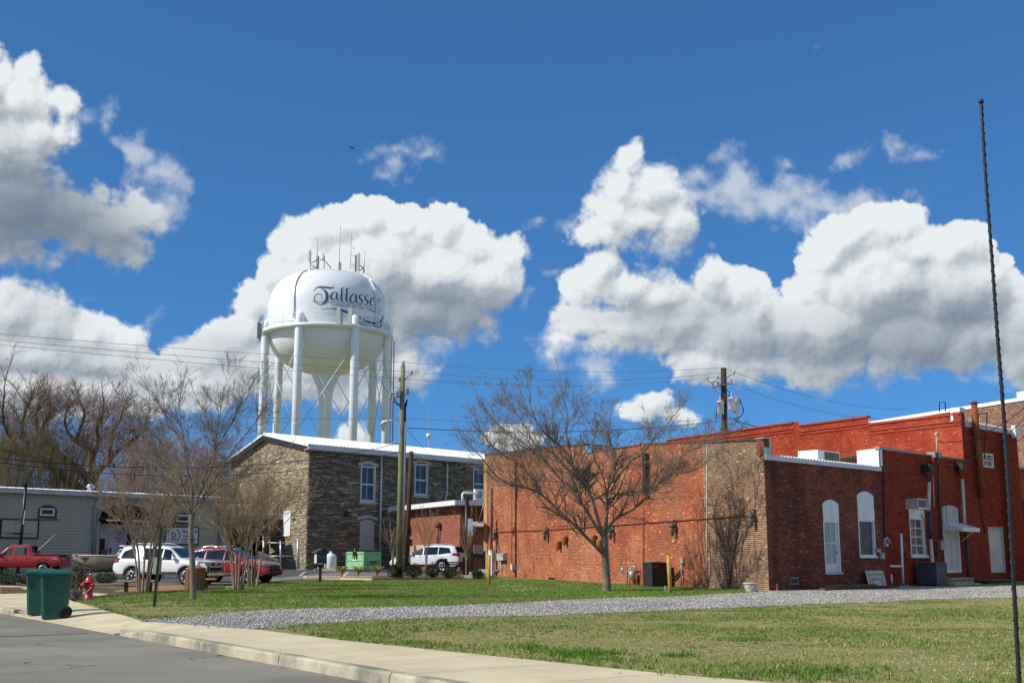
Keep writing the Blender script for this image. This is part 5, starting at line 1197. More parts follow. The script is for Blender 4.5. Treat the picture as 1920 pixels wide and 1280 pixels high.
m = MB(); text_on(GW, m, 'Studio B', r[0] + w_ * .50, r[0] + w_ * .95, r[2] + h_ * .66, h_ * .20, .074, .012); text_on(GW, m, 'DANCE', r[0] + w_ * .54, r[0] + w_ * .86, r[2] + h_ * .42, h_ * .12, .074, .012); text_on(GW, m, 'CENTER', r[0] + w_ * .50, r[0] + w_ * .93, r[2] + h_ * .24, h_ * .12, .074, .012); text_on(GW, m, '334-2', r[0] + w_ * .51, r[0] + w_ * .68, r[2] + h_ * .08, h_ * .10, .074, .012); m.build('lettering', NAVYI, t)
# open porch and shed between the grey and the stone building
PW = Wall(GW.pt(sg1 + .6, 0, -1.0), 30, 1); pt_ = thing('timber_porch', 'dark timber porch with a lean-to roof between grey and stone buildings', 'porch', PW.pt(0, .45))
p0 = PW.px(430, 966)[0]; p1 = PW.px(531, 966)[0]; zpz = PW.px(480, 966)[1]
m = MB(); a0, a1 = PW.pt(p0, zpz, .4), PW.pt(p1, zpz, .4); u = -PW.n * 3.5 + Vector((0, 0, 1.0)); m.hexa([q + Vector((0, 0, -.08)) for q in (a0, a1, a1 + u, a0 + u)] + [a0, a1, a1 + u, a0 + u]); m.build('roof', M('rust_roof', (.26, .10, .06), .7, var=.4, scale=2, stain=(.5, .48, .45), sscale=.6, samt=.5), pt_)
m = MB(); PW.box(m, (p0, p1, zpz - .28, zpz + .03), .3, .42); m.build('fascia', M('pale_fascia', (.45, .44, .40), .7), pt_)
m = MB(); PW.box(m, (p0, p1, .3, zpz + .5), -3.5, -3.3); m.build('back_wall', M('dark_wood', (.035, .026, .02), .9), pt_)
for f in (.02, .35, .68, .98):
    m = MB(); s = p0 + (p1 - p0) * f; PW.box(m, (s - .08, s + .08, .3, zpz - .28), .2, .36); m.build('post', M('post_wood', (.12, .09, .07), .9), pt_)
m = MB(); s = p0 + (p1 - p0) * .98; m.beam(PW.pt(s - 1.3, zpz - .25, .28), PW.pt(s, zpz - 1.3, .28), .12); m.build('brace', M('brace_wood', (.34, .32, .28), .9), pt_)
t = thing('stair_railing', 'weathered grey timber stair railing in front of the dark porch', 'railing', at(500, 1060, 80)); a, b = at(484, 1034, 80), at(522, 1050, 80)
m = MB(); m.beam(a, b, .10, .12); m.build('handrail', M('grey_timber', (.27, .25, .22), .9), t)
GT = bpy.data.materials['grey_timber']
for i in range(13):
    p = a.lerp(b, i / 12); m = MB(); m.beam(p, (p.x, p.y, p.z - .95), .05); m.build('baluster', GT, t)
t = thing('chain_link_fence', 'galvanised pipe fence frame against the lit stone gable', 'fence', at(510, 1066, 84))
for x, y0 in ((494, 1005), (526, 1013), (559, 1008)):
    m = MB(); m.tube([at(x, 1066, 84), at(x, y0, 84)], .06 if x < 550 else .10, 6); m.build('post', GALV, t)
for y in (1017, 1042):
    m = MB(); m.tube([at(494, y, 84), at(559, y, 84)], .035, 5); m.build('rail', GALV, t)

# ------------------------------------------------------------------ water tower
TD = 147.0; TC = at(613, 640, TD); TX, TY = TC.x, TD
zz = lambda y: at(613, y, TD).z
SC = TD / FPX * 1.03                                     # metres per photo pixel at the tower
TW = M('tower_white', (.80, .82, .83), .32, var=.04, scale=.25, coat=.15, streak=((.70, .72, .72), .35, .62))
TWB = M('tower_bowl', (.80, .81, .80), .35, var=.05, scale=.2, stain=(.62, .56, .46), sscale=.15, samt=.30)
wt = thing('water_tower', 'tall white water tower with navy lettering on seven white legs', 'water tower', (TX, TY, .4))
zc_ = zz(633); RT = 110 * SC
zt_ = zz(511)
zd_ = zz(586); hd_ = zt_ - zd_ - .2
prof = [(RT, zc_), (RT, zd_)] + [(RT * math.cos(R(k)) ** .62, zd_ + hd_ * math.sin(R(k)) ** .92) for k in (6, 12, 19, 26, 33, 40, 47, 54, 61, 68, 75, 81, 86)] + [(.2, zt_ - .2)]
m = MB(); m.lathe(prof, (TX, TY, 0), 72, None, False); tank = m.build('tank', TW, wt)
zb_ = zz(703)
bowl = [(RT * .985, zc_ - .02)] + [(RT * .985 * math.cos(R(k)), zc_ - (zc_ - zb_) * math.sin(R(k))) for k in (10, 20, 30, 40, 50, 60, 68, 75)] + [(1.6, zb_ + .1)]
m = MB(); m.lathe(bowl, (TX, TY, 0), 72, None, False); m.build('bowl', TWB, wt)
zcone0, zcone1 = zz(688), zz(738); rr_ = 12 * SC
m = MB(); m.lathe([(33 * SC, zcone0), (30 * SC, zcone0 - .35), (rr_ * 1.25, zcone1 + .6), (rr_, zcone1 - .8), (rr_, .2)], (TX, TY, 0), 40); m.build('riser', TW, wt)
RC = 122 * SC
m = MB(); m.lathe([(RT - .05, zc_ - .05), (RC, zc_ - .05), (RC, zc_ + .35), (RC - .12, zc_ + .35), (RC - .12, zc_ + .06), (RT - .05, zc_ + .06)], (TX, TY, 0), 72, None, False); cw_ = m.build('catwalk', TW, wt)
TA = math.atan2(-TX, TD)
def polar(r, a, z):
    a += TA; return Vector((TX + r * math.sin(a), TY - r * math.cos(a), z))
m = MB()
for h in (1.25, .75): m.tube([polar(RC - .1, 2 * math.pi * k / 72, zc_ + .3 + h) for k in range(73)], .035, 4, False)
m.build('handrail', TW, cw_)
for k in range(36):
    m = MB(); a = 2 * math.pi * k / 36; m.beam(polar(RC - .1, a, zc_ + .1), polar(RC - .1, a, zc_ + 1.55), .06); m.build('rail_post', TW, cw_)
RL = 113 * SC; LEGS = [R(180 / 7 + 360 / 7 * k) for k in range(7)]; rl = 7.6 * SC
for a in LEGS:
    m = MB(); m.tube([polar(RL, a, .2), polar(RL, a, zc_ + .4), polar(RL - .1, a, zc_ + 1.2), polar(RL - .5, a, zc_ + 1.9)], [rl, rl, rl, rl * .6], 16); lg = m.build('leg', TW, wt)
    for k in range(9):
        z = 2 + k * 3.05; m = MB(); m.lathe([(rl, -.03), (rl + .02, 0), (rl, .03)], polar(RL, a, z), 16, None, False); m.build('weld_band', TW, lg)
BR = M('brace_rod', (.62, .64, .65), .5, .2)
for i in range(7):
    a, b = LEGS[i], LEGS[(i + 1) % 7]
    for z0, z1 in ((zz(822), zz(660)), (.6, zz(822))):
        for p, q in ((polar(RL, a, z0), polar(RL, b, z1)), (polar(RL, b, z0), polar(RL, a, z1))):
            m = MB(); m.tube([p, q], .055, 5); m.build('brace_rod', BR, wt)
def on_tank(px, py, off=.03):
    d = ray(px, py); o = Vector((0, 0, EYE)); t = (TD - RT - 3) / d.y; st = .15 / d.y
    def rad(z):
        for (r0, z0), (r1, z1) in zip(prof, prof[1:]):
            if z0 <= z <= z1: return r0 + (r1 - r0) * (z - z0) / (z1 - z0 + 1e-9)
        return prof[0][0] if z < prof[0][1] else 0
    for _ in range(400):
        p = o + d * t
        if math.hypot(p.x - TX, p.y - TY) <= rad(p.z): break
        t += st
    lo, hi = t - st, t
    for _ in range(20):
        md = (lo + hi) / 2; p = o + d * md
        if math.hypot(p.x - TX, p.y - TY) <= rad(p.z): hi = md
        else: lo = md
    p = o + d * hi; n = Vector((p.x - TX, p.y - TY, 0)).normalized()
    n = (n + Vector((0, 0, .35 * max(0, (p.z - zz(598)) / (zt_ - zz(598)))))).normalized()
    return p + n * off
ZX = lambda x, y: (500 + x / 7.1125, 440 + y / 7.1125)
def catmull(P, n=8):
    P = [Vector(p) for p in P]; out = []
    for i in range(len(P) - 1):
        a, b, c, d = P[max(i - 1, 0)], P[i], P[i + 1], P[min(i + 2, len(P) - 1)]
        for k in range(n):
            t = k / n; out.append(.5 * (2 * b + (c - a) * t + (2 * a - 5 * b + 4 * c - d) * t * t + (3 * b - a - 3 * c + d) * t ** 3))
    return out + [P[-1]]
def ribbon(m, pts, off=.03):       # pts (x, y, width) read off the lettering, laid on the tank's surface
    C = catmull(pts, 6); L_, R_ = [], []
    for i, p in enumerate(C):
        d = (C[min(i + 1, len(C) - 1)] - C[max(i - 1, 0)]); d.z = 0; d = d.normalized(); n = Vector((-d.y, d.x, 0)) * max(p.z, 1.5) / 2
        L_.append(on_tank(*ZX(p.x + n.x, p.y + n.y), off)); R_.append(on_tank(*ZX(p.x - n.x, p.y - n.y), off))
    k = len(C); m.add(L_ + R_, [(i, i + 1, k + i + 1, k + i) for i in range(k - 1)])
NAVY2 = M('navy_lettering', (.035, .075, .155), .5, var=.1); TEALP = M('pale_teal', (.50, .66, .66), .5); TEALD = M('teal_dark', (.05, .14, .20), .5)
LET = {'T': [[(628, 757, 4), (650, 718, 8), (700, 697, 16), (770, 700, 22), (850, 708, 20), (908, 696, 4)], [(715, 712, 4), (765, 735, 18), (798, 780, 34), (806, 830, 38), (792, 880, 34), (762, 912, 22), (720, 928, 10), (678, 918, 9), (648, 892, 8), (634, 850, 8), (644, 812, 8), (672, 789, 7), (705, 786, 7), (732, 806, 6), (736, 836, 5), (722, 860, 3)]],
       'a': [[(936, 766, 10), (934, 800, 22), (932, 842, 24), (944, 868, 14), (964, 866, 4)], [(934, 772, 6), (892, 768, 12), (862, 800, 22), (856, 838, 24), (874, 866, 16), (904, 862, 9), (932, 838, 5)]],
       'l': [[(985, 748, 3), (1000, 718, 14), (1040, 706, 4)], [(1003, 722, 14), (1000, 790, 24), (996, 858, 24), (1008, 884, 14), (1032, 878, 3)]],
       's': [[(1290, 822, 3), (1272, 802, 8), (1246, 806, 14), (1234, 834, 20), (1252, 858, 22), (1272, 880, 22), (1270, 908, 16), (1246, 920, 10), (1222, 898, 3)]],
       'e': [[(1388, 896, 5), (1424, 876, 7), (1440, 856, 9), (1424, 838, 9), (1400, 846, 14), (1382, 880, 20), (1382, 918, 20), (1400, 946, 12), (1436, 936, 3)]]}
def letter(ch, dx, dy, sx=1., sy=1., ox=0, oy=0):
    m = MB()
    for st in LET[ch]: ribbon(m, [((x - ox) * sx + ox + dx, (y - oy) * sy + oy + dy, w * (sx * .5 + .5)) for x, y, w in st])
    m.build('letter', NAVY2, tank)
letter('T', 0, 0); letter('a', 0, 0); letter('l', 0, 0); letter('l', 66, 5); letter('a', 258, 28, 1.0, 1.08, 930, 768)
letter('s', 0, 0); letter('s', 76, 10, .95, 1.02, 1234, 800); letter('e', 0, 0, .9, 1, 1382, 838); letter('e', 78, 22, .85, 1.02, 1382, 838)
m = MB(); ribbon(m, [(605, 888, 5), (800, 890, 5), (1000, 906, 5), (1200, 932, 5), (1400, 972, 5), (1530, 1016, 5)]); m.build('underline', NAVY2, tank)
V_, F_ = text_polys('Treasure on the Tallapoosa'); x0, x1 = min(v[0] for v in V_), max(v[0] for v in V_)
base = catmull([(850, 944, 0), (975, 951, 0), (1100, 962, 0), (1220, 980, 0), (1330, 1002, 0), (1430, 1030, 0), (1508, 1056, 0)], 10); m = MB(); pv = []
for x, y in V_:
    u = (x - x0) / (x1 - x0); u = u * (1.12 - .12 * u); f = u * (len(base) - 1); i = min(int(f), len(base) - 2); p = base[i].lerp(base[i + 1], f - i)
    pv.append(on_tank(*ZX(p.x, p.y - y * (54 - 12 * u)), .03))
m.add(pv, F_); m.build('motto', M('motto_ink', (.06, .10, .18), .5), tank)
m = MB(); ribbon(m, [(715, 994, 3), (850, 984, 10), (930, 990, 18), (1010, 1012, 30), (1090, 1046, 30), (1150, 1064, 26), (1220, 1098, 26), (1300, 1138, 26), (1400, 1172, 30), (1480, 1172, 32), (1530, 1140, 26), (1557, 1076, 3)], .030); m.build('wave', NAVY2, tank)
m = MB(); ribbon(m, [(1140, 1085, 4), (1200, 1150, 24), (1290, 1206, 26), (1380, 1236, 28), (1450, 1248, 30), (1510, 1224, 24), (1550, 1160, 3)], .034); m.build('wave', TEALD, tank)
m = MB(); ribbon(m, [(760, 1056, 3), (860, 1040, 14), (960, 1044, 14), (1020, 1062, 3)], .03); ribbon(m, [(1150, 1030, 3), (1260, 1080, 14), (1380, 1110, 14), (1500, 1110, 4)], .032); ribbon(m, [(1160, 1120, 4), (1260, 1170, 18), (1360, 1206, 18), (1470, 1208, 14), (1530, 1170, 3)], .038); m.build('ripple', TEALP, tank)
m = MB(); m.tube([on_tank(*ZX(x, y), .10) for x, y in ((545, 480), (490, 500), (440, 560), (400, 640), (383, 720), (376, 860), (372, 1000), (368, 1110))], .06, 6); m.build('cable_run', M('tank_cable', (.25, .26, .26), .6), tank)
for dx, rr2 in ((0, .10), (22, .05)):
    m = MB(); m.tube([on_tank(*ZX(x + dx, y), .22) for x, y in ((1110, 486), (1200, 500), (1290, 545), (1360, 610), (1410, 700), (1436, 800), (1446, 900), (1446, 1100), (1442, 1250))], rr2, 6); m.build('ladder_rail', TW, tank)
# antennas: panels on the roof and on the handrail
PANEL = M('antenna_panel', (.56, .57, .52), .5, var=.05); STEEL = M('antenna_steel', (.16, .17, .17), .5, .3)
def up(px, y0, y1, w, dep, mat, name, off=0, Y=None):
    Y = Y or TD - 3; a, b = at(px, y0, Y), at(px, y1, Y); m = MB(); m.beam(a, (a.x, a.y, b.z), w * SC, dep, (0, 1, 0)); return m.build(name, mat, wt)
up(581, 469, 492, 3.4, .25, PANEL, 'panel_antenna'); up(606, 474, 490, 1.8, .2, PANEL, 'panel_antenna'); up(673, 475, 506, 4.0, .3, PANEL, 'panel_antenna', Y=TD - 6)
up(583, 471, 508, 1.0, .1, STEEL, 'mast'); up(597, 481, 506, 2.6, .3, STEEL, 'radio_unit'); up(594, 478, 506, 1, .1, STEEL, 'mast'); up(608.5, 479, 504, 1.2, .12, STEEL, 'mast'); up(637.5, 492, 506, 4.6, .3, GREYM, 'radio_unit'); up(667.5, 478, 508, 2.6, .3, STEEL, 'radio_unit', Y=TD - 6); up(682, 499, 513, 1.6, .2, STEEL, 'radio_unit', Y=TD - 6)
def whip(px0, y0, px1, y1, r=.035):
    m = MB(); m.tube([at(px0, y0, TD - 3), at(px1, y1, TD - 3)], r, 5); m.build('whip_antenna', GREYM, wt)
whip(595, 480, 594.5, 445); whip(636, 494, 638.5, 424); whip(657, 502, 659, 440); whip(683, 500, 684.5, 470)
for y in (446, 463, 478, 495):
    m = MB(); m.tube([at(658, y, TD - 3), at(665, y + 3, TD - 3)], .03, 4); m.build('antenna_arm', GREYM, wt)
for q in (((581, 495), (600, 507)), ((583, 493), (596, 487)), ((581, 506), (597, 499)), ((608, 487), (621, 503)), ((600, 488), (609, 484)), ((673, 494), (684, 508)), ((673, 508), (683, 501))):
    m = MB(); m.tube([at(*q[0], TD - 4), at(*q[1], TD - 4)], .06, 4); m.build('strut', STEEL, wt)
for x in (635, 657): 
    up(x, 575 if x == 635 else 578, 610, 6.4, .3, PANEL, 'panel_antenna', Y=TD - RC - .1)
up(641.5, 583, 608, 2.0, .25, STEEL, 'radio_unit', Y=TD - RC - .1)
up(485, 604, 634, 3.0, .3, M('antenna_dark', (.10, .13, .13), .5), 'panel_antenna', Y=TD - 4); up(488.5, 606, 637, 3.0, .4, STEEL, 'radio_unit', Y=TD - 4); up(493, 602, 630, 3.4, .3, PANEL, 'panel_antenna', Y=TD - 4)
m = MB(); m.tube([at(739, 640, TD), at(736, 828, TD)], .08, 6); m.build('ladder', GREYM, wt)
m = MB(); m.tube([at(735, 628, TD), at(731, 830, TD)], .06, 6); m.build('ladder', GREYM, wt)

# ------------------------------------------------------------------ poles and wires
def pole(name, label, base, top, r0, r1, mat, cat='utility pole'):
    t = thing(name, label, cat, base); m = MB(); m.tube([base, base.lerp(top, .5), top], [r0, (r0 + r1) / 2, r1], 14); m.build('shaft', mat, t); return t
INS = M('porcelain', (.45, .46, .47), .3); CABLE = M('black_cable', (.018, .018, .02), .7); WIREG = M('grey_wire', (.16, .17, .18), .6)
pb = gnd(748, 1084); PY = pb.y; ptop = at(755.5, 684, PY)
p1 = pole('utility_pole', 'green treated wooden utility pole with a street light and grey riser pipe', pb, ptop, .20, .13, WOODG)
def insul(px, py, Y, t, s=1.):
    c = at(px, py, Y); m = MB(); m.lathe([(.03, -.16 * s), (.10 * s, -.10 * s), (.06 * s, -.05 * s), (.12 * s, 0), (.06 * s, .05 * s), (.09 * s, .09 * s), (.02, .13 * s)], c, 10); m.build('insulator', INS, t)
insul(756, 680, PY, p1); insul(771, 697.5, PY, p1, 1.1); insul(748.5, 710, PY, p1)
def bar(t, a, b, Y, r, mat, name, Y2=None):
    m = MB(); m.tube([at(*a, Y), at(*b, Y2 or Y)], r, 6); return m.build(name, mat, t)
bar(p1, (758, 714), (770, 699), PY, .035, GALV, 'bracket'); bar(p1, (756, 712), (748, 712), PY, .03, GALV, 'bracket')
bar(p1, (731, 739), (763, 733), PY - .15, .05, STEEL, 'cutout_arm'); bar(p1, (741, 740), (756, 748), PY - .15, .04, STEEL, 'cutout_brace')
for x, y in ((733, 741), (737, 747), (744, 738), (749, 736), (762, 733)):
    c = at(x, y, PY - .25); m = MB(); m.lathe([(.05, -.22), (.10, -.16), (.06, -.10), (.10, -.04), (.06, .02), (.10, .08), (.05, .2)], c, 8); m.tube([c + Vector((.12, 0, -.2)), c + Vector((.12, 0, .22))], .03, 5); m.build('cutout', M_CUT if 'M_CUT' in globals() else globals().setdefault('M_CUT', M('cutout_grey', (.26, .27, .28), .5)), p1)
m = MB(); m.tube([at(741, 753, PY - .2), at(744, 757, PY - .2), at(750, 759.5, PY - .2)], .05, 6); m.build('jumper', CABLE, p1)
m = MB(); m.tube([at(764, 748, PY), at(761, 758, PY), at(759, 765, PY)], [.03, .08, .06], 6); m.build('cable_head', CABLE, p1)
m = MB(); m.tube([at(759.5, 791, PY), at(753.5, 1084, PY)], .09, 10); m.build('riser_pipe', M('riser_grey', (.33, .345, .36), .5, var=.08), p1)
m = MB(); m.tube([at(760, 762, PY), at(759.7, 791, PY)], .05, 8); m.build('riser_cable', CABLE, p1)
m = MB(); m.tube([at(750, 787.5, PY), at(735, 786.5, PY), at(727, 790, PY)], .035, 6); arm = m.build('light_arm', GALV, p1)
a_, b_ = at(730, 788.5, PY), at(713.5, 794, PY); m = MB(); m.tube([a_, a_.lerp(b_, .25), a_.lerp(b_, .7), b_], [.05, .11, .13, .03], 12); m.build('street_light', M('light_grey', (.62, .63, .62), .45), p1)
# loops of jumper wire
for pts in (((721, 679), (724, 700), (733, 720), (738, 731)), ((716, 705), (718, 722), (726, 733), (731, 737)), ((733.5, 690), (733, 712), (740, 723), (746, 728), (752, 727))):
    m = MB(); m.tube(catmull([at(x, y, PY - .3) for x, y in pts], 5), .012, 4); m.build('jumper', CABLE, p1)
b2 = gnd(761, 1079); b2 = at(761, 1068, 80); p2 = pole('leaning_pole', 'dark brown wooden pole leaning behind the green utility pole', b2, at(771.5, 846, 80), .17, .15, WOODB)
b3 = at(1363, 1078, 82); p3 = pole('utility_pole', 'dark brown utility pole with three white transformer cans above the roofs', b3, at(1356.5, 690, 82), .24, .20, WOODB)
for x, y0, y1, dy in ((1351, 753, 776, -.45), (1372, 746.5, 768, -.5), (1381, 751, 775, .1)):
    a, b = at(x, y1, 82 + dy), at(x, y0, 82 + dy); r_ = 6.6 * 82 / FPX if x < 1360 else 6.9 * 82 / FPX; h = b.z - a.z; m = MB(); m.lathe([(r_ * .9, 0), (r_, .03), (r_, h - .06), (r_ * 1.06, h - .06), (r_ * 1.06, h), (r_ * .3, h + .1)], a, 20); tc = m.build('transformer', M('can_%d' % x, (.60, .61, .61), .4, var=.06, streak=((.34, .18, .10), 3.5, .58)), p3)
    m = MB(); c = (b.x, b.y, b.z + .08); m.lathe([(.05, 0), (.08, .1), (.05, .18), (.07, .26), (.02, .34)], c, 8); m.build('bushing', INS, tc)
bar(p3, (1361, 709), (1375, 700), 82, .04, GALV, 'bracket'); bar(p3, (1356, 710), (1345, 708), 82, .04, GALV, 'bracket'); insul(1375.5, 698, 82, p3, 1.2); insul(1344.5, 706, 82, p3, 1.2)
bar(p3, (1340, 725), (1371, 718.5), 81.8, .05, STEEL, 'cutout_arm')
for x, y in ((1336, 723), (1340, 729), (1346, 719), (1349, 723), (1371, 716)):
    c = at(x, y, 81.7); m = MB(); m.lathe([(.05, -.2), (.10, -.12), (.06, -.04), (.10, .04), (.05, .2)], c, 8); m.build('cutout', globals()['M_CUT'], p3)
for pts in (((1328, 706), (1327, 714), (1335, 717), (1343, 714)), ((1388, 748), (1390, 758), (1394, 768), (1390, 779), (1378, 784), (1362, 784)), ((1382, 749), (1388, 750), (1388, 757)), ((1393, 764), (1392, 776), (1384, 783), (1374, 785)), ((1344, 760), (1343, 776), (1344, 784)), ((1347, 782), (1358, 784)), ((1366, 795), (1378, 793), (1386, 784)), ((1362, 730), (1368, 737), (1366, 745))):
    m = MB(); m.tube(catmull([at(x, y, 81.6) for x, y in pts], 6), .025, 4); m.build('jumper', CABLE, p3)
def wire(pts, r, label, group, mat=WIREG, name='overhead_wire'):
    m = MB(); m.tube(catmull([at(*p) for p in pts], 8), r, 4); return tag(m.build(name, mat), label, 'wire', group)
PG = 'overhead power lines across the picture'
Z3 = 82
def sag(a, b, s, n=8):     # a, b = (px, py, Y)
    A, B = at(*a), at(*b); return [A.lerp(B, i / n) + Vector((0, 0, -s * 4 * (i / n) * (1 - i / n))) for i in range(n + 1)]
def span(a, b, s, r, label, group=PG, mat=WIREG):
    m = MB(); m.tube(sag(a, b, s), r, 4); return tag(m.build('overhead_wire', mat), label, 'wire', group)
span((-60, 621, 52), (756, 679, PY), .10, .010, 'topmost power line running from the left edge to the tip of the green pole')
span((-60, 632, 52), (771, 697, PY), .10, .010, 'second power line from the left edge to the right insulator of the green pole')
span((-60, 640, 52), (748, 709, PY), .10, .010, 'lowest of three power lines from the left edge to the green pole')
span((756, 679, PY), (1357, 689, Z3), .42, .010, 'topmost power line between the green pole and the transformer pole')
span((771, 697, PY), (1375, 697, Z3), .55, .010, 'middle power line between the green pole and the transformer pole')
span((748, 709, PY), (1345, 706, Z3), .55, .010, 'lowest power line between the green pole and the transformer pole')
span((1357, 689, Z3), (1700, 767, 110), .8, .016, 'power line falling from the tip of the transformer pole to the red roof')
span((1371, 718, Z3), (1690, 785, 110), .8, .016, 'lower thin power line falling from the transformer pole to the red roof')
span((761, 784, PY), (1330, 786, Z3), .30, .010, 'thin communication line from the green pole towards the transformer pole')
span((764, 802, PY), (1344, 790, Z3), .45, .020, 'thick communication cable from the green pole to the transformer pole', PG, CABLE)
span((300, 775, 60), (752, 783, PY), .15, .010, 'thin line behind the water tower legs ending at the green pole')
span((-60, 852, 44), (752, 830, PY), .9, .018, 'upper black cable hanging in front of the bare trees and the stone building', 'low cables in front of the stone building', CABLE)
span((-60, 859, 44), (752, 846, PY), 1.0, .016, 'lower black cable hanging in front of the bare trees and the stone building', 'low cables in front of the stone building', CABLE)
span((757, 848, PY), (905, 862, 78), .4, .016, 'short cable from the green pole past the stone eave to the orange wall', 'low cables in front of the stone building', CABLE)
span((764, 806, PY), (905, 935, 72), .3, .012, 'service cable dropping from the green pole to the orange wall', 'low cables in front of the stone building', CABLE)
span((1374, 785, 81.6), (1450, 818, 74), .2, .03, 'heavy black service cable from the transformers down to the brown bay', 'service cables of the brick buildings', CABLE)
span((1376, 786, 81.6), (1520, 812, 84), .3, .03, 'second service cable from the transformers over the red roof', 'service cables of the brick buildings', CABLE)
qa_ = RW.w(1758, 828, .3)
def drop(a, Pt, s, label, r=.018):
    A = at(*a); B = Vector(Pt); m = MB(); m.tube([A.lerp(B, i / 8) + Vector((0, 0, -s * 4 * (i / 8) * (1 - i / 8))) for i in range(9)], r, 4); tag(m.build('service_wire', CABLE), label, 'wire', 'service cables of the brick buildings')
drop((1935, 752, 44), RW.w(1757, 828, .3), .5, 'service wire from the right edge to the tall conduit on the red wall')
drop((1935, 770, 44), RW.w(1772, 875, .3), .4, 'service wire from the right edge to the low red wall below the parapet')
drop((1935, 800, 44), RW.w(1907, 825, .3), .1, 'short service wire from the right edge to the corner of the red block')
drop((1660, 886, 53.4), RW.w(1736, 884, .25), .12, 'thin wire along the top of the low red rear wall', .012)
# distant lattice aerial
t = thing('radio_mast', 'thin distant radio mast with a white aerial above the stone roof', 'mast', at(804.5, 1040, 190)); m = MB(); m.tube([at(805, 1040, 190), at(804.5, 766, 190)], [.16, .05], 6); m.build('pole', GREYM, t)
m = MB(); m.tube([at(804, 813, 189.7), at(804, 820, 189.7)], .4, 8); m.build('aerial', WHITE, t)

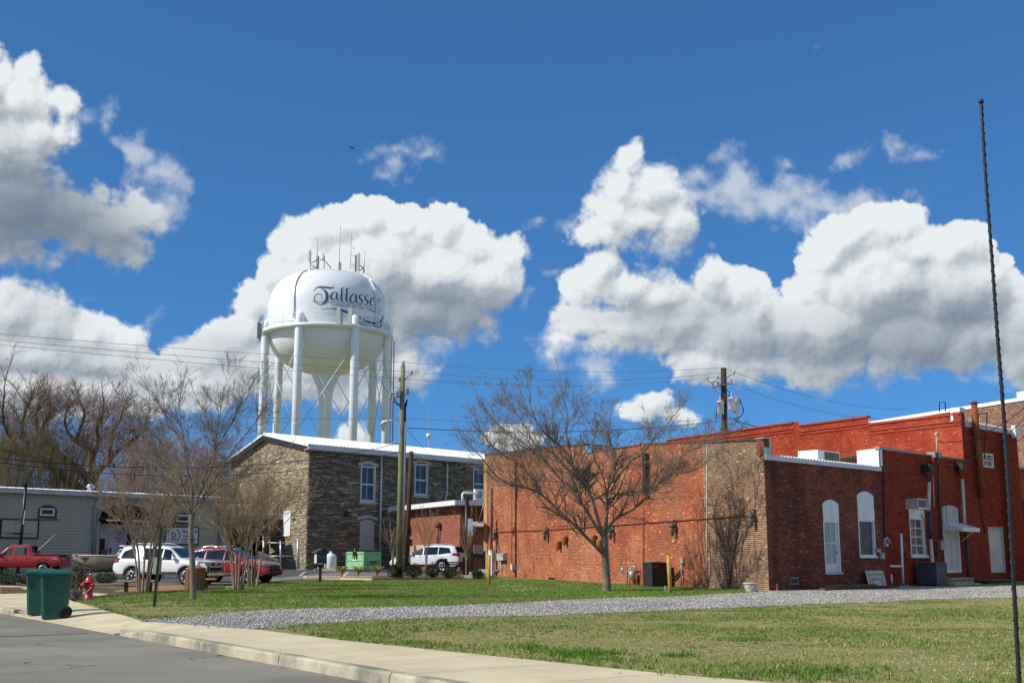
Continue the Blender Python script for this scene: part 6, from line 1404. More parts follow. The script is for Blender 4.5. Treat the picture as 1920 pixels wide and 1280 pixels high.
# ------------------------------------------------------------------ vehicles (x forward, y left, z up)
def paint(name, rgb): return M(name, rgb, .28, var=.03, scale=1, coat=1.)
DARKTRIM = M('dark_trim', (.018, .018, .02), .6); CHROME = M('chrome', (.72, .73, .74), .15, .9); HEADL = M('headlamp', (.30, .32, .33), .12, .3, var=.2); TAILR = M('tail_lamp', (.32, .012, .015), .2); CARGLASS = M('car_glass', (.012, .015, .018), .04, spec=.8, coat=.4); UNDER = M('underbody', (.012, .012, .012), .9); AMBER = M('amber_lamp', (.6, .22, .02), .3)
class Car:
    """L length, W width; outline as (x, z) polylines from nose (+x) to tail"""
    def __init__(s, top, belt, W, wr, wheels, rw, sill, nose_taper=.12, tail_taper=.06):
        s.top, s.belt = topfn(top), topfn(belt); s.x0, s.x1 = min(p[0] for p in top), max(p[0] for p in top)
        s.W, s.wr, s.wheels, s.rw, s.sill = W / 2, wr / 2, wheels, rw, sill; s.nt, s.tt = nose_taper, tail_taper
    def halfw(s, x):
        w = s.W; a = (s.x1 - x) / .75; b = (x - s.x0) / .5
        if a < 1: w -= s.nt * (1 - a) ** 2
        if b < 1: w -= s.tt * (1 - b) ** 2
        return w
    def ring(s, x, arch=True):
        w = s.halfw(x); zt, zb = s.top(x), s.belt(x); zb = min(zb, zt - .01); z0 = s.sill
        a, b = (s.x1 - x), (x - s.x0)
        if a < .35: z0 += .10 * (1 - a / .35) ** 2
        if b < .35: z0 += .14 * (1 - b / .35) ** 2
        if arch:
            for wx in s.wheels:
                q = (s.rw + .075) ** 2 - (x - wx) ** 2
                if q > 0: z0 = max(z0, s.rw + math.sqrt(q))
        z0 = min(z0, zb - .06); k = min(max((zt - zb) / .45, 0), 1); wt = w * .93 * (1 - k) + s.wr * k; h = zb - z0
        rnd = .05 * k + .02
        return [(w * .95, z0), (w * .99, z0 + .22 * h), (w, z0 + .55 * h), (w * .99, z0 + .85 * h), (w * .965, zb), (wt, zt - rnd), (wt - .06, zt - .008), (wt * .55, zt + .012), (0, zt + .018)]
    def side(s, x, z, off=.0):       # outer surface at height z
        r = s.ring(x, False); y = r[0][0]
        for (y0, z0), (y1, z1) in zip(r, r[1:]):
            if z0 <= z <= z1 + 1e-6: y = y0 + (y1 - y0) * (z - z0) / max(z1 - z0, 1e-6); break
        return y + off
    def shell(s, mat, t, n=None):
        xs = set(np.linspace(s.x0, s.x1, 40).tolist())
        for wx in s.wheels:
            for k in range(-12, 13): xs.add(wx + (s.rw + .076) * math.sin(k * math.pi / 24))
        xs = sorted(x for x in xs if s.x0 <= x <= s.x1); m = MB(); m.smooth = True; V = []; F = []
        for x in xs:
            r = s.ring(x); V += [(x, y, z) for y, z in r] + [(x, -y, z) for y, z in r[-2::-1]]
        k = 17
        for i in range(len(xs) - 1):
            for j in range(k - 1): F.append((i * k + j, i * k + j + 1, (i + 1) * k + j + 1, (i + 1) * k + j))
        m.add(V, F); m.smooth = False
        for i in (0, len(xs) - 1): m.add(V[i * k:(i + 1) * k], [tuple(range(k))])
        o = m.build('body', mat, t); MODS(o); return o
    def panel(s, name, pts, mat, t, off=.010, sides=(1, -1)):  # (x, z) outline laid on both sides, following the body
        x0, x1 = min(p[0] for p in pts), max(p[0] for p in pts); n, k = 14, 5; V = []
        def span(x):
            zs = []
            for (a, u), (b, v) in zip(pts, pts[1:] + pts[:1]):
                if (a - x) * (b - x) <= 0 and a != b: zs.append(u + (v - u) * (x - a) / (b - a))
            return min(zs), max(zs)
        for i in range(n + 1):
            x = x0 + (x1 - x0) * min(max(i / n, .002), .998); lo, hi = span(x)
            V += [(x, lo + (hi - lo) * j / k) for j in range(k + 1)]
        ring = list(range(k + 1)) + [i * (k + 1) + k for i in range(1, n + 1)] + [n * (k + 1) + j for j in range(k - 1, -1, -1)] + [i * (k + 1) for i in range(n - 1, 0, -1)]
        for sg in sides:
            m = MB(); m.smooth = True; P = [(x, sg * s.side(x, z, off), z) for x, z in V]; m.add(P, [(i * (k + 1) + j, i * (k + 1) + j + 1, (i + 1) * (k + 1) + j + 1, (i + 1) * (k + 1) + j) for i in range(n) for j in range(k)])
            m.smooth = False; Q = [(P[q][0], P[q][1] - sg * .04, P[q][2]) for q in ring]; m.add([P[q] for q in ring] + Q, [(i, (i + 1) % len(ring), len(ring) + (i + 1) % len(ring), len(ring) + i) for i in range(len(ring))]); m.build(name, mat, t)
    def line(s, pts, r, mat, t, off=.004, name='door_gap', sides=(1, -1)):
        for sg in sides:
            m = MB(); m.tube([(x, sg * s.side(x, z, off), z) for x, z in pts], r, 4); m.build(name, mat, t)
    def screen(s, name, xa, xb, mat, t, fa=.80, fb=.84, off=.012):   # glass across the car between two stations
        m = MB(); V = []; n = 6
        for i in range(n + 1):
            x = xa + (xb - xa) * i / n; r = s.ring(x, False); f = fa + (fb - fa) * i / n; w = r[5][0] * f
            for u in (-1, -.5, 0, .5, 1):
                V.append((x, u * w, s.top(x) + .018 + off * 1.0 - .012 * abs(u)))
        m.smooth = True; m.add(V, [(i * 5 + j, i * 5 + j + 1, i * 5 + j + 6, i * 5 + j + 5) for i in range(n) for j in range(4)]); m.build(name, mat, t)
def MODS(o): pass
def wheels(c, t, ww=.24, spokes=6, rimmat=None, dark=False):
    rimmat = rimmat or RIM; r = c.rw
    for wx in c.wheels:
        for sg in (1, -1):
            y = sg * (c.halfw(wx) - .02); ax = (0, sg, 0); o = (wx, y - sg * ww, r)
            m = MB(); m.lathe([(r * .66, 0), (r * .93, 0), (r, .04), (r, ww - .04), (r * .95, ww), (r * .68, ww)], o, 28, ax); ty = m.build('wheel', TYRE, t)
            m = MB(); m.lathe([(r * .67, ww - .05), (r * .67, ww + .004), (r * .60, ww + .004), (r * .58, ww - .05), (.05, ww - .06)], o, 28, ax, False); m.build('rim', rimmat, ty)
            m = MB(); m.lathe([(r * .58, ww - .062), (.01, ww - .06)], o, 20, ax, False); m.build('brake', DARKTRIM, ty)
            m = MB()
            for k in range(spokes):
                a = 2 * math.pi * k / spokes + .3; ca, sa = math.cos(a), math.sin(a); m.beam((wx, y - sg * .02, r), (wx + ca * r * .62, y - sg * .012, r + sa * r * .62), .075 if spokes < 8 else .05, .03, (0, 1, 0))
            m.lathe([(.075, ww - .03), (.06, ww)], o, 10, ax); m.build('spoke', rimmat, ty)
    m = MB(); L = c.x1 - c.x0; m.box(((c.x0 + c.x1) / 2, 0, c.sill + .18), (L - .5, c.W * 2 - .55, .42))
    for wx in c.wheels: m.box((wx, 0, c.rw + .2), (c.rw * 2.3, c.W * 2 - .12 - 2 * ww * .0 - .10, .50))
    m.build('underbody', UNDER, t)
def arches(c, mat, t, w=.06):
    for wx in c.wheels:
        for sg in (1, -1):
            m = MB(); V = []; n = 18; R0, R1 = c.rw + .072, c.rw + .072 + w
            for i in range(n + 1):
                a = R(-8 + 196 * i / n)
                for r_ in (R0, R1):
                    x, z = wx + r_ * math.cos(a), c.rw + r_ * math.sin(a); V.append((x, sg * (c.side(min(max(x, c.x0), c.x1), max(z, c.sill + .02)) + .012), z))
            m.add(V, [(2 * i, 2 * i + 1, 2 * i + 3, 2 * i + 2) for i in range(n)]); m.build('arch_trim', mat, t)
def mirror_pair(c, x, z, mat, t):
    for sg in (1, -1):
        y = sg * (c.side(x, z) + .13); m = MB(); m.smooth = True
        m.lathe([(.02, -.10), (.085, -.06), (.10, .02), (.06, .07), (.01, .08)], (x, y, z + .05), 10, (1, 0, 0)); m.tube([(x, sg * c.side(x, z), z), (x, y, z + .03)], .025, 6); m.build('mirror', mat, t)
def handles(c, pts, mat, t):
    for x, z in pts:
        for sg in (1, -1):
            m = MB(); y = sg * (c.side(x, z) + .025); m.tube([(x - .09, sg * c.side(x - .09, z), z), (x - .07, y, z), (x + .07, y, z), (x + .09, sg * c.side(x + .09, z), z)], .016, 6); m.build('door_handle', mat, t)
def rails(c, xa, xb, mat, t, y=.52, h=.07):
    for sg in (1, -1):
        m = MB(); P = [(xa, sg * y, c.top(xa) + .02)] + [(xa + (xb - xa) * k / 6, sg * y, c.top(xa + (xb - xa) * k / 6) + .02 + h) for k in range(1, 6)] + [(xb, sg * y, c.top(xb) + .02)]
        m.tube(P, .025, 6); m.build('roof_rail', mat, t)
def facebox(name, t, mat, c, x, y0, y1, z0, z1, d=.03, slant=0.):     # flat piece on the nose or tail
    sx = 1 if x > 0 else -1; m = MB(); m.hexa([(x + sx * e - slant * (z - z0) * sx, y, z) for e in (-.06, d) for y, z in ((y0, z0), (y1, z0), (y1, z1), (y0, z1))]); return m.build(name, mat, t)
# white off-road SUV, side on, its nose turned a little towards us
WP = paint('white_car_paint', (.80, .80, .79))
suv = Car([(2.36, .82), (2.30, 1.02), (1.9, 1.10), (1.15, 1.17), (1.0, 1.21), (.42, 1.66), (.2, 1.74), (-.6, 1.79), (-1.7, 1.765), (-2.05, 1.72), (-2.28, 1.25), (-2.40, .95)], [(2.4, .8), (2.0, 1.02), (1.1, 1.06), (-2.0, 1.13), (-2.40, 1.0)], 1.92, 1.42, (1.42, -1.37), .385, .50)
p = gnd(317, 1093); t = thing('parked_suv', 'white boxy off-road SUV parked nose right behind the thin trees', 'car', (-15.75, 55.0, gz(-16, 55) + .02), R(-16)); MATW.pop(t.name)
suv.shell(WP, t); wheels(suv, t, .26, 6); arches(suv, DARKTRIM, t, .035)
suv.panel('side_window', [(.92, 1.13), (.16, 1.13), (.16, 1.62), (.44, 1.58)], CARGLASS, t); suv.panel('side_window', [(.08, 1.13), (-.86, 1.15), (-.86, 1.66), (.08, 1.64)], CARGLASS, t)
suv.panel('side_window', [(-1.22, 1.18), (-2.02, 1.20), (-1.92, 1.52), (-1.50, 1.66), (-1.36, 1.66)], CARGLASS, t)
suv.screen('windscreen', .98, .44, CARGLASS, t, .88, .90); suv.screen('rear_window', -2.07, -2.22, CARGLASS, t, .82, .86)
suv.line([(.98, 1.1), (1.0, .60)], .007, DARKTRIM, t); suv.line([(.12, 1.65), (.12, .60)], .007, DARKTRIM, t); suv.line([(-.93, 1.66), (-.95, .95), (-1.05, .85)], .007, DARKTRIM, t); suv.line([(1.0, .60), (-.9, .60)], .006, DARKTRIM, t)
handles(suv, ((-.0, 1.02), (-.82, 1.04)), WP, t); mirror_pair(suv, .80, 1.14, WP, t); rails(suv, .1, -1.75, GREYM, t, .55)
m = MB(); m.hexa([(x, y, z) for x in (-2.0, -2.28) for y, z in ((-.68, 1.74), (.68, 1.74), (.68, 1.79), (-.68, 1.79))]); m.build('spoiler', WP, t)
facebox('grille', t, DARKTRIM, suv, 2.38, -.42, .42, .88, 1.00, .0); facebox('badge_bar', t, CHROME, suv, 2.385, -.16, .16, .92, .97, .01); facebox('air_intake', t, DARKTRIM, suv, 2.36, -.52, .52, .62, .80, .02); facebox('bumper', t, WP, suv, 2.36, -.62, .62, .44, .56, .06); facebox('skid_plate', t, M('tan_plate', (.42, .30, .18), .6), suv, 2.30, -.45, .45, .36, .45, .02)
for sg in (1, -1):
    m = MB(); P = [(2.36, .46), (2.33, .78), (2.05, .915), (2.02, .92), (2.30, .80)]
    m.hexa([(2.40, sg * .46, .86), (2.33, sg * .74, .88), (1.98, sg * .945, .93), (2.05, sg * .80, .90), (2.38, sg * .46, 1.0), (2.30, sg * .72, 1.03), (1.98, sg * .93, 1.06), (2.05, sg * .80, 1.05)]); m.build('headlight', HEADL, t)
    m = MB(); m.hexa([(2.385, sg * .60, .60), (2.37, sg * .72, .60), (2.30, sg * .72, .60), (2.30, sg * .6, .6), (2.385, sg * .60, .84), (2.37, sg * .70, .84), (2.30, sg * .70, .84), (2.30, sg * .6, .84)]); m.build('fog_lamp', DARKTRIM, t)
    m = MB(); m.hexa([(-2.12, sg * .955, 1.02), (-2.40, sg * .90, 1.02), (-2.40, sg * .70, 1.02), (-2.1, sg * .8, 1.02), (-2.12, sg * .94, 1.22), (-2.34, sg * .88, 1.22), (-2.34, sg * .70, 1.22), (-2.1, sg * .8, 1.22)]); m.build('tail_light', TAILR, t)
suv.panel('step_trim', [(.92, .52), (.92, .575), (-.85, .575), (-.85, .52)], DARKTRIM, t, .02)
# red crossover behind it
RP = paint('red_car_paint', (.32, .012, .022))
cx = Car([(2.33, .66), (2.28, .86), (1.9, .98), (1.25, 1.08), (1.05, 1.11), (.22, 1.58), (.0, 1.64), (-.7, 1.69), (-1.6, 1.64), (-1.95, 1.58), (-2.25, 1.18), (-2.33, .95)], [(2.33, .64), (1.8, .90), (1.0, 1.0), (-1.0, 1.08), (-1.9, 1.16), (-2.33, .98)], 1.86, 1.30, (1.38, -1.38), .365, .34)
t = thing('parked_crossover', 'dark red crossover with silver window trim parked beyond the white SUV', 'car', (-13.75, 58.8, gz(-14, 58.8) + .02), R(-17)); MATW.pop(t.name)
cx.shell(RP, t); wheels(cx, t, .23, 8); arches(cx, DARKTRIM, t, .04)
cx.panel('side_window', [(.82, 1.08), (.02, 1.09), (.02, 1.54), (.22, 1.51)], CARGLASS, t); cx.panel('side_window', [(-.06, 1.10), (-1.02, 1.14), (-1.02, 1.55), (-.06, 1.57)], CARGLASS, t); cx.panel('side_window', [(-1.12, 1.16), (-1.88, 1.24), (-1.72, 1.46), (-1.12, 1.54)], CARGLASS, t)
cx.line([(.92, 1.05), (-.5, 1.085), (-1.4, 1.15), (-1.95, 1.26), (-1.76, 1.50), (-1.1, 1.585), (0, 1.60), (.26, 1.55), (.92, 1.08)], .018, CHROME, t, .012, 'window_trim')
cx.screen('windscreen', 1.02, .24, CARGLASS, t, .90, .90); cx.screen('rear_window', -1.98, -2.2, CARGLASS, t)
cx.line([(.95, 1.05), (.98, .48)], .006, DARKTRIM, t); cx.line([(-.02, 1.55), (-.02, .48)], .006, DARKTRIM, t); cx.line([(-1.05, 1.5), (-1.02, .80)], .006, DARKTRIM, t)
cx.line([(.95, .42), (-.95, .44)], .025, CHROME, t, .008, 'sill_trim'); handles(cx, ((-.02 + .15, .99), (-.86, 1.02)), CHROME, t); mirror_pair(cx, .74, 1.09, RP, t); rails(cx, .0, -1.6, CHROME, t, .54, .06)
facebox('grille', t, DARKTRIM, cx, 2.34, -.46, .46, .56, .82, .01); facebox('grille_wing', t, CHROME, cx, 2.35, -.44, .44, .70, .73, .015); facebox('air_intake', t, DARKTRIM, cx, 2.33, -.62, .62, .36, .50, .02)
for sg in (1, -1):
    m = MB(); m.hexa([(2.33, sg * .50, .80), (2.20, sg * .80, .82), (1.80, sg * .915, .90), (1.95, sg * .70, .88), (2.31, sg * .50, .88), (2.18, sg * .76, .91), (1.80, sg * .90, .98), (1.95, sg * .70, .97)]); m.build('headlight', HEADL, t)
    m = MB(); m.beam((2.33, sg * .60, .42), (2.18, sg * .86, .56), .03, .05); m.build('fog_trim', CHROME, t)
    m = MB(); m.hexa([(-2.05, sg * .925, 1.0), (-2.34, sg * .85, 1.0), (-2.34, sg * .6, 1.0), (-2.05, sg * .7, 1.0), (-2.05, sg * .91, 1.14), (-2.27, sg * .83, 1.14), (-2.27, sg * .6, 1.14), (-2.05, sg * .7, 1.14)]); m.build('tail_light', TAILR, t)
# white SUV at the back, seen from its rear quarter
pl = Car([(2.46, .70), (2.42, .92), (2.0, 1.04), (1.3, 1.12), (1.12, 1.15), (.30, 1.62), (.05, 1.70), (-.7, 1.77), (-1.8, 1.74), (-2.12, 1.68), (-2.38, 1.22), (-2.48, .95)], [(2.46, .68), (1.9, .96), (1.0, 1.04), (-1.4, 1.12), (-2.0, 1.20), (-2.48, 1.0)], 1.98, 1.42, (1.45, -1.38), .375, .36)
WP2 = paint('pearl_car_paint', (.77, .78, .78))
b = at(802, 1076, 80); t = thing('parked_suv', 'white family SUV seen from its rear quarter beside the iron fence', 'car', (b.x, 80.6, gz(b.x, 80.6) + .035), R(180 - 18)); MATW.pop(t.name)
pl.shell(WP2, t); wheels(pl, t, .24, 5); arches(pl, DARKTRIM, t, .07)
pl.panel('side_window', [(.92, 1.10), (.08, 1.11), (.08, 1.60), (.30, 1.56)], M('tinted_glass', (.05, .055, .045), .05, spec=.8, coat=.4), t); pl.panel('side_window', [(.0, 1.12), (-1.0, 1.14), (-1.0, 1.64), (.0, 1.63)], CARGLASS, t); pl.panel('side_window', [(-1.06, 1.14), (-1.98, 1.25), (-1.80, 1.58), (-1.06, 1.64)], CARGLASS, t)
pl.screen('windscreen', 1.1, .32, CARGLASS, t, .90, .90); pl.screen('rear_window', -2.14, -2.36, CARGLASS, t, .86, .92)
pl.line([(1.02, 1.08), (1.02, .48)], .006, DARKTRIM, t); pl.line([(.04, 1.62), (.04, .48)], .006, DARKTRIM, t); pl.line([(-1.03, 1.6), (-1.03, .8)], .006, DARKTRIM, t); pl.panel('sill_trim', [(1.0, .38), (1.0, .50), (-.96, .50), (-.96, .38)], DARKTRIM, t, .015)
handles(pl, ((.2, 1.02), (-.86, 1.04)), CHROME, t); mirror_pair(pl, .82, 1.12, WP2, t); rails(pl, .0, -1.7, GREYM, t, .56, .05)
for sg in (1, -1):
    m = MB(); m.hexa([(-1.98, sg * .985, 1.06), (-2.46, sg * .93, 1.05), (-2.48, sg * .55, 1.05), (-2.1, sg * .7, 1.05), (-2.12, sg * .965, 1.24), (-2.40, sg * .90, 1.24), (-2.42, sg * .55, 1.24), (-2.1, sg * .7, 1.24)]); m.build('tail_light', TAILR, t)
    m = MB(); m.hexa([(2.44, sg * .55, .82), (2.30, sg * .88, .84), (1.95, sg * .97, .90), (2.0, sg * .7, .9), (2.42, sg * .55, .93), (2.28, sg * .85, .95), (1.95, sg * .95, 1.0), (2.0, sg * .7, 1.0)]); m.build('headlight', HEADL, t)
facebox('rear_bumper', t, DARKTRIM, pl, -2.46, -.80, .80, .40, .62, .05); facebox('number_plate', t, M('plate_yellow', (.55, .50, .10), .6), pl, -2.47, .60, .86, .74, .98, .03)
# red pickup
pk = Car([(2.6, .84), (2.52, 1.02), (2.0, 1.10), (1.3, 1.16), (1.15, 1.19), (.55, 1.72), (.35, 1.78), (-.45, 1.80), (-.72, 1.76), (-.95, 1.18), (-.97, 1.17), (-2.55, 1.17), (-2.62, .95)], [(2.6, .82), (1.2, 1.08), (-.9, 1.15), (-2.62, 1.14)], 1.90, 1.40, (1.62, -1.62), .37, .52, .12, .03)
RP2 = paint('bright_red_paint', (.40, .014, .016))
t = thing('pickup_truck', 'bright red crew-cab pickup cut by the left edge of the picture', 'pickup truck', (at(113, 1060, 71).x - 2.55, 71.4, gz(-30, 71) + .035), R(180 + 4)); MATW.pop(t.name)
pk.shell(RP2, t); wheels(pk, t, .25, 6); arches(pk, RP2, t, .10)
pk.panel('side_window', [(.95, 1.16), (.22, 1.17), (.22, 1.66), (.52, 1.63)], CARGLASS, t); pk.panel('side_window', [(.10, 1.17), (-.62, 1.19), (-.58, 1.64), (.10, 1.66)], CARGLASS, t); pk.screen('windscreen', 1.12, .56, CARGLASS, t, .9, .9); pk.screen('rear_window', -.74, -.90, CARGLASS, t, .8, .85)
pk.line([(.16, 1.7), (.16, .60)], .007, DARKTRIM, t); pk.line([(-.72, 1.5), (-.76, .60)], .007, DARKTRIM, t); pk.line([(-.96, 1.16), (-.98, .6)], .010, DARKTRIM, t); handles(pk, ((.05, 1.02), (-.62, 1.04)), RP2, t); mirror_pair(pk, .90, 1.16, DARKTRIM, t)
m = MB(); m.box((-1.78, 0, 1.192), (1.56, 1.60, .03)); m.build('bed_floor', DARKTRIM, t)
for sg in (1, -1):
    m = MB(); m.box((-1.78, sg * .84, 1.20), (1.60, .09, .045)); m.build('bed_rail', DARKTRIM, t)
    m = MB(); m.hexa([(-2.52, sg * .90, .82), (-2.64, sg * .89, .82), (-2.64, sg * .74, .82), (-2.52, sg * .74, .82), (-2.52, sg * .90, 1.10), (-2.63, sg * .89, 1.10), (-2.63, sg * .74, 1.10), (-2.52, sg * .74, 1.10)]); m.build('tail_light', TAILR, t)
pk.panel('decal', [(-2.1, .98), (-2.45, .95), (-2.45, 1.0), (-2.1, 1.04)], M('decal_white', (.6, .5, .5), .5), t, .01)
facebox('rear_bumper', t, RP2, pk, -2.62, -.86, .86, .50, .68, .08)
# poles carried in the pickup bed, and the boat on its trailer
a_, b_ = at(68, 1036, 71.4), at(104, 1001, 71.0); m = MB(); m.tube([a_, a_.lerp(b_, .3), b_], [.035, .04, .012], 6); tag(m.build('fishing_pole', M('pole_tan', (.6, .5, .33), .6)), 'long pale pole sticking up from the bed of the red pickup', 'pole')
a_, b_ = at(69, 1035, 71.2), at(85, 1019, 71.0); m = MB(); m.tube([a_, b_], [.06, .03], 6); tag(m.build('oar', M('oar_tan', (.5, .38, .22), .7)), 'short tan stick leaning beside the long pole in the pickup', 'stick')
p = at(180, 1050, 66); zb2 = gz(p.x, 66) + .03; t = thing('boat', 'weathered tan aluminium fishing boat with white seats half hidden by the SUV', 'boat', (p.x + 1.6, 66, zb2), R(180)); MATW.pop(t.name)
def bq(u, v): return at(u, v, 66)
HULL = M('hull_tan', (.34, .29, .20), .5, .2, var=.15, scale=2, stain=(.2, .13, .07), sscale=1.5, samt=.4)
m = MB(); m.smooth = True; V = []; n = 12; Lb = 4.9
for i in range(n + 1):
    u = i / n; x = -2.0 + Lb * u; w = .85 * (1 - max(0, (u - .55) / .45) ** 2.2) + .03; zk = .45 + .55 * max(0, (u - .6) / .4) ** 2; zg_ = 1.16 + .10 * u
    V += [(x, w, zg_), (x, w * .92, zk + .35 * (zg_ - zk)), (x, w * .5, zk + .02), (x, 0, zk), (x, -w * .5, zk + .02), (x, -w * .92, zk + .35 * (zg_ - zk)), (x, -w, zg_)]
m.add(V, [(i * 7 + j, i * 7 + j + 1, i * 7 + j + 8, i * 7 + j + 7) for i in range(n) for j in range(6)] + [tuple(range(7))]); m.build('hull', HULL, t)
m = MB()
for sg in (1, -1): m.tube([(V[i * 7][0], sg * V[i * 7][1], V[i * 7][2]) for i in range(n + 1)], .035, 6)
m.build('gunwale', M('gunwale', (.45, .43, .38), .5, .3), t)
m = MB(); m.box((.6, 0, 1.12), (3.4, 1.4, .04)); m.box((2.2, 0, 1.24), (.9, .7, .06)); m.build('deck', DARKTRIM, t)
for x, w in ((-.5, .9), (.15, .7)):
    m = MB(); m.box((x, 0, 1.34), (.45, .5, .12)); m.box((x - .2, 0, 1.5), (.12, .5, .28)); m.build('seat', WPLAS, t)
m = MB(); m.tube([(-.9, -.6, 1.2), (-.9, -.6, 1.55), (.5, -.6, 1.55), (.7, -.6, 1.2)], .03, 6); m.build('rail', WPLAS, t)
m = MB(); m.box((1.2, -.1, 1.42), (.25, .25, .3)); m.build('outboard_cover', DARKTRIM, t)
m = MB(); m.beam((-2.2, .5, .42), (3.4, .1, .42), .08); m.beam((-2.2, -.5, .42), (3.4, -.1, .42), .08); m.beam((-.6, -1, .36), (-.6, 1, .36), .08); m.build('trailer_frame', BLACK, t)
for sg in (1, -1):
    m = MB(); m.lathe([(.05, 0), (.28, 0), (.30, .05), (.28, .18), (.05, .18)], (-.6, sg * .95, .30), 18, (0, sg, 0)); m.build('trailer_wheel', TYRE, t)

# ------------------------------------------------------------------ street furniture and small things
# wheeled green bins
BIN = M('green_plastic', (.008, .082, .056), .42, var=.10, scale=2, stain=(.014, .115, .078), sscale=3, samt=.3); BINL = M('green_lid', (.011, .115, .075), .4, var=.1, scale=2)
def make_bin(loc, rz, label):
    t = thing('wheeled_bin', label, 'bin', loc, rz, 'green wheeled bins on the pavement')
    m = MB(); z = [0.0, .06, .5, .94, .985, .985]; hx = [.24, .255, .285, .32, .32, .345]; hy = [.24, .26, .285, .305, .305, .335]; V = []; F = []
    for k in range(6):
        for cx_, cy_ in ((-1, -1), (1, -1), (1, 1), (-1, 1)):
            for e in range(3):   # rounded corners
                a = math.atan2(cy_, cx_) + (e - 1) * math.pi / 4; r_ = .07; V.append((cx_ * (hx[k] - r_) + r_ * math.cos(a) * 1.0, cy_ * (hy[k] - r_) + r_ * math.sin(a), z[k]))
    for k in range(5):
        for j in range(12): F.append((k * 12 + j, k * 12 + (j + 1) % 12, (k + 1) * 12 + (j + 1) % 12, (k + 1) * 12 + j))
    F.append(tuple(range(11, -1, -1))); m.add(V, F)
    Wm = MATW[t.name]; m.v = [tuple(Wm @ Vector(p)) for p in m.v]; m.build('bucket', BIN, t)
    def L(m): m.v = [tuple(Wm @ Vector(p)) for p in m.v]; return m
    m = MB(); V = []; n = 9
    for i in range(n + 1):
        u = i / n; x = -.365 + .745 * u; zc = 1.0 + .075 * math.sin(u * math.pi) ** .7
        V += [(x, y, (zc if abs(y) < .3 else 1.0 - .01)) for y in (-.345, -.29, -.1, .1, .29, .345)]
    m.smooth = True; m.add(V, [(i * 6 + j, i * 6 + 6 + j, i * 6 + 7 + j, i * 6 + j + 1) for i in range(n) for j in range(5)]); m.smooth = False
    m.box((0, -.34, .985), (.735, .02, .05)); m.box((0, .34, .985), (.735, .02, .05)); m.box((-.365, 0, .985), (.02, .68, .05)); L(m).build('lid', BINL, t)
    m = MB(); m.tube([(.33, -.26, .98), (.40, -.24, 1.0), (.40, .24, 1.0), (.33, .26, .98)], .018, 6); L(m).build('handle', BINL, t)
    for sg in (1, -1):
        m = MB(); m.lathe([(.03, 0), (.125, 0), (.135, .02), (.125, .07), (.06, .075), (.05, .06)], (.22, sg * .245, .135), 18, (0, sg, 0)); L(m).build('wheel', TYRE, t)
    m = MB(); m.cyl((.22, -.3, .135), (.22, .3, .135), .015); L(m).build('axle', BLACK, t)
    m = MB()
    for x in (-.25, -.20, -.15): m.box((x, -.302, .80), (.012, .014, .30))
    m.box((0, -.312, .93), (.62, .02, .03)); L(m).build('moulding', BIN, t)
    return t
q = onz(92, 1158, .06); make_bin((q.x, q.y + .30, zpav(kt(q.x, q.y + .3), kn(q.x, q.y + .3)) + .004), R(17), 'green wheeled bin standing in front, its black wheel showing at the right')
q = onz(66, 1151, .07); make_bin((q.x - .0, q.y + .30, zpav(kt(q.x, q.y + .3), kn(q.x, q.y + .3)) + .004), R(8), 'green wheeled bin standing behind and left of the other bin')
# hydrant
HR = M('hydrant_red', (.42, .012, .018), .3, var=.12, scale=9, coat=.5); q = gnd(166, 1123.5); t = thing('fire_hydrant', 'glossy red fire hydrant on the grass edge behind the bins', 'hydrant', (q.x, q.y, q.z))
def hb(prof, c, ax=None, n=16): 
    m = MB(); m.lathe(prof, (q.x + c[0], q.y + c[1], q.z + c[2]), n, ax); return m
hb([(.15, 0), (.15, .04), (.12, .05), (.105, .34), (.15, .345), (.15, .375), (.12, .38), (.125, .50), (.155, .505), (.155, .54), (.135, .55), (.12, .62), (.07, .68), (.035, .69)], (0, 0, 0)).build('barrel', HR, t)
hb([(.05, 0), (.055, .02), (.03, .07), (.03, .09)], (0, 0, .68), None, 6).build('operating_nut', HR, t)
for ax, r_, l_ in (((-.75, -.66, 0), .085, .21), ((.8, -.6, 0), .055, .19), ((-.7, .7, 0), .055, .19)):
    hb([(r_ * .8, .0), (r_ * .8, l_ * .7), (r_ * 1.15, l_ * .7), (r_ * 1.15, l_), (r_ * .4, l_ + .02), (r_ * .4, l_ + .05)], (0, 0, .44), ax, 14).build('outlet_cap', HR, t)
m = MB()
for k in range(8):
    a = k * math.pi / 4; m.lathe([(.016, 0), (.016, .05)], (q.x + .137 * math.cos(a), q.y + .137 * math.sin(a), q.z + .335), 6)
o = m.build('bolt', HR, t); o['kind'] = 'stuff'
m = MB(); m.tube(catmull([(q.x - .13, q.y - .16, q.z + .40), (q.x - .02, q.y - .18, q.z + .24), (q.x + .12, q.y - .12, q.z + .38)], 6), .012, 5); m.build('chain', M('pale_chain', (.5, .42, .42), .5, .3), t)
# green channel post with the back of a sign
q = gnd(289, 1137); tp_ = at(303.5, 985, q.y + .02); t = thing('sign_post', 'thin leaning green sign post with the grey back of a small sign', 'sign post', (q.x, q.y, q.z)); GP = M('post_green', (.045, .075, .04), .6, var=.25, scale=6)
m = MB(); d_ = Vector((.03, 0, 0)); b_ = Vector((q.x, q.y, q.z - .1)); m.beam(b_, tp_, .055, .015, (0, 1, 0)); m.beam(b_ + d_, tp_ + d_, .012, .04, (0, 1, 0)); m.beam(b_ - d_, tp_ - d_, .012, .04, (0, 1, 0)); m.build('channel_post', GP, t)
c_ = at(295, 1060, q.y + .06); m = MB(); ax_ = (tp_ - b_).normalized(); m.beam(c_ - ax_ * .215, c_ + ax_ * .215, .22, .006, (0, 1, 0)); m.build('sign_panel', M('sign_back', (.38, .385, .38), .5, .3), t)
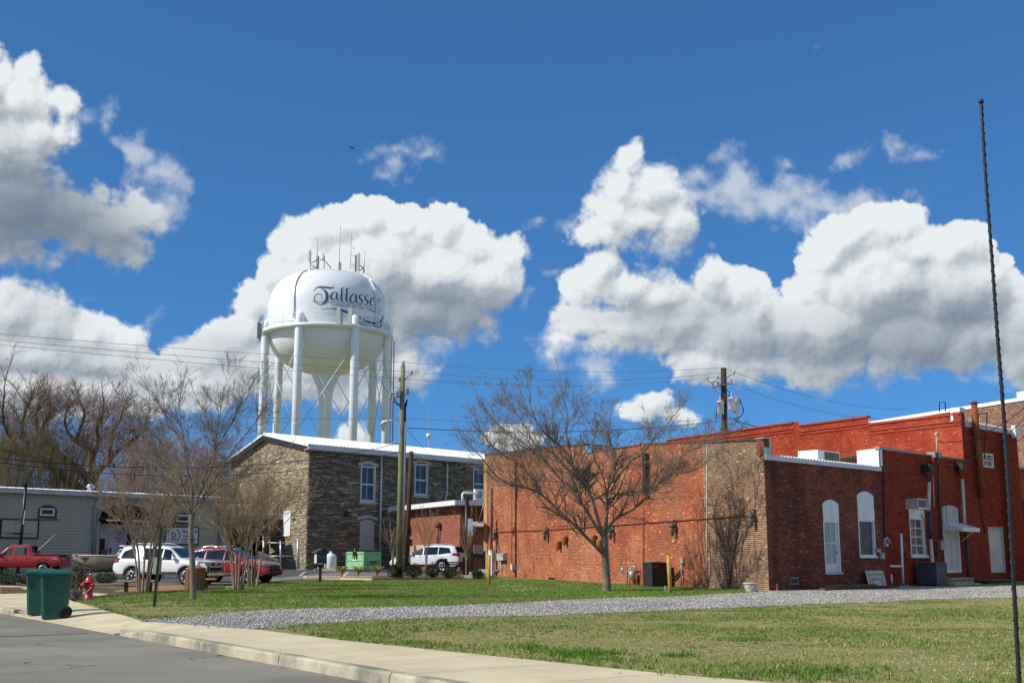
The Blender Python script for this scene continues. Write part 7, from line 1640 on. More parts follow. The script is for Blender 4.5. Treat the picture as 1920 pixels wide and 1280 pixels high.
# lamp post with banner
q = gnd(33, 1079); lt_ = at(49.5, 901, q.y); t = thing('lamp_post', 'leaning black lamp post with a narrow blue banner', 'lamp post', (q.x, q.y, q.z)); bs = Vector((q.x, q.y, q.z))
m = MB(); m.tube([bs, bs.lerp(lt_, .5), lt_], [.10, .095, .09], 12); m.lathe([(.19, 0), (.19, .10), (.13, .16), (.11, .5)], bs, 12); m.build('shaft', BLACK, t)
c_ = at(45, 909, q.y - .1); m = MB(); m.box(c_, (.16, .2, .16)); m.build('bracket', BLACK, t)
u0, u1 = at(46.5, 952, q.y - .16), at(41.5, 990, q.y - .16); BLU = M('banner_blue', (.06, .19, .55), .7, var=.15, scale=5)
m = MB(); m.hexa([u1 + Vector((-.03, .22, 0)), u1 + Vector((.09, -.1, 0)), u1 + Vector((.095, -.1, 0)), u1 + Vector((-.025, .22, 0)), u0 + Vector((-.03, .22, 0)), u0 + Vector((.09, -.1, 0)), u0 + Vector((.095, -.1, 0)), u0 + Vector((-.025, .22, 0))]); bn = m.build('banner', BLU, t)
m = MB(); v0 = u0.lerp(u1, .12); v1 = u0.lerp(u1, .8); m.beam(v0 + Vector((.045, -.04, 0)), v1 + Vector((.045, -.04, 0)), .05, .006, (0, 1, 0)); m.build('banner_print', M('banner_white', (.6, .66, .75), .7), bn)
q = at(875, 1082, 71); t = thing('lamp_post', 'black lamp post with a pale blue banner beside the end of the orange wall', 'lamp post', (q.x, q.y, q.z)); e_ = at(875.5, 930, 71)
m = MB(); m.tube([q, e_], [.14, .13], 10); m.build('shaft', BLACK, t); r0, r1 = at(877, 972, 70.8), at(886, 1004, 70.8)
m = MB(); m.box(((r0.x + r1.x) / 2, 70.8, (r0.z + r1.z) / 2), (abs(r1.x - r0.x), .02, abs(r0.z - r1.z))); bn = m.build('banner', M('banner_pale', (.42, .60, .78), .7, var=.08, scale=4), t)
m = MB(); m.box(((r0.x + r1.x) / 2, 70.785, (r0.z + r1.z) / 2 - .3), (.14, .008, .3)); m.build('banner_print', M('banner_mid', (.25, .42, .62), .7), bn)
# fountain by the pickup, bench, timber bin, second bench
q = gnd(149, 1083); t = thing('tiered_fountain', 'small dark tiered fountain standing in the mulch bed', 'fountain', (q.x, q.y, q.z)); FM = M('fountain_stone', (.05, .05, .055), .5, var=.4, scale=6)
SF = q.y / FPX
m = MB(); m.lathe([(.28, 0), (.24, .1), (.10, .18), (.09, .35), (.45, .46), (.47, .52), (.40, .50), (.08, .48), (.07, .78), (.26, .86), (.27, .90), (.22, .89), (.06, .87), (.09, 1.0), (.03, 1.12)], q, 16); m.build('basin', FM, t)
def bench(px0, px1, pyb, h, label, leg=(0, 1), Y=None):
    a, b = gnd(px0, pyb), gnd(px1, pyb); t = thing('bench', label, 'bench', a.lerp(b, .5)); z = (a.z + b.z) / 2
    for k in range(3):
        m = MB(); off = Vector((0, k * .14 - .14, 0)); m.beam(a + Vector((-.25, 0, h)) + off, b + Vector((.2, 0, h)) + off, .12, .07); m.build('slat', WOODBR if k else WOODT, t)
    for f in leg:
        p = a.lerp(b, f); m = MB(); m.beam(p + Vector((0, -.16, h - .03)), p + Vector((0, .16, h - .03)), .10, .06); m.beam(p + Vector((0, 0, -.02)), p + Vector((0, 0, h - .06)), .12, .12); m.build('leg', BLACK, t)
bench(236, 281, 1111, .43, 'low brown timber bench with black legs behind the thin tree stems')
bench(384, 396, 1103.5, .40, 'end of a low timber bench just right of the wooden bin', (.2,))
q = gnd(365, 1108); t = thing('litter_bin', 'brown slatted timber litter bin half hidden by a tree trunk', 'litter bin', q)
for k in range(14):
    a = 2 * math.pi * k / 14; m = MB(); c = q + Vector((.36 * math.cos(a), .36 * math.sin(a), 0)); m.beam((c.x, c.y, q.z + .06), (c.x, c.y, q.z + .82), .13, .03, (-math.sin(a), math.cos(a), 0)) if False else m.box((c.x, c.y, q.z + .44), (.035, .145, .78), a); m.build('slat', WOODBR, t)
m = MB(); m.lathe([(.33, .04), (.33, .80)], q, 16); m.build('liner', BLACKP, t)
m = MB(); m.lathe([(.38, .82), (.38, .87), (.2, .93), (.2, .87)], q, 16); m.build('rim', M('bin_rim', (.4, .12, .06), .6), t)
m = MB(); m.lathe([(.12, .88), (.16, .96), (.10, 1.05), (.02, 1.08)], q + Vector((.05, -.05, 0)), 8); m.build('bag', WPLAS, t)
# book box on a post
q = gnd(600, 1091); Yb = q.y; t = thing('book_box', 'blue and white book exchange box on a dark post at the lawn edge', 'box', q); sc = Yb / FPX
a = at(597, 1045, Yb); m = MB(); m.beam((q.x, q.y, q.z - .05), (q.x, q.y, at(600, 1060, Yb).z), .12); m.build('post', M('post_dark', (.03, .018, .012), .8), t)
zb0, zb1 = at(600, 1056, Yb).z, at(600, 1035, Yb).z; m = MB(); m.hexa([(q.x - .22, q.y - .1, zb0 - .02), (q.x + .22, q.y - .1, zb0 - .02), (q.x + .22, q.y + .12, zb0 - .02), (q.x - .22, q.y + .12, zb0 - .02)][:4] + [(q.x - .06, q.y - .06, zb0 - .24), (q.x + .06, q.y - .06, zb0 - .24), (q.x + .06, q.y + .06, zb0 - .24), (q.x - .06, q.y + .06, zb0 - .24)]); m.build('bracket', BLACK, t)
BW = M('box_blue', (.02, .045, .15), .5, var=.1); ang = R(24)
m = MB(); m.box((q.x, q.y, (zb0 + zb1) / 2), (.52, .48, zb1 - zb0), ang); bx_ = m.build('cabinet', BW, t)
fx = Vector((math.cos(ang), math.sin(ang), 0)); fy = Vector((-math.sin(ang), math.cos(ang), 0)); cc = Vector((q.x, q.y, (zb0 + zb1) / 2))
m = MB(); m.box(cc - fx * .263, (.012, .47, zb1 - zb0 - .04), ang); m.build('side_panel', M('box_cream', (.6, .55, .45), .6), bx_)
for k in range(4):
    m = MB(); m.box(cc - fy * .245 + fx * (-.12 + .09 * k) + Vector((0, 0, .10 - .07 * (k % 2))), (.06, .01, .05), ang); m.build('book_mark', M_BK if 'M_BK' in globals() else globals().setdefault('M_BK', M('book_mark', (.30, .36, .5), .7)), bx_)
m = MB(); zt = zb1
for sg in (1, -1):
    m.hexa([cc + fx * sg * .38 + fy * e + Vector((0, 0, zt - cc.z - .03)) for e in (-.36, .36)] + [fx * .0 + cc + fy * e + Vector((0, 0, zt - cc.z + .16)) for e in (.36, -.36)] + [cc + fx * sg * .38 + fy * e + Vector((0, 0, zt - cc.z + .0)) for e in (-.36, .36)] + [cc + fy * e + Vector((0, 0, zt - cc.z + .2)) for e in (.36, -.36)])
m.build('roof', M('box_roof', (.09, .07, .06), .8, var=.2), t)
# propane tank and pad
q = at(619, 1069, 85); q.z = gz(q.x, 85) + .03; t = thing('propane_tank', 'white upright propane tank on a pale pad by the stone wall', 'tank', q); m = MB(); m.lathe([(.40, .12), (.43, .2), (.43, .98), (.38, 1.10), (.22, 1.18), (.13, 1.19), (.13, 1.34), (.03, 1.35)], q, 24); m.build('vessel', WHITE, t)
m = MB(); m.box((q.x - .3, q.y, q.z + .06), (1.6, 1.0, .12)); m.build('pad', CONC, t)
m = MB(); m.box((q.x - .7, q.y, q.z + .38), (.34, .4, .5)); m.build('regulator_box', WPLAS, t)
# dumpster
q0 = at(682, 1071, 83); zq_ = gz(q0.x, 83) + .03; DWl = Wall((q0.x, q0.y, 0), 112, -1); DWr = Wall((q0.x, q0.y, 0), 22, 1); t = thing('dumpster', 'pale green steel dumpster with a black lid at the stone wall', 'dumpster', (q0.x, q0.y, zq_))
DG = M('dumpster_green', (.27, .56, .29), .55, var=.08, scale=1.5, stain=(.18, .36, .19), sscale=1.6, samt=.4); a0 = DWl.px(650, 1050)[0]; a1 = DWr.px(713, 1050)[0]; h0 = zq_ + .1; h1_ = DWl.px(682, 1034)[1]; hl = DWl.px(651, 1031)[1]
c = [q0 + Vector((0, 0, 0)), q0 + DWl.d * a0, q0 + DWl.d * a0 + DWr.d * a1, q0 + DWr.d * a1]
m = MB(); m.hexa([Vector((p.x, p.y, h0)) for p in c] + [Vector((p.x, p.y, z)) for p, z in zip(c, (h1_, h1_ + .06, h1_ + .06, h1_))]); bk_ = m.build('bin_body', DG, t)
for W_, L_ in ((DWl, a0), (DWr, a1)):
    m = MB(); W_.box(m, (-.03, L_ + .03, h1_ - .12, h1_ - .0), .002, .06); W_.box(m, (-.03, L_ + .03, h0 + .62, h0 + .70), .002, .05); W_.box(m, (-.04, .05, h0, h1_ - .12), .004, .055); W_.box(m, (L_ - .05, L_ + .04, h0, h1_ - .12), .004, .055); m.build('rim_bar', DG, t)
m = MB(); DWr.box(m, (.3, a1 - .3, h0 + .42, h0 + .60), .05, .22); m.build('fork_sleeve', M('dumpster_dark', (.07, .16, .08), .6), t)
m = MB(); m.hexa([Vector((p.x, p.y, z)) for p, z in zip(c, (h1_ + .01,) * 2 + (h1_ + .07,) * 2)] + [Vector((p.x, p.y, z)) for p, z in zip(c, (h1_ + .06,) * 2 + (h1_ + .12,) * 2)]); m.build('lid', BLACKP, t)
r = DWl.rect(663, 1033, 670.5, 1047); m = MB(); DWl.box(m, r, .065, .075); dc = m.build('decal', BLACK, t)
m = MB(); s_, z_ = (r[0] + r[1]) / 2, (r[2] + r[3]) / 2; w_ = r[1] - r[0]
for aa in (90, 210, 330):
    ca, sa = math.cos(R(aa)), math.sin(R(aa)); DWl.prism(m, [(s_ + .20 * w_ * ca - .1 * w_ * sa, z_ + .20 * w_ * sa + .1 * w_ * ca), (s_ + .42 * w_ * ca, z_ + .42 * w_ * sa), (s_ + .20 * w_ * ca + .1 * w_ * sa, z_ + .20 * w_ * sa - .1 * w_ * ca)], .076, .080)
m.build('decal_mark', M('decal_green', (.4, .55, .05), .6), dc)
m = MB(); DWl.box(m, (r[0], r[1], r[2] - .14, r[2] - .04), .062, .068); m.build('decal_strip', WPLAS, t)
# iron fence
FY = 67.5; t = thing('iron_fence', 'low black iron fence with a swan-neck rail in front of the parked SUV', 'fence', at(870, 1083, FY)); zf0 = gz(-2, FY) + .02
def fz(px, py): return at(px, py, FY)
tops_ = [(836, 1054), (866, 1053.5), (880, 1041), (884, 1038), (909, 1040)]
for pts in (tops_, [(x, y + 4) for x, y in tops_], [(836, 1081), (909, 1080)]):
    m = MB(); m.tube([fz(*p) for p in pts], .04, 6); m.build('rail', BLACK, t)
tf = topfn([(x, fz(x, y).z) for x, y in tops_]); x = 838.5
while x < 909:
    p = fz(x, 1080); m = MB(); m.beam((p.x, FY, zf0), (p.x, FY, tf(x)), .03); m.build('baluster', BLACK, t); x += 3.3
for x in (836, 869, 885, 908):
    p = fz(x, 1080); m = MB(); m.beam((p.x, FY, zf0), (p.x, FY, tf(x) + .14), .12); m.lathe([(.09, 0), (.05, .08), (.0, .1)], (p.x, FY, tf(x) + .14), 8); m.build('post', BLACK, t)
t = thing('entrance_steps', 'pale concrete entrance steps at the foot of the iron fence', 'steps', at(888, 1086, 66)); c = at(889, 1086, 66); zc = gz(c.x, 66)
for k in range(3):
    m = MB(); m.box((c.x + .25 * k, c.y + .3 * k, zc + .10 + .16 * k), (1.5 - .45 * k, 1.4, .17)); m.build('step', CONC, t)
t = thing('planter_box', 'small dark planter box with a plant on the pale entrance steps', 'planter', at(896, 1087, 65.5)); c = at(896, 1086, 65.6); zc = c.z; m = MB(); m.box((c.x, c.y - .3, zc + .12), (.55, .3, .26)); m.build('box', M('planter_dark', (.05, .045, .04), .8), t)
# black condenser by the long wall, gas meter, posts, urn
def condenser(c, ang, w, d, h, label, n, mat, slm):
    t = thing('air_conditioner', label, 'air conditioner', c, ang, None); Wm = MATW[t.name]
    def L(m): m.v = [tuple(Wm @ Vector(p)) for p in m.v]; return m
    m = MB(); m.box((0, 0, h / 2 + .05), (w - .04, d - .04, h - .05)); m.box((0, 0, .03), (w + .1, d + .1, .06)); L(m).build('core', BLACKP, t)
    for sx in (-1, 1):
        for sy in (-1, 1): m = MB(); m.box((sx * (w / 2 - .03), sy * (d / 2 - .03), h / 2 + .06), (.06, .06, h - .04)); L(m).build('corner_post', mat, t)
    m = MB(); m.box((0, 0, h + .045), (w + .02, d + .02, .05)); m.lathe([(w * .4, h + .07), (w * .36, h + .085), (.1, h + .08)], (0, 0, 0), 20); L(m).build('top', mat, t)
    for k in range(n):
        z = .12 + (h - .12) * k / n; m = MB()
        for sy in (-1, 1): m.box((0, sy * (d / 2 - .012), z), (w - .12, .024, (h / n) * .55))
        for sx in (-1, 1): m.box((sx * (w / 2 - .012), 0, z), (.024, d - .12, (h / n) * .55))
        L(m).build('louvre', slm, t)
    return t, L
CBL = M('condenser_black', (.028, .030, .032), .5, var=.15); CGR = M('condenser_grey', (.085, .10, .105), .5, var=.1)
c = gnd(1229, 1095.5); k = LW.px(1229, 1075, .7); c = LW.pt(k[0], gz(0, 50) - .02, .7); t, L_ = condenser(c, R(112.8 - 90), .82, .82, 1.02, 'black ribbed air conditioner standing against the long orange wall', 14, CBL, CBL)
m = MB(); m.box((-.2, -.42, .92), (.16, .01, .05)); L_(m).build('nameplate', M('plate_red', (.3, .1, .08), .5), t)
c = gnd(1757, 1099); c.z = gz(c.x, c.y) + .0; t, L_ = condenser(Vector((c.x, c.y + .55, c.z)), R(4 + 40), .98, .98, .98, 'dark grey louvred air conditioner on the gravel by the red wall', 16, CGR, CGR)
m = MB(); m.box((.498, -.2, .83), (.01, .18, .05)); L_(m).build('nameplate', bpy.data.materials['plate_red'], t)
k = LW.px(1186, 1078, .3); t = thing('gas_meter', 'tangle of grey gas meter pipes at the foot of the orange wall', 'gas meter', LW.pt(k[0], .15, .3)); b = LW.pt(k[0], .62, .32)
m = MB(); m.smooth = True; m.lathe([(.05, -.22), (.16, -.15), (.18, 0), (.16, .14), (.06, .2)], b, 12); m.build('meter', GREYM, t)
m = MB(); m.lathe([(.04, -.04), (.14, -.02), (.14, .03), (.04, .05)], b + Vector((-.45, .2, .22)), 12, LW.n); m.build('regulator', GREYM, t)
for P in (((.3, .12), (.3, .95), (.1, .95), (.1, .75)), ((-.25, .75), (-.25, 1.0), (.5, 1.0), (.5, .5)), ((.55, .12), (.55, .8), (.3, .8))):
    m = MB(); m.tube([LW.pt(k[0] + u, v, .3) for u, v in P], .035, 6); m.build('pipe', GREYM, t)
for px, y0, y1, lb, lean in ((1255, 1112, 1040, 'tall leaning yellow post near the black air conditioner', 0), (917, 1096, 1040, 'yellow post in front of the meter boxes at the far end of the wall', 0)):
    q = gnd(px + (2 if px > 1000 else 0), y0); e = at(px - (2 if px > 1000 else 0), y1, q.y); m = MB(); m.tube([q + Vector((0, 0, -.1)), q.lerp(e, .35), q.lerp(e, .36), e], [.07, .07, .075, .075], 8); tag(m.build('marker_post', YELLOW), lb, 'post', 'yellow marker posts')
q = gnd(1249, 1107); m = MB(); m.box((q.x, q.y, q.z + .08), (.10, .10, .16), .3); m.box((q.x, q.y, q.z + .17), (.12, .12, .03), .3); tag(m.build('utility_box', GBOX), 'tiny grey utility box in the grass left of the tall yellow post', 'box')
q = gnd(1408, 1110); t = thing('planter_urn', 'white stone planter urn with a wide rim by the brick corner', 'planter', q); UM = M('urn_stone', (.55, .53, .47), .85, var=.12, scale=4, stain=(.36, .34, .28), sscale=3, samt=.4)
m = MB(); m.lathe([(.15, 0), (.17, .04), (.20, .10), (.235, .24), (.25, .30), (.285, .31), (.285, .35), (.24, .35), (.2, .27)], q, 24); m.build('bowl', UM, t)
m = MB()
for k in range(8):
    a = k * math.pi / 4 + .2; m.lathe([(.03, -.015), (.045, 0), (.01, .02)], q + Vector((.225 * math.cos(a), .225 * math.sin(a), .20)), 8, (math.cos(a), math.sin(a), 0))
o = m.build('rosette', UM, t); o['kind'] = 'stuff'
q = gnd(1457.5, 1108); m = MB(); m.beam(q, q + Vector((-.01, 0, .26)), .07, .02, (0, 1, 0)); m.beam(q + Vector((-.01, 0, .26)), q + Vector((-.01, 0, .29)), .05, .02, (0, 1, 0)); tag(m.build('marker_stake', M('stake_red', (.45, .06, .04), .6)), 'short red marker stake at the foot of the brick corner', 'stake')
# at the foot of the rear walls
t = thing('brick_step', 'small stack of orange bricks forming a step under the boarded door', 'step', RW.w(1568, 1094, .5)); s0, s1, z0, z1 = RW.rect(1549, 1086, 1593, 1097, .6)
for r_ in range(2):
    for i in range(9):
        a = s0 + (s1 - s0 - .3 * r_) * i / 9; m = MB(); RW.box(m, (a + .005, a + (s1 - s0) / 9 - .006, .13 + r_ * .10, .225 + r_ * .10), .12 + .1 * r_, .62 - .1 * r_); m.build('brick', M_OB if 'M_OB' in globals() else globals().setdefault('M_OB', M('orange_brick', (.36, .13, .065), .9, var=.3, scale=6)), t)
for x0, x1, d0, d1, h, mt, lb in ((1541, 1682, 1.25, 1.05, .20, (.10, .07, .055), 'long dark weathered plank lying along the gravel edge'), (1552, 1640, .85, .8, .26, (.19, .115, .07), 'shorter brown plank lying behind the long dark plank')):
    a, b = RW.pt(RW.px(x0, 1098, d0)[0], h, d0), RW.pt(RW.px(x1, 1096, d1)[0], h + .02, d1); m = MB(); m.beam(a, b, .24, .08); tag(m.build('plank', M('plank_wood', mt, .9, var=.3, scale=3)), lb, 'plank')
m = MB(); P_ = [RW.pt(RW.px(x, 1090, d)[0], z, d) for x, z, d in ((1598, .15, 1.0), (1705, .15, 1.0), (1705, .19, .15), (1598, .19, .15))]; m.hexa(P_ + [p + Vector((0, 0, .03)) for p in P_]); tag(m.build('metal_sheet', M('sheet_grey', (.30, .31, .32), .5, .3, var=.15)), 'grey flat metal sheet lying at the foot of the red wall', 'sheet')
r = RW.rect(1626, 1069, 1659, 1093, .3); t = thing('cabinet_door', 'cream panelled cabinet door leaning on the foot of the wall', 'door', RW.pt(r[0], .13, .4)); CR = M('cream_paint', (.52, .50, .40), .5, var=.06); DKL = M('panel_groove', (.16, .15, .11), .7)
def lean(a, z, d): k = (z - .13) / (r[3] - .13); return RW.pt(a, z, .36 - .16 * k + d)
m = MB(); m.prism([(r[0], .13), (r[1], .13), (r[1], r[3]), (r[0], r[3])], lean, 0, .03); pd = m.build('panel', CR, t)
for k, (f, mt) in enumerate(((.10, DKL), (.17, CR), (.24, DKL), (.31, WHITE))):
    g = f * (r[1] - r[0]); m = MB(); w_ = .03
    for a0, a1, z0_, z1_ in ((r[0] + g, r[1] - g, r[3] - g, r[3] - g - w_), (r[0] + g, r[0] + g + w_, .16, r[3] - g - w_), (r[1] - g - w_, r[1] - g, .16, r[3] - g - w_)): m.prism([(a0, min(z0_, z1_)), (a1, min(z0_, z1_)), (a1, max(z0_, z1_)), (a0, max(z0_, z1_))], lean, .031, .038 + .002 * k)
    m.build('moulding', mt, pd)
PVC = M('white_pvc', (.72, .73, .74), .35); t = thing('vent_standpipe', 'white plastic pipe with a side arm standing before the red wall', 'pipe', RW.w(1693, 1092, .4))
m = MB(); m.tube([RW.w(1693.5, 1093, .4), RW.w(1689.5, 1000, .4)], .055, 8); m.build('pipe', PVC, t); m = MB(); m.tube([RW.w(1692, 1061.5, .4), RW.w(1669, 1060.5, .35)], .05, 8); m.build('side_arm', PVC, t)
m = MB(); m.tube([RW.w(1672.5, 1093, .4), RW.w(1671, 1076, .4)], .04, 6); tag(m.build('pipe_stub', PVC), 'short white pipe stub left of the white standpipe', 'pipe')
t = thing('block_steps', 'rough steps of pale hollow concrete blocks below the awning door', 'steps', RW.w(1805, 1098, .6)); s0, s1, z0, z1 = RW.rect(1785, 1083, 1824, 1098, .7); CMU = M('block_pale', (.52, .46, .32), .9, var=.2, scale=5, bump=.3); z0 = .12
for i in range(3):
    a0, a1 = s0 + (s1 - s0) * i / 3 + .01, s0 + (s1 - s0) * (i + 1) / 3 - .01; m = MB(); h = .24
    RW.box(m, (a0, a1, z0 + .12, z0 + .12 + .05), .3, .75); RW.box(m, (a0, a1, z0 + .12 + h - .05, z0 + .12 + h), .3, .75)
    for f in (0, .47, .94): RW.box(m, (a0 + (a1 - a0) * f, a0 + (a1 - a0) * (f + .06), z0 + .17, z0 + .12 + h - .05), .3, .75)
    RW.box(m, (a0 + .01, a1 - .01, z0 + .17, z0 + .12 + h - .05), .3, .4); m.build('block', CMU, t)
for i in range(4):
    a0, a1 = s0 - .3 + (s1 - s0 + .6) * i / 4 + .01, s0 - .3 + (s1 - s0 + .6) * (i + 1) / 4 - .01; m = MB(); RW.box(m, (a0, a1, z0 - .05, z0 + .11), .25, .95); m.build('block', CMU, t)
t = thing('plank_steps', 'dark low plank steps under the peeling white door', 'steps', RW.w(1872, 1097, .5)); s0, s1, z0, z1 = RW.rect(1858, 1084, 1895, 1098, .8); m = MB(); RW.box(m, (s0, s1, .3, .36), .1, .9); m.build('tread', M('tread_grey', (.16, .14, .12), .9), t); m = MB(); RW.box(m, (s0 - .3, s1, .0, .28), .15, .8); m.build('base', BLACKP, t); m = MB(); RW.box(m, (s0 + .2, s1 + .3, .10, .15), .9, 1.3); m.build('tread', M('tread_pale', (.28, .26, .23), .9), t)
# the aerial of the car the photograph was taken from, and a soaring bird
pts = [(1840, 193), (1848, 330), (1859.5, 480), (1869.5, 620), (1879, 740), (1889, 880), (1899, 1060), (1911, 1280), (1917, 1440)]; AY = 1.75
t = thing('car_aerial', 'thin black whip aerial with a small ball tip rising close to the camera', 'aerial', at(1917, 1440, AY)); C_ = catmull([at(x, y, AY) for x, y in pts], 10)
m = MB(); n = len(C_); m.tube(C_, [.0022 + .0014 * i / n for i in range(n)], 8); m.build('mast', M('aerial_black', (.018, .015, .014), .35, var=.3, scale=60), t)
m = MB(); hel = []
for i in range(n * 5):
    f = i / 5; k = min(int(f), n - 2); p = C_[k].lerp(C_[k + 1], f - k); a = i * 1.0; r_ = .0026 + .0014 * f / n; hel.append(p + Vector((r_ * math.cos(a), r_ * math.sin(a), 0)))
m.tube(hel, .0008, 4); m.build('winding', bpy.data.materials['aerial_black'], t)
m = MB(); m.smooth = True; m.lathe([(.0005, -.0045), (.0035, -.0025), (.0042, 0), (.0035, .0025), (.0005, .0045)], at(1839.7, 191, AY), 12); m.build('tip_ball', BLACK, t)
m = MB(); e = at(1917, 1440, AY); m.lathe([(.022, -.03), (.018, 0), (.008, .03), (.004, .05)], e, 14); m.build('mount', BLACK, t)
q = at(660, 277, 170); m = MB(); u = 170 / FPX
m.smooth = True; m.lathe([(.01, -.42), (.09, -.2), (.11, .05), (.05, .3), (.01, .36)], q, 8, (.8, .3, -.15))
b = []
for sg, pts in ((1, ((0, 0), (2.0, 1.3), (4.2, 3.4), (3.2, 1.0), (.6, -.9))), (-1, ((0, 0), (-2.2, -1.1), (-4.4, -1.9), (-2.8, -2.0), (-.2, -1.0)))):
    P = [q + Vector((x * u, 0, z * u)) for x, z in pts]; m.add(P + [p + Vector((0, .04, .02)) for p in P], [(0, 1, 2, 3, 4), (9, 8, 7, 6, 5)] + [(i, (i + 1) % 5, 5 + (i + 1) % 5, 5 + i) for i in range(5)])
tag(m.build('bird', BLACK), 'small dark bird soaring high left of the thin cloud', 'bird')

# ------------------------------------------------------------------ bare trees
def prisms(segs, sides):
    """loose tapered prisms from (p0, p1, r0, r1) rows"""
    A = np.array(segs, np.float64); p0, p1, r0, r1 = A[:, 0:3], A[:, 3:6], A[:, 6], A[:, 7]; d = p1 - p0; d /= np.linalg.norm(d, axis=1, keepdims=True) + 1e-9
    ref = np.where(np.abs(d[:, 2:3]) < .9, np.array([[0, 0, 1.]]), np.array([[1., 0, 0]])); x = np.cross(d, ref); x /= np.linalg.norm(x, axis=1, keepdims=True) + 1e-9; y = np.cross(d, x)
    n = len(A); V = np.zeros((n, 2, sides, 3), np.float32)
    for k in range(sides):
        a = 2 * math.pi * k / sides; o = x * math.cos(a) + y * math.sin(a); V[:, 0, k] = p0 + o * r0[:, None]; V[:, 1, k] = p1 + o * r1[:, None]
    F = np.array([(k, (k + 1) % sides, sides + (k + 1) % sides, sides + k) for k in range(sides)])
    return V.reshape(-1, 3), (F[None] + np.arange(n)[:, None, None] * 2 * sides).reshape(-1, 4)
class Tree:
    def __init__(s, seed): s.r = random.Random(seed); s.limbs = []; s.twigs = []
    def limb(s, pts, r0, r1): s.limbs.append((pts, r0, r1))
    def branch(s, p, d, L, r, lvl, up=.25, wander=.25, kids=5, ang=.65, rmin=.006, step=.34, minlen=.18):
        rg = s.r; n = max(2, int(L / step)); st = L / n; q = p; pts = [q]; rr = [r]
        dx, dy, dz = d
        for i in range(n):
            dx += rg.gauss(0, wander) * .5; dy += rg.gauss(0, wander) * .5; dz += rg.gauss(0, wander) * .5 + up * .25
            k = 1 / math.sqrt(dx * dx + dy * dy + dz * dz); dx *= k; dy *= k; dz *= k
            q2 = (q[0] + dx * st, q[1] + dy * st, q[2] + dz * st); f = 1 - (i + 1) / n; r2 = max(r * (.35 + .65 * f), rmin)
            s.twigs.append((*q, *q2, rr[-1], r2)); rr.append(r2); q = q2; pts.append(q)
        if lvl <= 0: return
        m = max(1, int(kids * rg.uniform(.7, 1.3)))
        for i in range(m):
            f = rg.uniform(.2, 1.0); j = min(int(f * n), n - 1); b = pts[j]; u = f * n - j; c = pts[j + 1]; b = (b[0] + (c[0] - b[0]) * u, b[1] + (c[1] - b[1]) * u, b[2] + (c[2] - b[2]) * u)
            e = (pts[j + 1][0] - pts[j][0], pts[j + 1][1] - pts[j][1], pts[j + 1][2] - pts[j][2]); k = 1 / (math.sqrt(e[0] ** 2 + e[1] ** 2 + e[2] ** 2) + 1e-9)
            nd = tuple(e[t] * k + rg.gauss(0, 1) * ang * .7 for t in range(3)); nd = (nd[0], nd[1], nd[2] + up * .5); k = 1 / (math.sqrt(sum(t * t for t in nd)) + 1e-9); nd = tuple(t * k for t in nd)
            l2 = L * rg.uniform(.45, .85) * (1.15 - .45 * f)
            if l2 > minlen: s.branch(b, nd, l2, max(rr[j] * .62, rmin), lvl - 1, up, wander, kids, ang, rmin, step * .75, minlen)
    def dress(s, per_m=1.6, L=(.9, 1.9), lvl=2, start=.25, up=.35, bare=0, **kw):
        rg = s.r
        for pts, r0, r1 in s.limbs[bare:]:
            n = len(pts); tot = sum((pts[i + 1] - pts[i]).length for i in range(n - 1)); m = int(tot * per_m)
            for _ in range(m):
                f = rg.uniform(start, 1) ** .8; x = f * (n - 1); j = min(int(x), n - 2); b = pts[j].lerp(pts[j + 1], x - j); e = (pts[j + 1] - pts[j]).normalized()
                d = e * .8 + Vector((rg.gauss(0, .6), rg.gauss(0, .6), rg.gauss(0, .45) + up)); d.normalize(); r = (r0 + (r1 - r0) * f)
                s.branch(tuple(b), tuple(d), rg.uniform(*L) * (1.15 - .45 * f), max(min(r * .5, .035), .008), lvl, up, **kw)
            b, e = pts[-1], (pts[-1] - pts[-2]).normalized()
            s.branch(tuple(b), tuple(e), rg.uniform(*L), max(r1, .01), lvl, up, **kw)
    def build(s, name, label, base, bark, twig, group=None, tw_sides=3):
        t = thing(name, label, 'tree', base, 0, group); m = MB()
        for pts, r0, r1 in s.limbs:
            c = catmull(pts, 4); n = len(c); m.tube(c, [r0 + (r1 - r0) * (i / (n - 1)) ** .8 for i in range(n)], 10 if r0 > .06 else 6)
        m.build('trunk', bark, t); s.count = len(s.twigs)
        big = [q for q in s.twigs if q[6] > .012]; small = [q for q in s.twigs if q[6] <= .012]
        for nm, S, k in (('branches', big, 5), ('crown', small, tw_sides)):
            if S: V, F = prisms(S, k); quick_mesh(nm, V, F, twig if nm == 'crown' else bark, t, 'stuff' if nm == 'branches' else None)
        return t
def limb_px(tree, pts, Y0, Y1, r0, r1, rg):
    n = len(pts); tree.limb([at(x, y, Y0 + (Y1 - Y0) * i / (n - 1) + (rg.gauss(0, .12) if 0 < i else 0)) for i, (x, y) in enumerate(pts)], r0, r1)
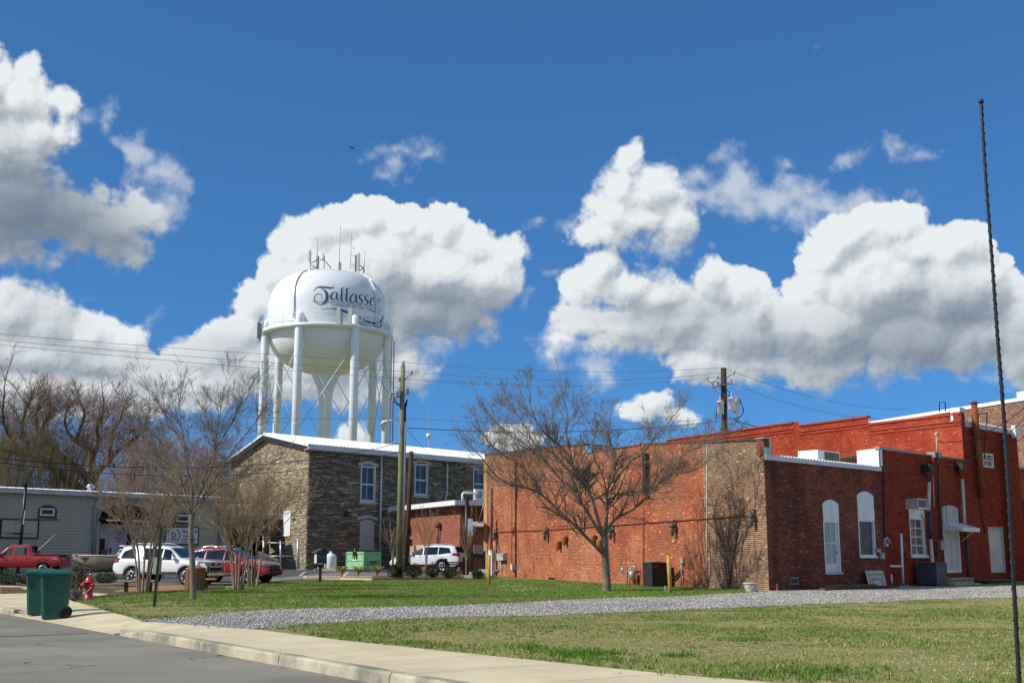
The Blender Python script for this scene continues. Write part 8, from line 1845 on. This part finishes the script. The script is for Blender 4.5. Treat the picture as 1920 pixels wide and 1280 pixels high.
# the spreading tree in front of the long wall
rg = random.Random(4); T = Tree(21); Y = 46.5; q = at(1138, 1106, Y); q.z = gz(q.x, Y)
T.limb([q + Vector((0, 0, -.15)), q + Vector((0, 0, .05)), at(1137.5, 1085, Y), at(1135, 1045, Y), at(1133.5, 1004, Y)], .185, .125)
T.limbs[0] = (T.limbs[0][0], .18, .135)
for pts, dy, r0, r1 in (
    ([(1133, 1040), (1122, 1029), (1098, 1005), (1078, 985), (1043, 952), (1008, 922), (971, 910), (934, 895), (904, 858), (892, 842)], -1.6, .085, .014),
    ([(1132, 1006), (1120, 990), (1095, 949), (1078, 922), (1048, 895), (1004, 844), (978, 824), (944, 797), (914, 760)], .9, .085, .012),
    ([(1133, 1006), (1125, 985), (1110, 935), (1095, 905), (1075, 875), (1061, 844), (1028, 811), (1008, 781), (994, 740), (995, 722)], -.9, .08, .012),
    ([(1075, 875), (1068, 834), (1061, 801), (1065, 767), (1060, 744)], -.2, .035, .01),
    ([(1134, 1006), (1137, 975), (1139, 942), (1139, 918), (1152, 888), (1152, 844), (1139, 811), (1145, 777)], 1.2, .085, .011),
    ([(1134, 1006), (1141, 990), (1155, 972), (1186, 955), (1213, 932), (1233, 908), (1250, 891), (1293, 883), (1320, 871)], .6, .075, .012),
    ([(1213, 932), (1233, 888), (1263, 864), (1297, 841), (1330, 824), (1358, 812)], -1.2, .04, .01),
    ([(1139, 940), (1162, 925), (1196, 921), (1222, 915)], 1.6, .04, .012),
    ([(1150, 905), (1179, 868), (1209, 844), (1226, 814), (1256, 777), (1260, 766)], 1.0, .045, .01),
    ([(1095, 949), (1070, 890), (1040, 850), (1015, 835), (990, 860), (960, 850)], 2.4, .04, .01),
    ([(1043, 952), (1020, 930), (985, 880), (950, 855), (920, 830), (905, 800)], -2.2, .04, .01),
    ([(1048, 895), (1020, 860), (990, 800), (975, 770), (955, 745)], 1.8, .035, .01),
    ([(1139, 930), (1130, 890), (1115, 860), (1110, 830), (1118, 800)], -1.8, .035, .01)):
    pts = [(x, y if y > 860 else 860 - (860 - y) * .85) for x, y in pts]; limb_px(T, pts, Y + (0 if pts[0][0] > 1125 else dy * .5), Y + dy, r0, r1, rg)
T.dress(7.2, (.6, 1.45), 3, .13, .20, bare=1, kids=4.1, ang=.58, rmin=.0034, wander=.22, step=.26, minlen=.11)
main_tree = T.build('bare_tree', 'large spreading leafless tree with a grey trunk in front of the long orange wall', q, BARK, TWIG)
# the young tree left of it, in front of the white SUV
rg = random.Random(8); T = Tree(5); q = gnd(362, 1123); Y = q.y
T.limb([q + Vector((0, 0, -.1)), q + Vector((0, 0, .05)), at(361, 1060, Y), at(358, 1000, Y), at(361, 958, Y)], .11, .075)
for pts, dy, r0, r1 in (
    ([(360, 966), (354, 955), (330, 935), (297, 918), (278, 914)], -.6, .04, .008), ([(360, 964), (353, 946), (341, 908), (324, 882), (309, 862), (300, 827), (277, 803), (248, 777)], .7, .045, .007),
    ([(361, 962), (359, 908), (350, 876), (350, 850), (340, 800), (335, 750)], -.9, .04, .007), ([(362, 962), (367, 943), (382, 902), (391, 867), (402, 844), (394, 800), (364, 738)], .5, .045, .007),
    ([(362, 962), (370, 952), (402, 917), (432, 902), (467, 888), (508, 867)], -.4, .042, .007), ([(380, 935), (405, 894), (437, 844), (478, 792), (492, 770)], .9, .035, .007),
    ([(375, 925), (397, 873), (408, 803), (420, 732)], -1.0, .035, .007), ([(341, 908), (320, 895), (290, 870), (265, 862)], 1.2, .025, .007), ([(402, 844), (430, 800), (450, 760), (462, 748)], -.6, .025, .007), ([(350, 850), (325, 800), (300, 760), (290, 738)], .5, .025, .007)):
    limb_px(T, pts, Y, Y + dy, r0, r1, rg)
T.dress(7.0, (.5, 1.15), 3, .16, .22, bare=1, kids=3.9, ang=.58, rmin=.0030, wander=.22, step=.22, minlen=.09)
T.build('bare_tree', 'slender leafless tree with a pale single trunk in front of the white SUV', q, BARK, TWIG)
# crape myrtles with several stems
def myrtle(px, py, n, spread, H, label, seed, lean=0, x_off=()):
    T = Tree(seed); rg = T.r; q = gnd(px, py)
    for i in range(n):
        a = 2 * math.pi * i / n + rg.uniform(-.3, .3); bx = q + Vector((.18 * math.cos(a), .16 * math.sin(a), -.05)); sx, sy = math.cos(a) * spread + lean, math.sin(a) * spread
        h = H * rg.uniform(.55, .68); pts = [bx, bx + Vector((sx * .08, sy * .08, h * .28)), bx + Vector((sx * .2, sy * .2, h * .55)), bx + Vector((sx * .45 + rg.gauss(0, .08), sy * .45, h * .8)), bx + Vector((sx * .8 + rg.gauss(0, .12), sy * .8, h))]
        T.limb(pts, .048, .022)
        for _ in range(2):
            b = pts[2].lerp(pts[3], rg.random()); d = Vector((sx + rg.gauss(0, .5), sy + rg.gauss(0, .5), 0)); T.limb([b, b + d * .25 + Vector((0, 0, .5)), b + d * .6 + Vector((0, 0, H * .25)), b + d * .9 + Vector((0, 0, H * .36))], .022, .010)
    T.dress(6.0, (.5, 1.2), 3, .38, .34, kids=2.9, ang=.6, rmin=.0030, wander=.22, step=.24, minlen=.09)
    return T.build('crape_myrtle', label, q, BARKP, TWIGM, 'multi-stemmed bare small trees by the car park')
myrtle(268, 1112, 6, 1.15, 5.0, 'multi-stemmed bare tree standing behind the low timber bench', 31)
myrtle(446, 1106, 6, 1.10, 4.7, 'multi-stemmed bare tree in front of the red crossover doors', 33)
myrtle(474, 1099, 7, 1.35, 5.0, 'multi-stemmed bare tree in front of the red crossover bonnet', 35)
def sapling(px, py, H, label, seed):
    T = Tree(seed); q = at(px, py, 66); q.z = gz(q.x, 66)
    for i in range(4):
        a = i * 1.6 + .4; T.limb([q, q + Vector((.1 * math.cos(a), .1 * math.sin(a), H * .4)), q + Vector((.5 * math.cos(a), .5 * math.sin(a), H * .75))], .03, .012)
    T.dress(2.6, (.5, 1.2), 1, .4, .6, kids=5, ang=.45, rmin=.005, step=.3)
    T.build('sapling', label, q, BARKP, TWIGM, 'thin bare saplings along the mulch island')
sapling(736, 1083, 3.6, 'thin bare sapling just left of the green utility pole', 41); sapling(799, 1084, 3.9, 'thin bare sapling in front of the doors of the rear white SUV', 43); sapling(874, 1083, 3.6, 'thin bare sapling beside the pale blue banner post', 45)
# tall bare trees behind the grey building
rg = random.Random(3); T = Tree(61); Y = 104; base = at(166, 1040, Y); base.z = .3
for pts, dy, r0, r1 in (
    ([(166, 1045), (160, 960), (152, 920), (117, 891), (82, 864), (44, 850), (0, 832)], -4, .62, .16), ([(166, 1045), (166, 940), (163, 897), (140, 873), (112, 852), (88, 820), (80, 780), (95, 740), (90, 715)], 2, .46, .06),
    ([(168, 1045), (175, 920), (181, 888), (204, 864), (222, 838), (254, 809), (268, 780)], -2, .46, .06), ([(170, 920), (172, 873), (166, 838), (140, 812), (125, 786), (122, 757), (128, 722)], 3, .34, .05),
    ([(172, 900), (175, 850), (187, 815), (181, 786), (190, 757), (195, 720)], -3, .32, .05), ([(82, 864), (67, 850), (47, 809), (41, 774), (52, 727), (60, 700)], -4, .32, .06), ([(204, 864), (208, 820), (212, 790), (225, 760), (232, 732)], 1, .3, .06), ([(44, 850), (25, 815), (10, 780), (5, 740), (8, 700)], -5, .28, .06), ([(140, 812), (152, 780), (158, 745), (150, 712)], 3, .25, .05), ([(88, 820), (70, 790), (68, 750), (75, 715)], 0, .25, .05)):
    pts = [(x, y if y > 860 else 860 - (860 - y) * .74) for x, y in pts]; limb_px(T, pts, Y, Y + dy, r0, r1, rg)
T.dress(3.8, (1.4, 3.2), 3, .15, .12, kids=4.2, ang=.66, rmin=.0085, wander=.25, step=.7, minlen=.3)
T.build('bare_tree', 'huge bare tree with a leaning V trunk behind the grey building', base, BARKD, TWIGR)
def bgtree(px, pytop, Y, spread, label, seed, n=7, twig=None):
    T = Tree(seed); rg = T.r; b = at(px, 1045, Y); b.z = .3; H = (at(px, pytop, Y).z - .3) * .86
    T.limb([b, b + Vector((.1, 0, H * .16)), b + Vector((.2, 0, H * .32))], .40, .26)
    for i in range(n):
        a = 2 * math.pi * i / n + rg.uniform(-.4, .4); k = rg.uniform(.4, 1.0) * spread; s0 = b + Vector((.15, 0, H * rg.uniform(.18, .32))); e = Vector((math.cos(a) * k, math.sin(a) * k, 0)); h = H * rg.uniform(.70, .86)
        T.limb([s0, s0 + e * .3 + Vector((0, 0, (h - s0.z) * .35)), s0 + e * .7 + Vector((rg.gauss(0, .3), 0, (h - s0.z) * .7)), s0 + e + Vector((rg.gauss(0, .4), 0, h - s0.z))], .17, .04)
    T.dress(3.2, (1.3, 2.9), 3, .2, .14, bare=1, kids=3.7, ang=.66, rmin=.0085, wander=.25, step=.6, minlen=.28)
    T.build('bare_tree', label, b, BARKD, twig or TWIGR, 'bare trees beyond the grey building')
bgtree(8, 672, 118, 4.6, 'bare tree at the left edge beyond the grey building roof', 71)
bgtree(252, 712, 112, 4.0, 'bare reddish tree beyond the awning of the grey building', 73)
bgtree(330, 760, 116, 3.6, 'shorter bare tree in the gap left of the stone gable', 75, 6)
bgtree(412, 790, 118, 3.4, 'low bare tree close beside the stone gable', 77, 6)
bgtree(112, 705, 124, 5.0, 'tall bare tree farthest back behind the leaning trunk', 79)
# thicket behind the low roof
def thicket(px0, px1, py0, Y0, Y1, n, seed, label, H, mat, cat='undergrowth'):
    T = Tree(seed); rg = T.r
    for _ in range(n):
        Y = rg.uniform(Y0, Y1); p = at(rg.uniform(px0, px1), 1040, Y); h = H * rg.uniform(.6, 1.05)
        T.branch((p.x, Y, .3), (rg.gauss(0, .1), rg.gauss(0, .1), 1), h, .03, 2, .5, .15, 5, .45, .007, .9, .4)
    V, F = prisms(T.twigs, 3); tag(quick_mesh('undergrowth', V, F, mat, None, 'stuff'), label, cat)
thicket(-30, 120, 880, 96, 103, 110, 81, 'dense olive-brown thicket behind the roof of the grey building', 9.5, M('olive_twig', (.135, .115, .055), .95, var=.35, scale=.4))
thicket(180, 430, 890, 97, 105, 90, 83, 'brown brushwood behind the roof of the grey building', 8.3, TWIGR)
# leafy shrubs
LEAFM = M('shrub_leaves', (.05, .08, .025), .75, attr=True, var=.2, scale=3)
def shrub(px, py, w, h, n, col, label, seed, leaf=.05, Y=None, group='small shrubs in the mulch beds', stems=True):
    q = gnd(px, py) if Y is None else at(px, py, Y)
    if Y is not None: q.z = gz(q.x, Y) + .08
    r = np.random.default_rng(seed); t = thing('shrub', label, 'shrub', q, 0, group)
    D = r.normal(size=(n, 3)); D /= np.linalg.norm(D, axis=1, keepdims=True); rad = (.45 + .55 * r.random((n, 1)) ** .5) * (1 + .25 * np.sin(D[:, :1] * 5 + seed) * np.cos(D[:, 1:2] * 4))
    P = D * rad * np.array([w / 2, w / 2, h / 2]) + np.array([q.x, q.y, q.z + h * .48]); P[:, 2] = np.maximum(P[:, 2], q.z + .02)
    a = r.normal(size=(n, 3, 3)) * leaf * .6; V = P[:, None, :] + a; c = np.array(col) * (.6 + .8 * r.random((n, 1)))
    quick_mesh('foliage', V.reshape(-1, 3).astype(np.float32), np.arange(n * 3).reshape(-1, 3), LEAFM, t, 'stuff', np.repeat(c, 3, 0))
    if stems:
        S = []
        for i in range(18):
            e = P[r.integers(n)]; S.append((q.x, q.y, q.z, *((np.array(q) + e) / 2), .012, .009)); S.append((*((np.array(q) + e) / 2), *e, .009, .005))
        V, F = prisms(S, 4); quick_mesh('stems', V, F, BARKD, t)
    return t
GRN, DKG, BRN, STR = (.05, .075, .028), (.022, .035, .015), (.13, .085, .05), (.26, .22, .09)
shrub(14, 1097, 1.3, .62, 1500, GRN, 'grey-green clipped shrub left of the lamp post base', 1); shrub(48, 1095, .8, .5, 700, GRN, 'small green shrub between the lamp post and the bins', 2)
shrub(196, 1094, 1.05, .55, 1200, GRN, 'round green shrub between the hydrant and the white SUV', 3); shrub(141, 1120, .6, 1.1, 700, BRN, 'tall brown dried shrub close behind the front bin', 4, .06)
shrub(150, 1105, .9, .8, 700, BRN, 'brown dried shrub at the foot of the dark fountain', 5, .06); shrub(137, 1125, .5, .35, 300, (.16, .17, .16), 'small greyish plant at the pavement edge behind the bins', 6, .05)
shrub(3, 1092, 1.2, .7, 900, GRN, 'green shrub cut by the left edge of the picture', 7)
for i, (x, c, w, h, lb) in enumerate(((741, DKG, .8, .8, 'dark green shrub just left of the green utility pole'), (776, DKG, 1.0, .75, 'dark green shrub right of the green utility pole'), (811, DKG, .8, .8, 'dark green shrub below the rear white SUV door'), (842, (.05, .06, .025), .9, .6, 'dull green shrub at the corner of the iron fence'), (640, STR, .8, .55, 'straw-coloured grass clump leftmost on the mulch island'), (671, STR, .95, .65, 'straw-coloured grass clump in the middle of the mulch island'), (706, STR, .9, .6, 'straw-coloured grass clump below the green dumpster'), (896, (.04, .06, .03), .6, .4, 'small plant in the dark planter on the pale steps'))):
    if c is STR:
        q = at(x, 1085, 65); q.z = gz(q.x, 65) + .1; r = np.random.default_rng(90 + i); n = 140; t = thing('grass_clump', lb, 'plant', q, 0, 'straw-coloured grass clumps on the mulch island'); a = r.random(n) * 6.283; L = .35 + .4 * r.random(n); S = []
        for k in range(n):
            dx, dy = math.cos(a[k]) * L[k] * .55, math.sin(a[k]) * L[k] * .55; S += [(q.x, q.y, q.z, q.x + dx * .5, q.y + dy * .5, q.z + L[k] * .8, .012, .010), (q.x + dx * .5, q.y + dy * .5, q.z + L[k] * .8, q.x + dx * 1.1, q.y + dy * 1.1, q.z + L[k] * .75, .010, .004)]
        V, F = prisms(S, 3); quick_mesh('blades', V, F, M_ST if 'M_ST' in globals() else globals().setdefault('M_ST', M('straw', (.30, .26, .10), .9, var=.3, scale=6)), t, 'stuff')
    else: shrub(x, 1085, w, h, 800, c, lb, 100 + i, .06, 65.2 if x < 890 else 65.4)
# dark stems added on the brown bay, standing for the tree's branch shadows
T = Tree(95); rg = T.r; k0 = LW.px(1332, 1090)[0]
for s0, z0, n in ((LW.px(1328, 1095)[0], .1, 4), (LW.px(1368, 1095)[0], .1, 5), (LW.px(1441, 1095)[0] + .5, .1, 0)):
    for _ in range(n):
        p = LW.pt(s0 + rg.uniform(-.1, .1), z0, .035); a, z, th = 0, 0, rg.uniform(-.35, .35); pts = [p]; s_ = s0; zc = z0
        for i in range(14):
            th += rg.gauss(0, .12); s_ += math.sin(th) * .26; zc += math.cos(th) * .26; pts.append(LW.pt(s_, zc, .035))
            if i > 3 and rg.random() < .5:
                th2 = th + rg.choice((-.7, .7)); ps = pts[-1]; q2, z2 = s_, zc
                for _j in range(4):
                    th2 += rg.gauss(0, .2); q3, z3 = q2 + math.sin(th2) * .2, z2 + math.cos(th2) * .2; T.twigs.append((*LW.pt(q2, z2, .03), *LW.pt(q3, z3, .03), .010, .007)); q2, z2 = q3, z3
        for i in range(len(pts) - 1): T.twigs.append((*pts[i], *pts[i + 1], .018 * (1 - i / 20), .018 * (1 - (i + 1) / 20)))
V, F = prisms(T.twigs, 4); cr = thing('shadow_stems', 'added dark stems standing for branch shadows on the bare brown brick corner bay', 'shadow_stems', LW.pt(k0, .1, .05)); quick_mesh('stems', V, F, BARKD, cr)
